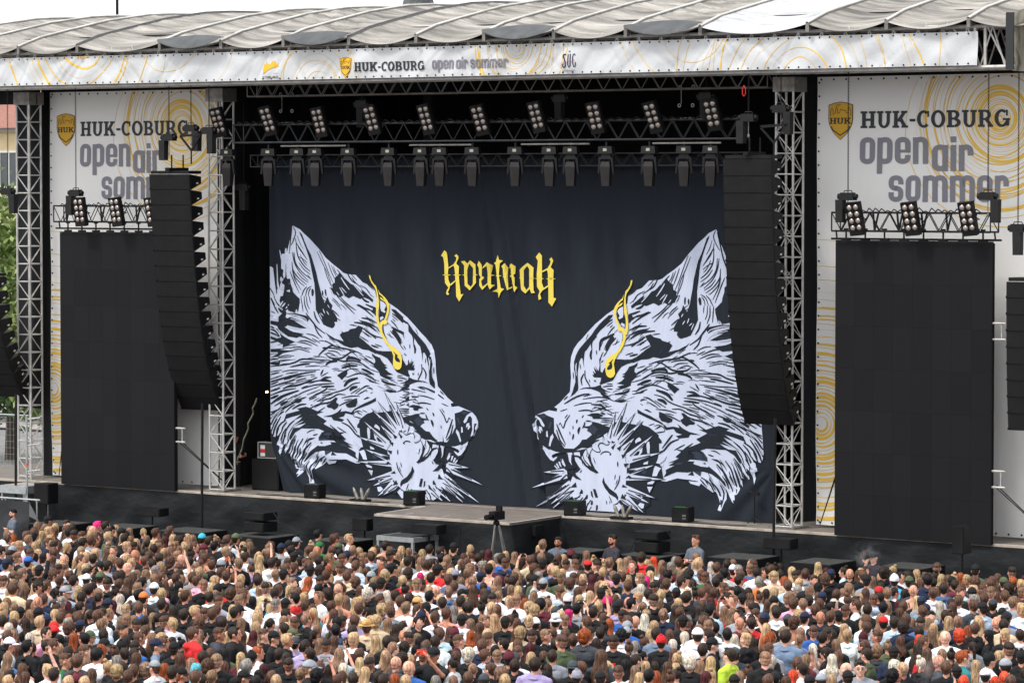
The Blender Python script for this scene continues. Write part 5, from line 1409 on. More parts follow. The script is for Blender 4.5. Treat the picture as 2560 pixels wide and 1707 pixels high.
# silver riser
a = at(931, 1337, -3.2); t = thing('riser', (a[0]+.12, -3.2, 0), 'small silver framed riser table with black top below the thrust', 'riser', rz=R_(-2))
zt = a[2]-.0; mb = MB(); mb.box(0, 0, zt-.11, 1.15, .06, zt); mb.box(0, .94, zt-.11, 1.15, 1.0, zt); mb.box(0, .06, zt-.11, .06, .94, zt); mb.box(1.09, .06, zt-.11, 1.15, .94, zt); part('frame', mb, M_SILVER, t)
mb = MB(); mb.box(.06, .06, zt-.02, 1.09, .94, zt-.004); part('top', mb, M_PLAT, t)
for x, y in ((.04, .03), (1.1, .03), (.04, .95), (1.1, .95)): mb = MB(); mb.box(x-.03, y-.03, 0, x+.03, y+.03, zt-.11); part('leg', mb, M_SILVER, t)
mb = MB(); mb.box(-.5, .3, zt-.45, -.02, .8, zt-.40); mb.box(-.5, .3, 0, -.46, .34, zt-.45); mb.box(-.06, .3, 0, -.02, .34, zt-.45); part('step', mb, M_SILVER, t)
# tv camera on tripod
p = at(1241, 1290, -3.0); t = thing('television_camera', (p[0], -3.0, 0), 'black television camera on a tall tripod in front of the thrust', 'camera')
zc = p[2]; mb = MB(); mb.box(-.09, -.18, zc-.08, .09, .22, zc+.12); mb.box(-.12, .05, zc-.02, -.09, .2, zc+.1); part('body', mb, M_BLKSTEEL, t)
mb = MB(); mb.tube((0, -.18, zc+.02), (0, -.42, zc), .055, .065, 12); part('lens', mb, M_BLKSTEEL, t); mb = MB(); mb.box(-.06, .06, zc+.12, .08, .14, zc+.24); part('viewfinder', mb, M_BLKSTEEL, t)
mb = MB(); mb.ell((0, 0, zc-.16), (.08, .08, .08)); mb.tube((0, .05, zc-.14), (-.2, .5, zc-.3), .013); part('pan_head', mb, M_BLKSTEEL, t)
for k in range(3): mb = MB(); q = k*2.09+.5; mb.tube((.05*math.cos(q), .05*math.sin(q), zc-.2), (.42*math.cos(q), .42*math.sin(q), .02), .025); mb.tube((.07*math.cos(q+.3), .07*math.sin(q+.3), zc-.2), (.42*math.cos(q), .42*math.sin(q), .5), .014); part('leg', mb, M_ALU_D, t)
# small mic stand in pit
p = at(1150, 1345, -3.2); t = thing('microphone_stand', (p[0], -3.2, 0), 'thin black boom stand with cables left of the television camera', 'microphone stand')
mb = MB(); mb.tube((0, 0, 0), (0, 0, p[2]+.3), .014); mb.tube((-.15, 0, p[2]+.3), (.15, 0, p[2]+.36), .012); part('pole', mb, M_BLKSTEEL, t)
mb = MB(); [mb.tube((0, 0, .15), (.2*math.cos(a), .2*math.sin(a), .01), .011) for a in (0, 2.1, 4.2)]; part('tripod_base', mb, M_BLKSTEEL, t)

# ================================================================ LEFT EDGE: platform, fence, background
p = at(12, 1206, -.9); t = thing('side_platform', (0, 0, 0), 'small galvanised steel platform beside the left end of the stage', 'platform')
x0 = p[0]; zt = 1.9; mb = MB(); mb.box(x0, -1.1, zt-.2, x0+.95, -.15, zt); part('deck_frame', mb, M_SILVER, t); mb = MB(); mb.box(x0+.04, -1.06, zt+.001, x0+.91, -.19, zt+.01); part('top', mb, mat('grey_boards', (.28, .28, .27), .8, 0, 5, .3), t)
for x, y in ((x0+.05, -1.05), (x0+.9, -1.05), (x0+.05, -.2), (x0+.9, -.2)): mb = MB(); mb.tube((x, y, 0), (x, y, zt-.2), .03); part('leg', mb, M_SILVER, t)
mb = MB(); mb.tube((x0+.95, -1.05, 0), (x0+.95, -1.05, zt+1.9), .03); mb.tube((x0+.95, -1.05, zt+1.8), (x0+1.3, -.9, zt+1.85), .02); mb.tube((x0+.95, -1.05, zt+.4), (x0+1.3, -.9, zt+.45), .02); mb.tube((x0+.95, -1.05, zt+1.1), (x0+1.3, -.9, zt+1.15), .02); part('handrail_post', mb, M_SILVER, t)
mb = MB(); mb.tube((x0+.95, -1.05, zt+.55), (x0+.95, -1.05, zt+.63), .036); part('orange_mark', mb, mat('orange_mark', (.8, .12, .02)), t)
# draped crowd fence at far left
p = at(0, 1243, -3.0); t = thing('crowd_fence', (0, 0, 0), 'steel rail fence covered with black cloth at the lower left behind a guard', 'fence')
mb = MB(); mb.tube((p[0]-2, -3.0, p[2]), (at(100, 1243, -3.0)[0], -3.0, p[2]), .025, n=8); xe = at(100, 1243, -3.0)[0]
for x in np.arange(p[0]-2, xe, 1.1): mb.tube((x, -3.0, 0), (x, -3.0, p[2]), .022)
part('rail', mb, M_SILVER, t)
mb = MB(); skirt(mb, [(p[0]-2, -3.06), (xe-.25, -3.06)], 0, p[2]-.05); part('cloth_cover', mb, mat('faded_black_cloth', (.022, .024, .027), .85, 0, 2, .3, .04, 2), t, smooth=True)
mb = MB(); xa = xe-.28; mb.add([(xa, -3.1, p[2]-.08), (xa+.02, -3.14, p[2]-.42), (xa+.42, -3.2, p[2]-.52), (xa+.2, -3.16, p[2]-.25)], [(0, 1, 2, 3)]); part('loose_flap', mb, mat('sleeve_and_shade_grey2', (.09, .095, .10), .7), t)
# street fence
t = thing('mesh_fence', (0, 0, 0), 'grey wire mesh construction fence along the street at left', 'fence'); mb = MB(); y = 19
for x in np.arange(-40, -26, 2.2): mb.tube((x, y, 0), (x, y, 2.05), .03)
mb.tube((-40, y, 2.0), (-26, y, 2.0), .025); mb.tube((-40, y, .15), (-26, y, .15), .02); part('frame', mb, M_SILVER, t)
mb = MB()
for x in np.arange(-40, -26, .16): mb.tube((x, y, .15), (x, y, 2.0), .006, n=3, cap=False)
for z in np.arange(.2, 2, .22): mb.tube((-40, y, z), (-26, y, z), .006, n=3, cap=False)
part('wire_mesh', mb, M_SILVER, t)
# blue and white marquee sheet
t = thing('market_stall', (-50, 36, 0), 'blue and white awning stall across the street at the left edge', 'stall')
mb = MB(); mb.box(-7, 0, 2.0, 5.5, .1, 3.3); part('awning_valance', mb, mat('blue_awning', (.02, .20, .62), .6), t); mb = MB(); mb.box(-7, -.02, .9, 5.5, .08, 1.99); part('white_counter', mb, mat('white_counter', (.62, .62, .60), .6), t)
mb = MB(); mb.add([(-7, 0, 3.3), (5.5, 0, 3.3), (5.5, 3, 4.1), (-7, 3, 4.1)], [(0, 1, 2, 3)]); part('roof', mb, mat('blue_awning', (0, 0, 0)), t)
# yellow house
M_YW = mat('yellow_render', (.62, .50, .30), .9, 0, 2, .08); M_TILE = mat('red_roof_tiles', (.25, .115, .09), .8, 0, 18, .4, .03, 20, (1, 1, .3)); M_HTRIM = mat('stone_trim', (.42, .40, .36), .8); M_WIN = mat('dark_window_glass', (.03, .04, .045), .1, 0, 1.5, .3, spec=.8)
hw = thing('yellow_house', (-74, 62, 0), 'yellow rendered house with red tile roof seen past the left tower', 'house')
mb = MB(); mb.box(-12, 0, 0, 6.2, 14, 12.8); part('wall', mb, M_YW, hw); mb = MB(); mb.box(-12.2, -.25, 9.0, 6.35, -.02, 9.35); mb.box(-12.3, -.3, 12.6, 6.5, -.02, 12.95); part('cornice', mb, M_HTRIM, hw)
mb = MB(); mb.add([(-12.6, -.7, 12.8), (6.8, -.7, 12.8), (6.8, 14.6, 12.8), (-12.6, 14.6, 12.8), (-8, 7, 17.5), (2.5, 7, 17.5)], [(0, 1, 5, 4), (1, 2, 5), (2, 3, 4, 5), (3, 0, 4)]); part('roof', mb, M_TILE, hw)
for x in (-9.2, -6.2, -3.2, -.12, 2.9):
    for z in (1.6, 5.6, 9.85):
        mb = MB(); h = 2.2 if z < 9 else 1.7
        mb.box(x-.7, -.10, z-.1, x+.7, -.02, z); mb.box(x-.7, -.10, z+h, x+.7, -.02, z+h+.1); mb.box(x-.7, -.10, z, x-.6, -.02, z+h); mb.box(x+.6, -.10, z, x+.7, -.02, z+h); mb.box(x-.03, -.09, z, x+.03, -.02, z+h)
        f = part('window', mb, M_PALE, hw); mb = MB(); mb.box(x-.6, -.06, z, x+.6, -.01, z+h); part('pane', mb, M_WIN, f)
# trees at the left
def tree(x, y, h, cr, label, cols, seed, n=2600, low=.25):
    r_ = np.random.default_rng(seed); t = thing('tree', (x, y, 0), label, 'tree', 'trees behind the left edge of the stage')
    mb = MB(); mb.tube((0, 0, 0), (.1, 0, h*.45), .22, .14, 8)
    for k in range(7): a = k*.9; mb.tube((.08, 0, h*(.25+.03*k)), (cr*.7*math.cos(a), cr*.7*math.sin(a), h*(.5+.05*k)), .09, .03, 6)
    part('trunk', mb, mat('tree_bark', (.07, .055, .04), .9, 0, 9, .3), t)
    cl = r_.uniform(-1, 1, (70, 3)); cl = cl/np.maximum(1, np.linalg.norm(cl, axis=1))[:, None]; cl = cl*[cr, cr, h*(1-low)/2]+[0, 0, h*(low+(1-low)/2)]
    idx = r_.integers(0, 70, n); c = cl[idx]+r_.normal(0, .42, (n, 3)); a = r_.normal(0, 1, (n, 3)); a /= np.linalg.norm(a, axis=1)[:, None]; b = np.cross(a, r_.normal(0, 1, (n, 3))); b /= np.linalg.norm(b, axis=1)[:, None]
    s = r_.uniform(.07, .17, (n, 1)); V = np.stack([c-a*s*1.6, c+b*s*.6, c+a*s*1.6, c-b*s*.6], 1).reshape(-1, 3)
    me = bpy.data.meshes.new('foliage'); me.from_pydata(V.tolist(), [], np.arange(n*4).reshape(-1, 4).tolist()); me.polygons.foreach_set('material_index', (idx % len(cols)).astype(np.int32)); me.update()
    for cc in cols: me.materials.append(mat('leaf_%02d' % int(cc[1]*100+cc[0]*1000), cc, .6))
    link('foliage', me, t); return t
tree(-26.5, 13.0, 9.6, 1.7, 'bright green leafy tree left of the leftmost tower', [(.16, .22, .05), (.10, .16, .035), (.20, .26, .08)], 1, 4200, .30)
tree(-37.5, 23.0, 8.4, 3.0, 'darker green tree lower behind the leftmost tower', [(.035, .075, .02), (.05, .10, .03), (.08, .13, .05)], 2, 6500, .20)
tree(-60, 44, 10, 3.5, 'mid green tree in front of the yellow house', [(.10, .15, .04), (.07, .12, .03)], 3, 3000, .25)
# spire and mast above roof
p = at(1046, 18, 70); t = thing('church_turret', (p[0], 70, 0), 'grey slate turret just visible above the stage roof', 'church tower')
mb = MB(); n = 8
for (r0, z0), (r1, z1) in zip([(1.3, 0), (1.3, p[2]-1.2), (.92, p[2]-.35), (.74, p[2]+.35), (.95, p[2]+.7), (.5, p[2]+2.5)], [(1.3, p[2]-1.2), (.92, p[2]-.35), (.74, p[2]+.35), (.95, p[2]+.7), (.5, p[2]+2.5), (.05, p[2]+5)]): mb.tube((0, 0, z0), (0, 0, z1), r0, r1, 8, cap=False)
part('spire', mb, mat('slate_shingles', (.10, .105, .11), .7, 0, 6, .35, .03, 12, (1, 1, 4)), t)
p = at(293, 30, 20); t = thing('flag_pole', (p[0], 20, 0), 'thin dark mast rising behind the stage roof at upper left', 'mast'); mb = MB(); mb.tube((0, 0, 0), (0, 0, p[2]+3), .07, .045, 8); part('pole', mb, M_BLKSTEEL, t)
mb = MB(); mb.ell((0, 0, p[2]+3.05), (.09, .09, .09)); part('ball_top', mb, M_BLKSTEEL, t)

# thin drifting cigarette smoke in two places
def smoke(px, py, Y, s, lab):
    p = at(px, py, Y); mb = MB(); mb.ell((0, 0, 0), s, 12, 8); m = bpy.data.materials.new('smoke_volume'); m.use_nodes = True; n = m.node_tree.nodes; l = m.node_tree.links
    n.remove(n['Principled BSDF']); v = n.new('ShaderNodeVolumePrincipled'); v.inputs['Color'].default_value = (.9, .93, .97, 1); o = n['Material Output']; l.new(v.outputs[0], o.inputs['Volume'])
    tc = n.new('ShaderNodeTexCoord'); nz = n.new('ShaderNodeTexNoise'); nz.inputs['Scale'].default_value = 5; mr = n.new('ShaderNodeMapRange'); mr.inputs[1].default_value = .48; mr.inputs[2].default_value = .75; mr.inputs[4].default_value = 1.5
    l.new(tc.outputs['Object'], nz.inputs['Vector']); l.new(nz.outputs[0], mr.inputs[0]); ln = n.new('ShaderNodeVectorMath'); ln.operation = 'LENGTH'; mp = n.new('ShaderNodeMapping'); mp.inputs['Scale'].default_value = (1/s[0], 1/s[1], 1/s[2]); l.new(tc.outputs['Object'], mp.inputs[0]); l.new(mp.outputs[0], ln.inputs[0])
    fo = n.new('ShaderNodeMapRange'); fo.inputs[1].default_value = 1.0; fo.inputs[2].default_value = .1; l.new(ln.outputs['Value'], fo.inputs[0]); mu = n.new('ShaderNodeMath'); mu.operation = 'MULTIPLY'; l.new(fo.outputs[0], mu.inputs[0]); l.new(mr.outputs[0], mu.inputs[1]); l.new(mu.outputs[0], v.inputs['Density'])
    ob = part('smoke', mb, m, None, loc=tuple(p)); tag(ob, lab, 'smoke'); ob['kind'] = 'stuff'
smoke(2163, 1388, -3.2, (.42, .3, .36), 'thin pale smoke beside the guard in the black cap')
q = atz(2325, 1665, 1.7); smoke(2325, 1665, q[1]-.3, (.38, .3, .42), 'thin pale smoke over the crowd at lower right')

def cable(pts, lab, r=.012):
    mb = MB(); mb.path([(x, y, DZ+.012) for x, y in pts], r, 5); tag(part('stage_cable', mb, M_BLKSTEEL), lab, 'cable')
rr = random.Random(9)
for a, b, lab in ((-7.4, -5.7, 'black cable along the stage edge left of the left speaker box'), (-5.2, -3.9, 'black cable running from the left speaker box to the flame jets'), (2.9, 4.1, 'black cable running from the thrust to the right flame jets'), (4.6, 7.4, 'black cable tangle along the stage edge below the right wolf')):
    pts = []; x = a
    while x < b: pts.append((x, .12+.22*rr.random())); x += rr.uniform(.12, .3)
    cable(pts, lab)
# ================================================================ PEOPLE
def remesh(mb, voxel, ratio, smooth=2, name='body'):
    me = mb.mesh('tmp'); o = bpy.data.objects.new('tmp', me); COL.objects.link(o)
    m = o.modifiers.new('r', 'REMESH'); m.mode = 'VOXEL'; m.voxel_size = voxel
    if smooth: s_ = o.modifiers.new('s', 'SMOOTH'); s_.iterations = smooth; s_.factor = .5
    d = o.modifiers.new('d', 'DECIMATE'); d.ratio = ratio
    bpy.context.view_layer.update()
    out = bpy.data.meshes.new_from_object(o.evaluated_get(bpy.context.evaluated_depsgraph_get())); out.name = name
    bpy.data.objects.remove(o); bpy.data.meshes.remove(me); out.shade_smooth(); out.materials.clear(); return out
V = Vector
ARMS = {  # (upper shoulder), elbow, wrist, hand end   for right side x>0, mirrored left
 'down': [((.19, 0, 1.385), (.245, -.03, 1.12), (.235, .07, .90), (.225, .11, .80))]*2,
 'front': [((.19, 0, 1.385), (.25, -.02, 1.13), (.10, .22, 1.12), (.03, .28, 1.16))]*2,
 'phone': [((.19, 0, 1.385), (.25, .16, 1.36), (.12, .30, 1.62), (.075, .31, 1.71))]*2,
 'raised': [((.19, 0, 1.385), (.27, .10, 1.62), (.20, .16, 1.88), (.19, .17, 1.97)), ((.19, 0, 1.385), (.245, -.03, 1.12), (.235, .07, .90), (.225, .11, .80))],
 'crossed': [((.19, 0, 1.385), (.235, .08, 1.13), (.03, .215, 1.19), (-.10, .20, 1.22))]*2,
 'face': [((.19, 0, 1.385), (.21, .20, 1.17), (.08, .20, 1.46), (.05, .16, 1.56)), ((.19, 0, 1.385), (.235, .08, 1.13), (.03, .20, 1.16), (-.10, .20, 1.20))]}
def hand(mb, w, e, side):
    w = V(w); e = V(e); d = (e-w).normalized(); a = V((side, 0, 0)); a = (a-d*a.dot(d)).normalized(); b = d.cross(a).normalized()
    mb.ell(w.lerp(e, .6), (.030, .030, .042), 8, 6)
    for k, (o_, L) in enumerate(((-.028, .058), (-.010, .070), (.010, .066), (.027, .050))):
        p = e+b*o_*1.1; q = p+d*L*.55; mb.cap(p-d*.02, q, .0105, .0095, 6); mb.cap(q, q+(d*.8-a*.45)*L*.5, .0095, .008, 6)
    t = w.lerp(e, .4)+b*.028; mb.cap(t, t+b*.03+d*.035, .012, .010, 6)
def torso(mb, g=0.0, low=.93, skirt_=True):
    mb.ell((0, 0, 1.27), (.155+g, .105+g, .19+g), 14, 10); mb.cap((-.150, -.01, 1.385), (.150, -.01, 1.385), .062+g, .062+g, 10)
    mb.ell((0, .0, 1.08), (.138+g, .10+g, .20), 14, 10); mb.ell((0, 0, low+.02), (.16+g, .115+g, .12), 14, 8)
    for s in (-1, 1): mb.cap((s*.04, -.02, 1.455), (s*.14, -.015, 1.405), .045+g, .055+g, 8); mb.ell((s*.07, -.065, 1.30), (.085+g, .05+g, .10), 10, 8)
def make_body(arms, name='person'):
    mb = MB()
    mb.ell((0, -.005, 1.645), (.0775, .094, .112), 18, 14); mb.ell((0, .028, 1.590), (.056, .062, .066), 14, 10); mb.ell((0, -.03, 1.63), (.068, .07, .09), 12, 8)
    mb.cap((0, .078, 1.652), (0, .106, 1.618), .009, .013, 7)                       # nose
    for s in (-1, 1):
        mb.ell((s*.080, -.002, 1.625), (.011, .020, .030), 8, 7); mb.cap((s*.012, .080, 1.668), (s*.045, .070, 1.668), .010, .009, 6)
        mb.ell((s*.035, .062, 1.60), (.018, .015, .018), 8, 6)
    mb.ell((0, .083, 1.578), (.024, .010, .008), 8, 6); mb.ell((0, .080, 1.565), (.018, .010, .007), 8, 6); mb.ell((0, .070, 1.540), (.022, .018, .016), 8, 6)
    mb.cap((0, -.015, 1.40), (0, -.006, 1.575), .060, .053, 12)
    torso(mb)
    for k, s in enumerate((1, -1)):
        p = [V((q[0]*s, q[1], q[2])) for q in ARMS[arms][k]]
        mb.cap(p[0], p[1], .047, .040, 9); mb.cap(p[1], p[2], .039, .026, 9); mb.cap(p[2], p[2].lerp(p[3], .3), .026, .024, 7); hand(mb, p[2], p[3], s)
        mb.cap((s*.085, 0, .90), (s*.095, .012, .50), .083, .056, 10); mb.cap((s*.095, .012, .50), (s*.10, -.01, .10), .055, .038, 10); mb.cap((s*.10, -.03, .045), (s*.115, .14, .035), .042, .034, 8)
    return remesh(mb, .0105, .17, 2, name)
def make_top(arms, kind):
    mb = MB(); g = .017 if kind == 'tee' else .03
    torso(mb, g, .90); mb.tube((0, -.012, 1.42), (0, -.01, 1.475), .10+g*.5, .068, 12)
    for k, s in enumerate((1, -1)):
        p = [V((q[0]*s, q[1], q[2])) for q in ARMS[arms][k]]
        if kind == 'tee': mb.cap(p[0], p[0].lerp(p[1], .62), .068, .064, 9)
        elif kind == 'hood': mb.cap(p[0], p[1], .070, .060, 9); mb.cap(p[1], p[1].lerp(p[2], .92), .058, .042, 9)
    if kind == 'hood': mb.ell((0, -.115, 1.43), (.115, .055, .075), 12, 8); mb.cap((-.09, -.03, 1.46), (.09, -.03, 1.46), .045, .045, 8)
    return remesh(mb, .016, .42, 2, 'top')
def make_tank():
    mb = MB(); g = .014; mb.ell((0, 0, 1.22), (.158+g, .108+g, .17), 14, 10); mb.ell((0, 0, 1.08), (.138+g, .10+g, .20), 14, 10); mb.ell((0, 0, .94), (.16+g, .115+g, .12), 14, 8)
    for s in (-1, 1): mb.cap((s*.085, -.10, 1.34), (s*.095, -.03, 1.46), .02, .018, 6); mb.cap((s*.085, .09, 1.34), (s*.095, -.03, 1.46), .02, .018, 6)
    return remesh(mb, .016, .42, 1, 'top')
def make_trousers():
    mb = MB(); mb.ell((0, 0, .92), (.172, .125, .10), 12, 8)
    for s in (-1, 1): mb.cap((s*.085, 0, .88), (s*.095, .012, .50), .10, .075, 10); mb.cap((s*.095, .012, .50), (s*.10, -.005, .13), .072, .06, 10)
    return remesh(mb, .024, .45, 1, 'trousers')
BODY = {a: make_body(a) for a in ARMS}
TOPS = {(a, k): make_top(a, k) for a in ARMS for k in ('tee', 'hood')}
TANK = make_tank(); TROU = make_trousers()
def nz3(p, k, s=0):
    x, y, z = p; return math.sin(x*k+1.3*s+2*math.sin(z*k*.7+s))*math.sin(y*k*1.1+s*.7+1.5*math.sin(x*k*.6))*math.sin(z*k*.9+s)
def shell(c, r, amp=.0, k=60, n=20, m=14, seed=0, z0=None):
    v = []; f = []
    for i in range(m+1):
        ph = math.pi*i/m
        for j in range(n):
            t = 2*math.pi*j/n; u = (math.sin(ph)*math.cos(t), math.sin(ph)*math.sin(t), math.cos(ph)); q = 1+amp*nz3(u, k/10, seed)+amp*.6*math.sin(7*t+3*math.sin(5*ph+seed))*math.sin(ph)
            z = c[2]+u[2]*r[2]*q
            if z0 is not None: z = max(z, z0)
            v.append((c[0]+u[0]*r[0]*q, c[1]+u[1]*r[1]*q, z))
    for i in range(m):
        for j in range(n): f.append((i*n+j, (i+1)*n+j, (i+1)*n+(j+1) % n, i*n+(j+1) % n))
    return v, f
def drape_hair(mb, zb, wide, seed, wav=.0, thick=.045):
    """closed loft of hair from the crown down the back"""
    lv = []; n = 30; zs = [1.765, 1.758, 1.74, 1.71, 1.67, 1.63, 1.59, 1.55, 1.50]+list(np.linspace(1.46, zb, 7)); r_ = random.Random(seed)
    for z in zs:
        ring = []
        if z > 1.55:
            q = max(0, 1-((z-1.655)/.115)**2) if z > 1.655 else 1; q = math.sqrt(q); rx, ry, cy = .091*q+.002, .105*q+.002, -.022
            if z < 1.62: ry = .085; cy = -.036
        else:
            u = (1.55-z)/(1.55-zb+1e-6); rx = .100+(wide-.100)*min(1, u*1.6)-.035*max(0, u-.6)/.4; ry = .062-(.062-thick)*min(1, u*2); cy = -.060-.055*min(1, u*2.2)-.0*u
        for j in range(n):
            t = 2*math.pi*j/n; gr = 1+.045*math.sin(t*9+seed+z*6)+.03*math.sin(t*17+z*19+seed)+wav*math.sin(z*42+t*4+seed)
            ring.append((rx*gr*math.cos(t), cy+ry*gr*math.sin(t), z+(.018*math.sin(t*7+seed) if z == zs[-1] else 0)))
        lv += ring
    m = len(zs); f = [(i*n+j, i*n+(j+1) % n, (i+1)*n+(j+1) % n, (i+1)*n+j)[::-1] for i in range(m-1) for j in range(n)]+[tuple(range(n))[::-1], tuple((m-1)*n+j for j in range(n))]
    mb.add(lv, f)
def hair_mesh(kind, seed=0):
    mb = MB()
    if kind == 'S': mb.add(*shell((0, -.020, 1.660), (.088, .101, .104), .06, 80, seed=seed)); mb.ell((0, -.045, 1.60), (.066, .055, .06), 12, 8); mb.ell((0, .035, 1.745), (.05, .04, .022), 10, 6)
    elif kind == 'F': mb.add(*shell((0, -.022, 1.692), (.083, .0975, .082), .05, 80, seed=seed)); mb.ell((0, .045, 1.745), (.048, .038, .026), 10, 6)
    elif kind == 'L': drape_hair(mb, 1.17, .150, seed)
    elif kind == 'W': drape_hair(mb, 1.36, .14, seed, .04, .06)
    elif kind == 'P':
        mb.add(*shell((0, -.020, 1.660), (.087, .101, .105), .04, 80, seed=seed)); mb.ell((0, -.115, 1.69), (.022, .022, .022), 8, 6)
        mb.cap((0, -.13, 1.69), (0, -.165, 1.58), .026, .036, 9); mb.cap((0, -.165, 1.58), (.01, -.15, 1.40), .036, .030, 9); mb.cap((.01, -.15, 1.40), (.015, -.14, 1.27), .028, .010, 9)
    elif kind == 'B':
        mb.add(*shell((0, -.020, 1.660), (.090, .102, .104), .04, 80, seed=seed)); mb.add(*shell((0, -.075, 1.765), (.045, .045, .040), .14, 90, 14, 10, seed))
        mb.ell((.05, -.09, 1.56), (.02, .02, .045), 8, 6)
    elif kind == 'C': mb.add(*shell((0, -.022, 1.672), (.102, .112, .113), .16, 120, 26, 18, seed)); mb.add(*shell((0, -.06, 1.60), (.085, .065, .075), .18, 130, 18, 12, seed+3))
    elif kind == 'stub': mb.ell((0, -.016, 1.655), (.0825, .097, .106), 16, 12); mb.ell((0, -.045, 1.595), (.064, .050, .055), 12, 8)
    me = mb.mesh('hair'); me.shade_smooth(); return me
HAIR = {(k, s): hair_mesh(k, s) for k in 'SFLWPBC' for s in (1, 2, 3, 4, 5)}; STUB = hair_mesh('stub')
def hat_mesh(kind):
    mb = MB()
    if kind in 'KQ':
        v, f = shell((0, -.010, 1.668), (.092, .106, .112), .012, 40, 20, 14, 1, 1.668); mb.add(v, f)
        s = 1 if kind == 'K' else -1; b = []; n = 12
        for i in range(n+1):
            t = math.pi*(.12+.76*i/n); cx, cy = math.cos(t), math.sin(t)
            b += [(.088*cx, s*.098*cy-.010, 1.676), (.092*cx, s*(.100*cy+.078*math.sin(math.pi*i/n)**.7)-.010, 1.664-.012*abs(cx)), (.092*cx, s*(.100*cy+.078*math.sin(math.pi*i/n)**.7)-.010, 1.658-.012*abs(cx)), (.088*cx, s*.098*cy-.010, 1.668)]
        mb.add(b, [(i*4+k, (i+1)*4+k, (i+1)*4+(k+1) % 4, i*4+(k+1) % 4) for i in range(n) for k in range(4)])
        mb.ell((0, -.010, 1.781), (.010, .010, .006), 8, 5)
    elif kind == 'E': v, f = shell((0, -.018, 1.675), (.092, .106, .118), .03, 160, 24, 14, 1, 1.645); mb.add(v, f); mb.ell((0, -.018, 1.66), (.096, .110, .022), 18, 6); mb.ell((0, -.05, 1.79), (.03, .03, .02), 8, 5)
    elif kind in 'HU':
        mb.tube((0, -.01, 1.69), (0, -.01, 1.79), .088, .074 if kind == 'H' else .070, 18); mb.ell((0, -.01, 1.79), (.072, .072, .018), 16, 6)
        mb.tube((0, -.01, 1.685), (0, -.01, 1.695), .150, .148, 22) if kind == 'H' else mb.tube((0, -.01, 1.655), (0, -.01, 1.70), .125, .088, 20)
    me = mb.mesh('hat'); me.shade_smooth(); return me
HATS = {k: hat_mesh(k) for k in 'KQEHU'}
def small(fn, name):
    mb = MB(); fn(mb); me = mb.mesh(name); me.shade_smooth(); return me
def _gl(mb):
    for s in (-1, 1):
        q = [(s*.036+.024*math.cos(a), .092, 1.648+.019*math.sin(a)) for a in np.linspace(0, 6.28, 9)]; mb.path(q, .0022, 4); mb.tube((s*.06, .09, 1.652), (s*.082, .0, 1.645), .002, n=4)
    mb.tube((-.012, .094, 1.65), (.012, .094, 1.65), .0022, n=4)
GLASS = small(_gl, 'glasses')
def _ey(mb):
    for s in (-1, 1): mb.ell((s*.032, .079, 1.646), (.014, .007, .006), 8, 6); mb.cap((s*.016, .085, 1.671), (s*.05, .075, 1.670), .0055, .004, 5)
EYES = small(_ey, 'eyes')
def _bd(mb): mb.ell((0, .040, 1.560), (.058, .055, .038), 14, 8); mb.ell((0, .088, 1.590), (.026, .008, .007), 8, 6); mb.ell((0, .02, 1.585), (.066, .05, .035), 12, 8)
BEARD = small(_bd, 'beard')
def _ph(mb): mb.box(-.078, .312, 1.70, .078, .322, 1.78, 0); mb.box(-.072, .3095, 1.705, .072, .3115, 1.775, 1)
def phone_mesh(col):
    mb = MB(); _ph(mb); me = mb.mesh('phone'); me.materials.append(col); return me

def id_mat(name, rough, strand=0, spec=.3, attr=None, bump=0):
    m = bpy.data.materials.new(name); m.use_nodes = True; n = m.node_tree.nodes; l = m.node_tree.links; b = n['Principled BSDF']; b.inputs['Roughness'].default_value = rough; b.inputs['Specular IOR Level'].default_value = spec
    if attr: oi = n.new('ShaderNodeVertexColor'); oi.layer_name = attr; col = oi.outputs['Color']
    else: oi = n.new('ShaderNodeObjectInfo'); col = oi.outputs['Color']
    tc = n.new('ShaderNodeTexCoord'); mp = n.new('ShaderNodeMapping'); l.new(tc.outputs['Object'], mp.inputs[0])
    nz = n.new('ShaderNodeTexNoise'); l.new(mp.outputs[0], nz.inputs['Vector']); mr = n.new('ShaderNodeMapRange')
    if strand: mp.inputs['Scale'].default_value = (1, 1, .12); nz.inputs['Scale'].default_value = strand; mr.inputs[3].default_value = .38; mr.inputs[4].default_value = 1.6
    else: nz.inputs['Scale'].default_value = 9; mr.inputs[3].default_value = .82; mr.inputs[4].default_value = 1.18
    mr.inputs[1].default_value = .3; mr.inputs[2].default_value = .7; l.new(nz.outputs[0], mr.inputs[0])
    mx = n.new('ShaderNodeVectorMath'); mx.operation = 'SCALE'; l.new(col, mx.inputs[0]); l.new(mr.outputs[0], mx.inputs['Scale']); l.new(mx.outputs[0], b.inputs['Base Color'])
    bp = n.new('ShaderNodeBump'); bp.inputs['Distance'].default_value = .012 if strand else .02; bp.inputs['Strength'].default_value = .9
    nb = nz
    if not strand: nb = n.new('ShaderNodeTexNoise'); nb.inputs['Scale'].default_value = 14; l.new(mp.outputs[0], nb.inputs['Vector'])
    l.new(nb.outputs[0], bp.inputs['Height']); l.new(bp.outputs[0], b.inputs['Normal']); return m
M_HAIR = id_mat('hair_strands', .6, 42, .18); M_CLO = id_mat('garment_cloth', .85); M_SKIN = id_mat('skin', .5); M_HATM = id_mat('hat_cloth', .85)
for me in BODY.values(): me.materials.append(M_SKIN)
for me in list(TOPS.values())+[TANK, TROU]: me.materials.append(M_CLO)
for me in list(HAIR.values())+[BEARD, STUB]: me.materials.append(M_HAIR)
for me in HATS.values(): me.materials.append(M_HATM)
for me in (GLASS, EYES): me.materials.append(M_BLKSTEEL)
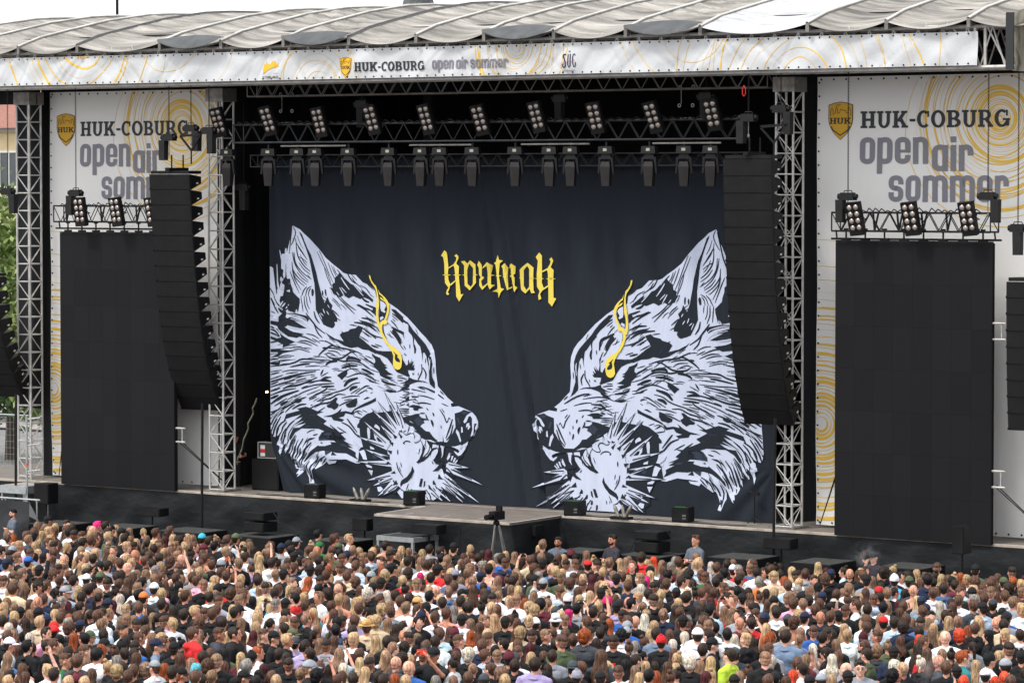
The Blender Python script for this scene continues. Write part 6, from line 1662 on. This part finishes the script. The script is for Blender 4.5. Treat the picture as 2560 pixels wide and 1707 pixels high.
PHM = phone_mesh(M_BLKSTEEL); PHM.materials.append(mat('phone_screen_grey', (.25, .28, .32), .2)); PHM2 = phone_mesh(mat('red_phone_case', (.75, .05, .03), .4)); PHM2.materials.append(M_BLKSTEEL)
HC = {'k': '#171517', 'd': '#2e2520', 'b': '#523b30', 'l': '#7b604d', 'y': '#a98c6b', 'w': '#bdb2a4', 'r': '#8a4526', 'o': '#c8452a', 'm': '#421c20', 'g': '#7e7974', 'c': '#5fb6c2', 'p': '#c8266b'}
HN = {'k': 'black', 'd': 'dark brown', 'b': 'brown', 'l': 'light brown', 'y': 'blonde', 'w': 'platinum blonde', 'r': 'ginger', 'o': 'bright orange', 'm': 'dark red', 'g': 'grey', 'c': 'turquoise', 'p': 'pink'}
TC_ = {'K': '#17181b', 'W': '#e6e9ee', 'G': '#8b9099', 'N': '#1d2740', 'R': '#c52a2c', 'V': '#515b43', 'T': '#2f7b7d', 'U': '#2f5fa8', 'P': '#a79bc4', 'M': '#5b2430', 'Y': '#b3cf3f', 'B': '#cdb698', 'S': '#d6a789', 'J': '#3a3f47', 'C': '#6d7f98', 'L': '#b4c8da', 'D': '#47638c', 'O': '#d97a3f', 'Z': '#d99bb4', 'E': '#2c6b3a', 'A': '#3fb0cf'}
TN = {'K': 'black', 'W': 'white', 'G': 'grey', 'N': 'navy', 'R': 'red', 'V': 'olive', 'T': 'teal', 'U': 'blue', 'P': 'lavender', 'M': 'burgundy', 'Y': 'lime green', 'B': 'beige', 'S': 'strappy', 'J': 'dark grey', 'C': 'blue checked', 'L': 'pale blue', 'D': 'denim', 'O': 'orange', 'Z': 'pink', 'E': 'green', 'A': 'turquoise'}
STY = {'S': 'short {} hair', 'F': 'faded {} haircut', 'L': 'long {} hair', 'W': 'shoulder length {} hair', 'P': '{} ponytail', 'B': '{} hair in a bun', 'C': 'curly {} hair', 'N': 'bald head'}
HATN = {'K': '{} cap', 'Q': 'backwards {} cap', 'E': '{} beanie', 'H': '{} brimmed hat', 'U': '{} bucket hat'}
def parse(s, x0, y0, sc):
    out = []
    for e in s.replace('\n', ',').split(','):
        t = e.split()
        if len(t) < 4: continue
        d = dict(px=x0+float(t[0])/sc, py=y0+float(t[1])/sc, hair=t[2][0], hc=t[2][1] if len(t[2]) > 1 else 'b', top=t[3][0], kind='hood' if t[3].endswith('h') else 'tank' if t[3] == 'S' else 'tee', face=0, hat=None, arms='down', ex='')
        if t[2][0] in 'KQEHU': d['hat'] = (t[2][0], t[2][1]); d['hair'] = 'S'; d['hc'] = t[2][2] if len(t[2]) > 2 else 'd'
        for o in t[4:]:
            if o == 'r': d['face'] = -68
            elif o == 'l': d['face'] = 68
            elif o == 'f': d['face'] = 172
            elif o in ARMS: d['arms'] = o
            elif o == 'big': d['big'] = 1
            else: d['ex'] += o
        out.append(d)
    return out
STRIPS = ['''60 145 KWd W r,30 60 Sb K,150 45 Wl G,165 200 Lb W,265 160 Sk K,275 215 Lk K,370 180 Pd K,320 75 Lw W,430 20 Sd Z r,570 10 KRd K,610 90 Wk K,470 145 Sd K r,545 150 Sb K r,640 190 Ly K r,785 80 Lr K,870 75 Sk K l,950 60 KVd K r,1095 60 Wg K,1115 140 KKd K r,755 230 Sd K,880 210 Fb N r,985 250 Sk W big,1070 205 Wr K,1155 225 Bb W,1240 320 Wg L,1310 170 EKd K,1325 240 Sd K l,125 290 Ll D,190 360 Bk S,440 330 Lk K,640 310 Fb E r,725 330 Wd K,825 310 Sb J big,890 340 Ll W,290 400 Wb W,95 475 Sk K,250 480 Lb W,525 420 Sy W l raised,565 460 Sd G,1100 370 By K r,985 460 Lb K,1215 430 Cy K,1300 480 Sb K,1300 390 Sd K,785 490 Sd K,855 510 EMd K,850 545 Sy W,700 540 Sy G,40 535 Sy K''',
'''20 110 Wd W,130 70 Sb K r,95 160 Sd U,250 70 Ll K,310 90 Cy K,345 30 Sd W r,320 150 KNd C r,395 110 Sb K r,470 115 Wd M,490 190 KKd K,600 140 Bk K r,640 100 Wl K,720 20 Sb Rh r big,800 40 Lk W r,940 30 Fb Jh r,1050 60 Ly W,1130 30 Sd Kh r big,1205 60 Lb W,1320 50 Wm B,25 240 Sd W r,80 290 Lb K,390 300 Lk K,555 290 Lb K,745 280 Sd K,640 350 Wl K,705 400 Lc K r,1040 240 Lk V,910 250 Sb W,1180 290 Py M,1270 290 EKd W,1240 370 Sg Kh big,935 320 Fl K big,845 370 Cb K,1000 370 Wb W,60 420 Sb K,165 400 Cl K,290 390 KGb W l,345 390 Lr W,425 430 Sd K,545 460 KKr K r,730 480 Sb K,825 480 Sl K,785 520 Sd K,905 515 Wb G,1165 480 KKd K r,1330 530 Sk K''',
'''85 40 Fb K r,200 70 KKd K r,290 85 Sy K r,390 40 KVd W r,445 130 QJd P,540 160 Sd P,655 130 Ll K,770 110 Wb K,745 160 Fd G,905 130 Ld W f,1005 90 Fy W big,1280 100 Ly K,50 220 Sr W r,210 240 Sd K,265 290 Pd K,500 240 Sd K l g,335 350 Fd K,530 390 KGl K r big,630 320 Wk K,650 380 Sb K phone,620 470 Ck K,815 410 Ld K,890 250 Wl L phone,1080 240 Sb K,1040 310 Wm K,1155 290 Wl K,940 400 Lw W,895 480 Wb K,1120 340 Wy K,1150 440 Ly W,1240 350 Fd K,1260 480 Sd K,1330 260 Ly L,160 490 Sb K,60 470 Wk K,60 400 Wm P,215 530 Sy K,430 450 Sl K,790 520 Sb W,1025 510 Sd W,1295 525 Sd K''',
'''50 180 Ll K r,70 110 Sd K,185 50 N J,265 80 Fd W l b,220 180 Cd K,355 80 Ll W,420 120 Lk K,500 160 Sb W,590 110 Sd W,630 30 Sb L,740 30 EMd K,720 120 Bk K,810 110 Fb L r,975 150 Sb N,910 50 Wr Y,1130 90 Fb S,1290 140 Sd K l,1160 210 Wk K,880 245 Cw K,1070 250 Sb L r,1215 260 Fl Lh,1310 290 EMd K,1330 360 Sd K,20 290 Ll K,80 330 N J,180 300 Cd Jh,260 310 Ly K,305 380 N U big,370 250 Fb K,340 200 Wk W,500 240 KKd K f phone R big,430 210 Sd K,720 340 Bd W l g,720 270 Wb W,780 240 Wm W,895 400 Pl K,845 490 Sb K,1000 530 KJd K,1155 400 Sb K l g,1270 450 Cl K,1225 525 Sy K,170 510 Wr K,265 530 Sy U,535 530 Wg K,755 535 Wl K''',
'''30 230 Fb K,70 150 Lb K,90 20 Cy B,185 180 Lm K,225 60 Fd K,335 40 Fl K r,430 30 Sb L,515 40 Sb K,420 130 Sd K,500 110 Fb V l big,600 110 Wb K,690 90 Sb K,800 60 Cr J big,895 140 Wd K,1070 120 Fd K big,1100 50 Ck W,1205 20 KGd U,1200 180 Bb W,1310 160 Wg W,160 280 Ly W,75 300 KJb W,455 270 Sd G,345 270 Wb L,305 360 Bk K,195 350 Sd P big,390 410 Ld K,345 480 Wk K,610 390 QJd K,690 380 Sb K l,665 485 EGd K,815 450 Lp K,945 260 Lb J big,1010 370 Py W l,980 500 KKd W,1185 360 Lk L,1280 310 Sd K r,1155 440 Fb W,1320 420 Ll W,1330 500 Ly W''',
'''65 110 Bb K r,110 40 Ly K,75 270 Bk K r,220 30 Sd C,225 120 ERd K,330 140 Ww W,310 40 Lb K,460 60 Lw W l,320 240 Lb K,570 40 KWd W big,745 50 Sd K l g,780 140 KKd K r,690 200 Sd K,885 40 Sk W,990 90 Ww W,1095 90 Fy Kh l,1210 120 Wd K,1310 110 Lr K,1320 210 Sb K,430 290 By K l,520 340 Cw K,780 330 Ly K,900 250 Sd Y l big,1040 240 KJd J,625 370 Ll W,420 390 Ly K,155 370 Ld K,270 380 Lb K,60 460 Sk K,40 370 Wy K,185 480 Lr K,290 480 Bb K,425 460 Bd L l,665 480 Wm K r,760 470 By W,1130 430 Bb W,1030 480 Ll B,1020 530 KKd K,1310 300 Fl K big,1305 520 Sb K''',
'''40 60 Wr K r,40 190 Fb G,220 60 Sd C big,330 90 Pl C,500 190 Pw S,255 210 Ll L,570 70 Sd K,600 230 Wd K l,680 40 Ld N,750 150 Wl K,830 40 Sy W,1000 60 Wm K,1140 50 Fb K l,760 270 Lb V,665 300 Ww W,1000 160 Sb K l b,1140 220 Cl J,1050 250 Sd V l,1290 160 Bl V,1310 240 KKd N,290 340 Sb N,370 300 Wl M,370 400 Sd W l g,60 330 Cw B,210 470 Wo K,240 530 Wb W,985 390 Fd G f g big,765 400 N K l,700 510 Ly N,855 490 KKd K,575 530 KGd W,465 535 KKd N,1260 470 Ck K,1320 400 Lw K,10 500 Sk K''',
'''15 110 Wb K,240 10 Sd Kh,225 90 Wo V,290 110 Sb V r,375 40 Ll S,550 70 N W big,660 50 Co K,680 130 Wm W l,780 170 Pd Gh,830 -30 Sb K,960 50 Lk K l,1180 80 Lb K,1180 190 Fd K big,1300 40 Sd W,1330 280 EKd K,190 180 Ld W,290 240 Lb R,440 240 Ll K,555 260 Bd K,450 320 N J r,240 340 Bw K r,120 400 Sy K,45 460 N K,540 380 Sb K,660 270 Sr T r big,640 380 Pb K,850 370 Ly S,615 440 KKd J,945 300 EKd W r,1050 260 Ly L l,960 470 KWd W,1200 370 KGd K big,1140 500 So K,1320 440 Wd K,1060 535 Wo K,1210 535 Sb K,700 540 So K,10 380 Cw K''']
PEOPLE = []
for i, s in enumerate(STRIPS): PEOPLE += parse(s, 320*i, 1577, 4.2)
NEARN = len(PEOPLE)
FARS = [(0, '''415 175 KKd K,575 210 Fd W r,840 220 Sp K,910 220 Sd K,955 250 KKd K,800 260 N W,1340 280 Sb B,20 390 KWd W r,245 530 KUd K,745 680 KWd W,865 665 KVd W,560 790 KGd M r,1325 760 KWd W,1235 840 KOd K,1750 420 KMd W,1900 560 KGd K,115 760 Sb Bh big,640 690 Sd G,1165 470 N K,1090 580 N K f,920 720 Fd K,1020 720 Sb K,1590 820 Sb K,1800 830 Sd W,1390 890 Sd K,1190 920 Sb U,1240 1040 Sd W,850 990 Sb W big,665 1000 Sb W,465 1095 KRd K,400 1035 KNd K,690 1080 KNd K,2055 950 KKd K,480 980 Ly K,1480 1060 Sy W l,1580 980 Sd K,1870 840 Sd K,1640 960 Lk K,1735 330 KAd K,1860 360 Wb K f,2025 330 KVd K,780 1150 KVd K,1130 1140 KVd K,1540 740 Lk K,1250 520 Sb K,1460 260 Sb R,230 300 Lm K,330 220 Wl K,1900 620 Sb W phone,470 640 Cb W r,640 300 Fd K,240 1170 Lw K,750 480 Ly K,1950 340 Sb L,970 900 Lm K,120 330 Wr K'''),
 (640, '''535 290 Sk K,680 330 Sb R big,800 330 Sy W r,350 360 KGd K,545 400 KEd E,710 410 KVd W,780 480 KNd W,1105 640 KGd N,990 660 KGd W,1160 590 KKd K,90 770 HBd K,960 800 Cw K,1410 660 Lp R,1390 880 KBd W r,1460 930 KKd K,1380 720 Fl W big,885 930 Sb W,950 1090 HBb B,1765 1030 KKd W,455 700 Wr W,710 760 N K,1110 390 Sd S,1490 420 Sd G,1590 440 Sd K r,1700 410 KKd K,1840 420 Ly K,1250 430 Ly K,2080 500 Fg G,2000 590 Sd S,1560 600 KKd R big,240 640 KKd K,1250 1150 N N,1810 920 Sk K,2140 1050 KKd K,620 600 Lr K,560 740 Lm R,330 490 KKd K,1430 460 Ly W,1330 520 Lk K,1920 510 Lk K,730 840 Lr R,40 510 Ly K raised,1080 940 Cy K,1700 950 Lg K,2050 780 Ll K,170 900 Fg W,430 900 Sb K,1780 850 Ly K,1600 880 Sd W'''),
 (1280, '''265 380 Sl K,265 550 KKd K,650 560 KRd K,1110 490 Sd R big,1215 520 Lo W,1580 490 Sl N,1600 540 Sy L big,430 630 Wy S f,270 720 KGd W,420 800 Lr K,480 860 EWd W,820 880 Ep K,900 920 KKd P,1150 690 Lp W,900 680 KKd K,245 890 Sk M big,1210 860 Fd K big,1410 800 KKd K,1500 830 Sd K big,1660 660 Fb E,375 1040 UWd W,200 1060 KWd W,555 930 Sk G phone,800 750 Cy K,1895 600 KLd K,1780 680 KKd K,1950 640 Sb W l,2120 700 Sg O,1970 850 KKd K,2160 620 Wd W f,990 1090 KGd U,690 680 Wm W,760 690 Wm W,1940 990 Sd G f,490 980 Wp K,1450 640 Ll W,1060 1040 N K,2170 1020 KNd K,780 620 Sy Z,700 960 Sd K raised,640 470 Ll K,510 470 EMd M,240 420 Ly K,550 500 Sk K,1400 520 Lg K,1400 590 Lk K,840 1060 Lr W,1140 1020 Lw K,120 880 Lr K'''),
 (1920, '''430 570 Ly K,540 640 KNd K,395 690 Fb K f,50 660 Fy B big,1085 690 EWd A,950 790 KRd K,990 1050 KRd K,1210 700 KVd K,850 690 KKd G,1250 760 KKd J,1370 680 Sk N big,1780 600 KKd V,1650 660 Lr K,1450 580 Fb M,2090 620 Fd K,2020 710 KVd K,2100 700 Sr K,1635 860 Sb W,1750 800 KKd K,1080 1010 Bk K,1160 910 Sb A,1400 1000 Fd K f,1520 990 Sd N,750 900 Sb W l,350 860 Sd L,215 880 Sb Z big,300 890 Sl Z,2050 1010 KNd U,1930 900 KJd K,1420 1100 Ly S,1230 1050 Wl K,320 630 Sb G,250 650 Fd W r,590 810 Sb K,830 470 Sd K,650 740 Lk K,990 620 Cd K,1340 950 Ly K,1460 780 Lb K''')]
FARP = []
for x0, s in FARS: FARP += parse(s, x0, 1250, 3.431)
FARP = [p for p in FARP if p['py'] < 1578]
def place(p, zh): q = atz(p['px'], p['py'], zh); return q
pr_ = random.Random(5)
def hh(p): return pr_.uniform(1.76, 1.80) if p.get('big') else pr_.uniform(1.50, 1.62) if p['hair'] in 'LWPB' and not p['hat'] else pr_.uniform(1.62, 1.74)
for p in PEOPLE+FARP: p['zh'] = hh(p); p['pos'] = place(p, p['zh'])
# nudge head heights so neighbours do not stand inside each other
ALLP = PEOPLE+FARP
for it in range(60):
    P = np.array([p['pos'][:2] for p in ALLP]); mv = 0
    D = np.hypot(P[:, None, 0]-P[None, :, 0], P[:, None, 1]-P[None, :, 1])+np.eye(len(P))*9
    for i, j in zip(*np.where(D < .37)):
        if i < j:
            a, b = ALLP[i], ALLP[j]; lo, hi = (a, b) if a['pos'][1] < b['pos'][1] else (b, a)   # nearer one should come nearer: larger zh
            if lo['zh'] < 1.82 and not hi.get('big'): lo['zh'] += .012
            if hi['zh'] > 1.44 and not hi.get('big'): hi['zh'] -= .012
            lo['pos'] = place(lo, lo['zh']); hi['pos'] = place(hi, hi['zh']); mv += 1
    if not mv: break
# random filling of the crowd behind
front = [(-60, 1326), (70, 1322), (110, 1300), (150, 1302), (300, 1306), (500, 1330), (640, 1347), (800, 1352), (1000, 1363), (1280, 1374), (1400, 1383), (1900, 1398), (2040, 1414), (2250, 1412), (2400, 1428), (2620, 1432)]
taken = [tuple(p['pos'][:2]) for p in ALLP]
cell = {}
def near(x, y, d):
    ci, cj = int(x//.5), int(y//.5)
    for i in (-1, 0, 1):
        for j in (-1, 0, 1):
            for q in cell.get((ci+i, cj+j), ()):
                if (q[0]-x)**2+(q[1]-y)**2 < d*d: return True
    return False
def addc(x, y): cell.setdefault((int(x//.5), int(y//.5)), []).append((x, y))
for q in taken: addc(*q)
FILL = []; hairs = [c for c, n in (('Sd', 12), ('Sb', 13), ('Sl', 8), ('Sk', 4), ('Fb', 5), ('Fd', 5), ('Fl', 5), ('Sy', 3), ('Fy', 2), ('Fg', 1), ('N', 2), ('Lb', 8), ('Ll', 10), ('Ly', 11), ('Ld', 5), ('Lk', 3), ('Lm', 2), ('Lr', 1), ('Lw', 2), ('Wb', 5), ('Wl', 4), ('Wy', 4), ('Wd', 3), ('Pl', 3), ('Pd', 3), ('Py', 2), ('Bb', 3), ('By', 2), ('Bd', 2), ('Cb', 2), ('Cd', 2), ('Cy', 1), ('KKd', 5), ('KJd', 1), ('KNd', 1), ('KGd', 1)) for _ in range(n)]
tops = 'K'*38+'W'*27+'G'*6+'J'*7+'N'*6+'L'*6+'V'*3+'M'*3+'B'*4+'U'*1+'P'*1+'D'*2+'S'*5+'R'*2+'Z'+'A'
for _ in range(110000):
    px = pr_.uniform(-420, 2860); py = pr_.uniform(1295, 1800)
    fy = np.interp(px, [f[0] for f in front], [f[1]+6 for f in front])+pr_.uniform(0, 5)
    if py < fy+5: continue
    h_ = pr_.choice(hairs); p = parse(f'{px} {py} {h_} {pr_.choice(tops)}', 0, 0, 1)[0]; p['zh'] = hh(p); q = place(p, p['zh'])
    if py > 1588 and -12 < px < 2572 and py < 1728: continue
    if near(q[0], q[1], (.42) if py < 1560 else .5): continue
    p['pos'] = q; p['face'] = pr_.choice([0]*6+[pr_.uniform(-80, 80)]*3+[pr_.uniform(100, 260)]*(1 if pr_.random() < .3 else 0)); addc(q[0], q[1]); FILL.append(p)
    if pr_.random() < .10: p['kind'] = 'hood' if p['kind'] == 'tee' else p['kind']
    if pr_.random() < .014: p['arms'] = 'phone'
    elif pr_.random() < .004: p['arms'] = 'raised'
SKN = ['#dba38b', '#d19880', '#e2b09a', '#c98c75', '#d69e88', '#b87f66']
def skin_of(i): return srgb(SKN[(i*7) % 6 if (i % 23) else 5])
STAGE_DIR = TH*.0
def facing(p, q): return R_(p['face'])+math.atan2(-(-1.0-q[0]), (2.0-q[1]))*.55
def jit(c, k, r_): f = 1+r_.uniform(-k, k); return tuple(max(0, x*f*(1+r_.uniform(-.04, .04))) for x in c)
def build_person(p, i, label, group, extra_scale=None):
    r_ = random.Random(i*13+1); q = p['pos']; sc = (p['zh']/1.645); sk = skin_of(i)
    root = bpy.data.objects.new('person', BODY[p['arms']]); COL.objects.link(root); root.location = (q[0], q[1], 0); root.scale = ((1.16 if p.get('big') else 1)*min(sc, 1.03)*(1.04 if p['hair'] not in 'LWPB' else .95),)*2+(sc,)
    root.rotation_euler = (R_(r_.uniform(-3.5, 2)), R_(r_.uniform(-3, 3)), facing(p, q)+R_(r_.gauss(0, 11))); root.color = (*sk, 1); tag(root, label, 'person', group)
    def kid(name, me, col):
        o = bpy.data.objects.new(name, me); COL.objects.link(o); o.parent = root; o.color = (*col, 1); return o
    nm = {'tee': 't_shirt', 'hood': 'hooded_jacket', 'tank': 'strappy_top'}[p['kind']]
    kid(nm, TANK if p['kind'] == 'tank' else TOPS[(p['arms'], p['kind'])], jit(srgb(TC_[p['top'] if p['kind'] != 'tank' else r_.choice('KKW')]), .1, r_)); kid('trousers', TROU, jit(srgb(r_.choice(['#1a1b1f', '#2c3850', '#23262c', '#4a5a76'])), .1, r_))
    hc = jit(srgb(HC[p['hc']]), .16, r_); st = p['hair']; v = 1+(i*3+int(p['px'])) % 5
    if st == 'F' or st == 'N':
        o = kid('stubble', STUB, tuple(a*(.68 if st == 'F' else .10)+b*(.32 if st == 'F' else .90) for a, b in zip(hc, sk)))
    if st != 'N' and (not p['hat']):
        kid('hair', HAIR[(st, v)], hc)
    if p['hat']:
        k_, c_ = p['hat']; col = srgb({**TC_, 'R': '#c4222a', 'B': '#b9955f', 'p': '#d0246d'}.get(c_, '#222222')); kid({'E': 'beanie', 'H': 'hat', 'U': 'bucket_hat'}.get(k_, 'cap'), HATS[k_], jit(col, .08, r_)); kid('hair', STUB, hc)
    if 'g' in p['ex']: kid('glasses', GLASS, (0, 0, 0))
    if abs(p['face']) > 60: kid('eyes', EYES, (0, 0, 0))
    if 'b' in p['ex']: kid('beard', BEARD, srgb('#2a1d17'))
    if p['arms'] == 'phone':
        ph = bpy.data.objects.new('phone', PHM2 if 'R' in p['ex'] else PHM); COL.objects.link(ph); ph.location = root.location; ph.rotation_euler = root.rotation_euler; ph.scale = root.scale
        tag(ph, 'phone held up by the '+label.replace('person with', 'person with')[:70].rsplit(' ', 1)[0] if False else ('red' if 'R' in p['ex'] else 'black')+' phone held up by person with '+p['short'], 'phone', 'phones held up in the crowd')
    return root
# ---- labels
def sizew(p): return -(p['pos']-CAM) @ FW
cand = sorted(PEOPLE, key=lambda p: (p['pos']-CAM) @ FW)
NEAR = cand[:296]; REST = cand[296:]
def base(p):
    if p['hat']: s = HATN[p['hat'][0]].format({'W': 'white', 'G': 'grey', 'B': 'straw', 'p': 'pink'}.get(p['hat'][1], TN.get(p['hat'][1], 'dark')))
    else: s = STY[p['hair']].format(HN[p['hc']])
    return s
def full(p):
    t = TN[p['top']]; k = 'hoodie' if p['kind'] == 'hood' else 'top'
    s = base(p)+' and '+t+' '+k
    if p['face'] == 172: s += ' facing the camera'
    return s
from collections import Counter
for p in NEAR: p['short'] = base(p)
fc = Counter(full(p) for p in NEAR); bc = Counter(base(p)+TN[p['top']] for p in NEAR)
uniq = [p for p in NEAR if fc[full(p)] == 1]
used = set()
def sname(p): return base(p)+' in '+TN[p['top']]
def rel(p, q):
    dx = q['px']-p['px']; dy = q['py']-p['py']
    if abs(dx) > abs(dy)*.8: return 'left of' if dx > 0 else 'right of'
    return 'in front of' if dy < 0 else 'behind'
for p in NEAR:
    f = full(p); lab = None
    if fc[f] == 1: lab = 'person with '+f
    else:
        cs = sorted(uniq, key=lambda q: math.hypot(q['px']-p['px'], q['py']-p['py']))
        for q in cs[:10]:
            if q is p: continue
            for sn in (base(q)+' in '+TN[q['top']],):
                l_ = 'person with '+f+', '+rel(p, q)+' '+sn
                if l_ not in used and len(l_.split()) <= 16 and not lab: lab = l_
            if lab: break
        if not lab:
            for q in cs[:12]:
                l_ = 'person with '+base(p)+', '+rel(p, q)+' '+sname(q)
                if l_ not in used and len(l_.split()) <= 16: lab = l_; break
    used.add(lab); p['label'] = lab; p['short'] = lab[12:] if lab.startswith('person with ') else lab
for i, p in enumerate(NEAR):
    if len(p['short'].split()) > 10: p['short'] = ' '.join(p['short'].split(',')[0].split())
    o_ = build_person(p, i, p['label'], 'people in the nearest rows of the crowd')
    if abs(p['px']-(1280+1070/4.2)) < 1 and abs(p['py']-(1577+120/4.2)) < 1: font_text('1', -.05, 1.10, .22, .09, -.150, M_RED, o_, 'shirt_number', .02)
# ---- the rest of the crowd as one joined object
def mesh_np(me):
    me.calc_loop_triangles(); v = np.empty(len(me.vertices)*3, np.float32); me.vertices.foreach_get('co', v); t = np.empty(len(me.loop_triangles)*3, np.int32); me.loop_triangles.foreach_get('vertices', t); return v.reshape(-1, 3), t.reshape(-1, 3)
def lod(me, ratio):
    o = bpy.data.objects.new('t', me.copy()); COL.objects.link(o); d = o.modifiers.new('d', 'DECIMATE'); d.ratio = ratio; bpy.context.view_layer.update()
    m2 = bpy.data.meshes.new_from_object(o.evaluated_get(bpy.context.evaluated_depsgraph_get())); bpy.data.objects.remove(o); r = mesh_np(m2); bpy.data.meshes.remove(m2); return r
LB = {a: lod(BODY[a], .38) for a in ('down', 'phone', 'raised', 'front')}; LT = {k: lod(TOPS[k], .5) for k in TOPS if k[0] in LB}; LTK = lod(TANK, .5); LTR = lod(TROU, .3)
LH = {k: mesh_np(m) for k, m in HAIR.items()}; LS = mesh_np(STUB); LHAT = {k: mesh_np(m) for k, m in HATS.items()}; LPH = mesh_np(PHM)
VV = []; TT = []; CC = []; MI = []; off = 0
for i, p in enumerate(FARP+FILL+REST):
    r_ = random.Random(i*7+3); q = p['pos']; sc = p['zh']/1.645; sxy = (1.16 if p.get('big') else 1)*min(sc, 1.03)*(1.04 if p['hair'] not in 'LWPB' else .95); a = facing(p, q)+R_(r_.gauss(0, 13)); ca, sa = math.cos(a), math.sin(a); M = np.array([[ca*sxy, -sa*sxy, 0], [sa*sxy, ca*sxy, 0], [0, 0, sc]], np.float32); sk = skin_of(i+5)
    arms = p['arms'] if p['arms'] in LB else 'down'; hc = jit(srgb(HC[p['hc']]), .2, r_); st = p['hair']; v = 1+(i*3+int(p['px'])) % 5
    parts = [(LB[arms], sk, 0), (LTK if p['kind'] == 'tank' else LT[(arms, p['kind'])], jit(srgb(TC_[p['top'] if p['kind'] != 'tank' else 'K']), .12, r_), 1), (LTR, srgb('#23262c'), 1)]
    if st in 'FN': parts.append((LS, tuple(x*(.68 if st == 'F' else .10)+y*(.32 if st == 'F' else .90) for x, y in zip(hc, sk)), 2))
    if p['hat']: parts += [(LHAT[p['hat'][0]], jit(srgb({**TC_, 'B': '#b9955f', 'p': '#d0246d'}.get(p['hat'][1], '#222222')), .1, r_), 1), (LS, hc, 2)]
    elif st != 'N': parts.append((LH[(st, v)], hc, 2))
    if arms == 'phone': parts.append((LPH, (.02, .02, .02), 1))
    for (vv, tt), c, m in parts:
        VV.append(vv @ M.T+np.array([q[0], q[1], 0], np.float32)); TT.append(tt+off); off += len(vv); CC.append(np.tile(np.array([*c, 1], np.float32), (len(vv), 1))); MI.append(np.full(len(tt), m, np.int32))
VV = np.concatenate(VV); TT = np.concatenate(TT); CC = np.concatenate(CC); MI = np.concatenate(MI)
me = bpy.data.meshes.new('crowd'); me.vertices.add(len(VV)); me.vertices.foreach_set('co', VV.ravel()); nt_ = len(TT); me.loops.add(nt_*3); me.loops.foreach_set('vertex_index', TT.ravel()); me.polygons.add(nt_); me.polygons.foreach_set('loop_start', np.arange(0, nt_*3, 3, dtype=np.int32)); me.polygons.foreach_set('material_index', MI); me.update(calc_edges=True); me.shade_smooth()
ca_ = me.color_attributes.new('Col', 'FLOAT_COLOR', 'POINT'); ca_.data.foreach_set('color', CC.ravel())
for m in (id_mat('crowd_skin', .5, 0, .3, 'Col'), id_mat('crowd_cloth', .85, 0, .3, 'Col'), id_mat('crowd_hair', .6, 42, .18, 'Col')): me.materials.append(m)
cr = link('crowd', me); cr['label'] = 'dense festival crowd seen from behind, filling the square up to the stage'; cr['category'] = 'crowd'; cr['kind'] = 'stuff'
print('PEOPLE', len(PEOPLE), len(FARP), len(FILL), len(TT))
# ---- guards and crew in the pit
def guard(px, py, Y, top, hc, arms, yaw, label, beard=False, hat=None, hair='F', ex=''):
    q = at(px, py, Y); p = dict(px=px, py=py, hair=hair, hc=hc, top=top, kind='tee', face=yaw, hat=hat, arms=arms, ex=('b' if beard else '')+ex, zh=q[2], pos=q, short='')
    zf = 0.0
    if p['zh'] > 1.80: zf = p['zh']-1.72; p['zh'] = 1.72
    o = build_person(p, 500+px, label, 'security guards standing in front of the stage'); o.rotation_euler = (0, 0, R_(yaw)); o.location.z = zf
    for c_ in o.children:
        if c_.name.startswith('t_shirt'): c_.color = (*srgb('#59626e' if top == 'G' else '#33313a'), 1)
        if c_.name.startswith('trousers'): c_.color = (*srgb('#17181b'), 1)
    if abs(yaw) > 60 and not any(c.name.startswith('eyes') for c in o.children): pass
    if zf > 0:
        s_ = sbox('pit_step', q[0], q[1], 0, .6, .5, zf-.002, 'black step box under the guard at '+('left' if px < 600 else 'centre' if px < 1600 else 'right')+' '+str(px)[:0]+('with grey shirt' if top == 'G' else 'in dark shirt'), 'step')
    return o
guard(32, 1283, -3.7, 'G', 'k', 'crossed', 150, 'bearded guard in grey t-shirt with folded arms at the far left edge', True)
guard(1395, 1354, -2.3, 'G', 'd', 'crossed', -165, 'bearded guard in grey t-shirt with folded arms right of the thrust', True)
guard(1531, 1349, -2.3, 'J', 'd', 'crossed', 160, 'guard in dark charcoal polo shirt with folded arms near the stacked speakers', True)
guard(1739, 1350, -2.3, 'G', 'b', 'crossed', 165, 'clean shaven guard in grey t-shirt with folded arms right of the stacked speakers')
guard(2184, 1392, -2.3, 'J', 'b', 'face', 175, 'smoking guard in black cap and charcoal shirt with hand at face', hat=('K', 'K'), hair='S')

q = at(592, 1093, 1.9); pz = dict(px=592, py=1093, hair='S', hc='d', top='K', kind='tee', face=40, hat=None, arms='front', ex='', zh=1.66, pos=q, short='')
o = build_person(pz, 901, 'crew member in black t-shirt behind the open flight case in dark wing', 'stage crew'); o.location.z = q[2]-1.64
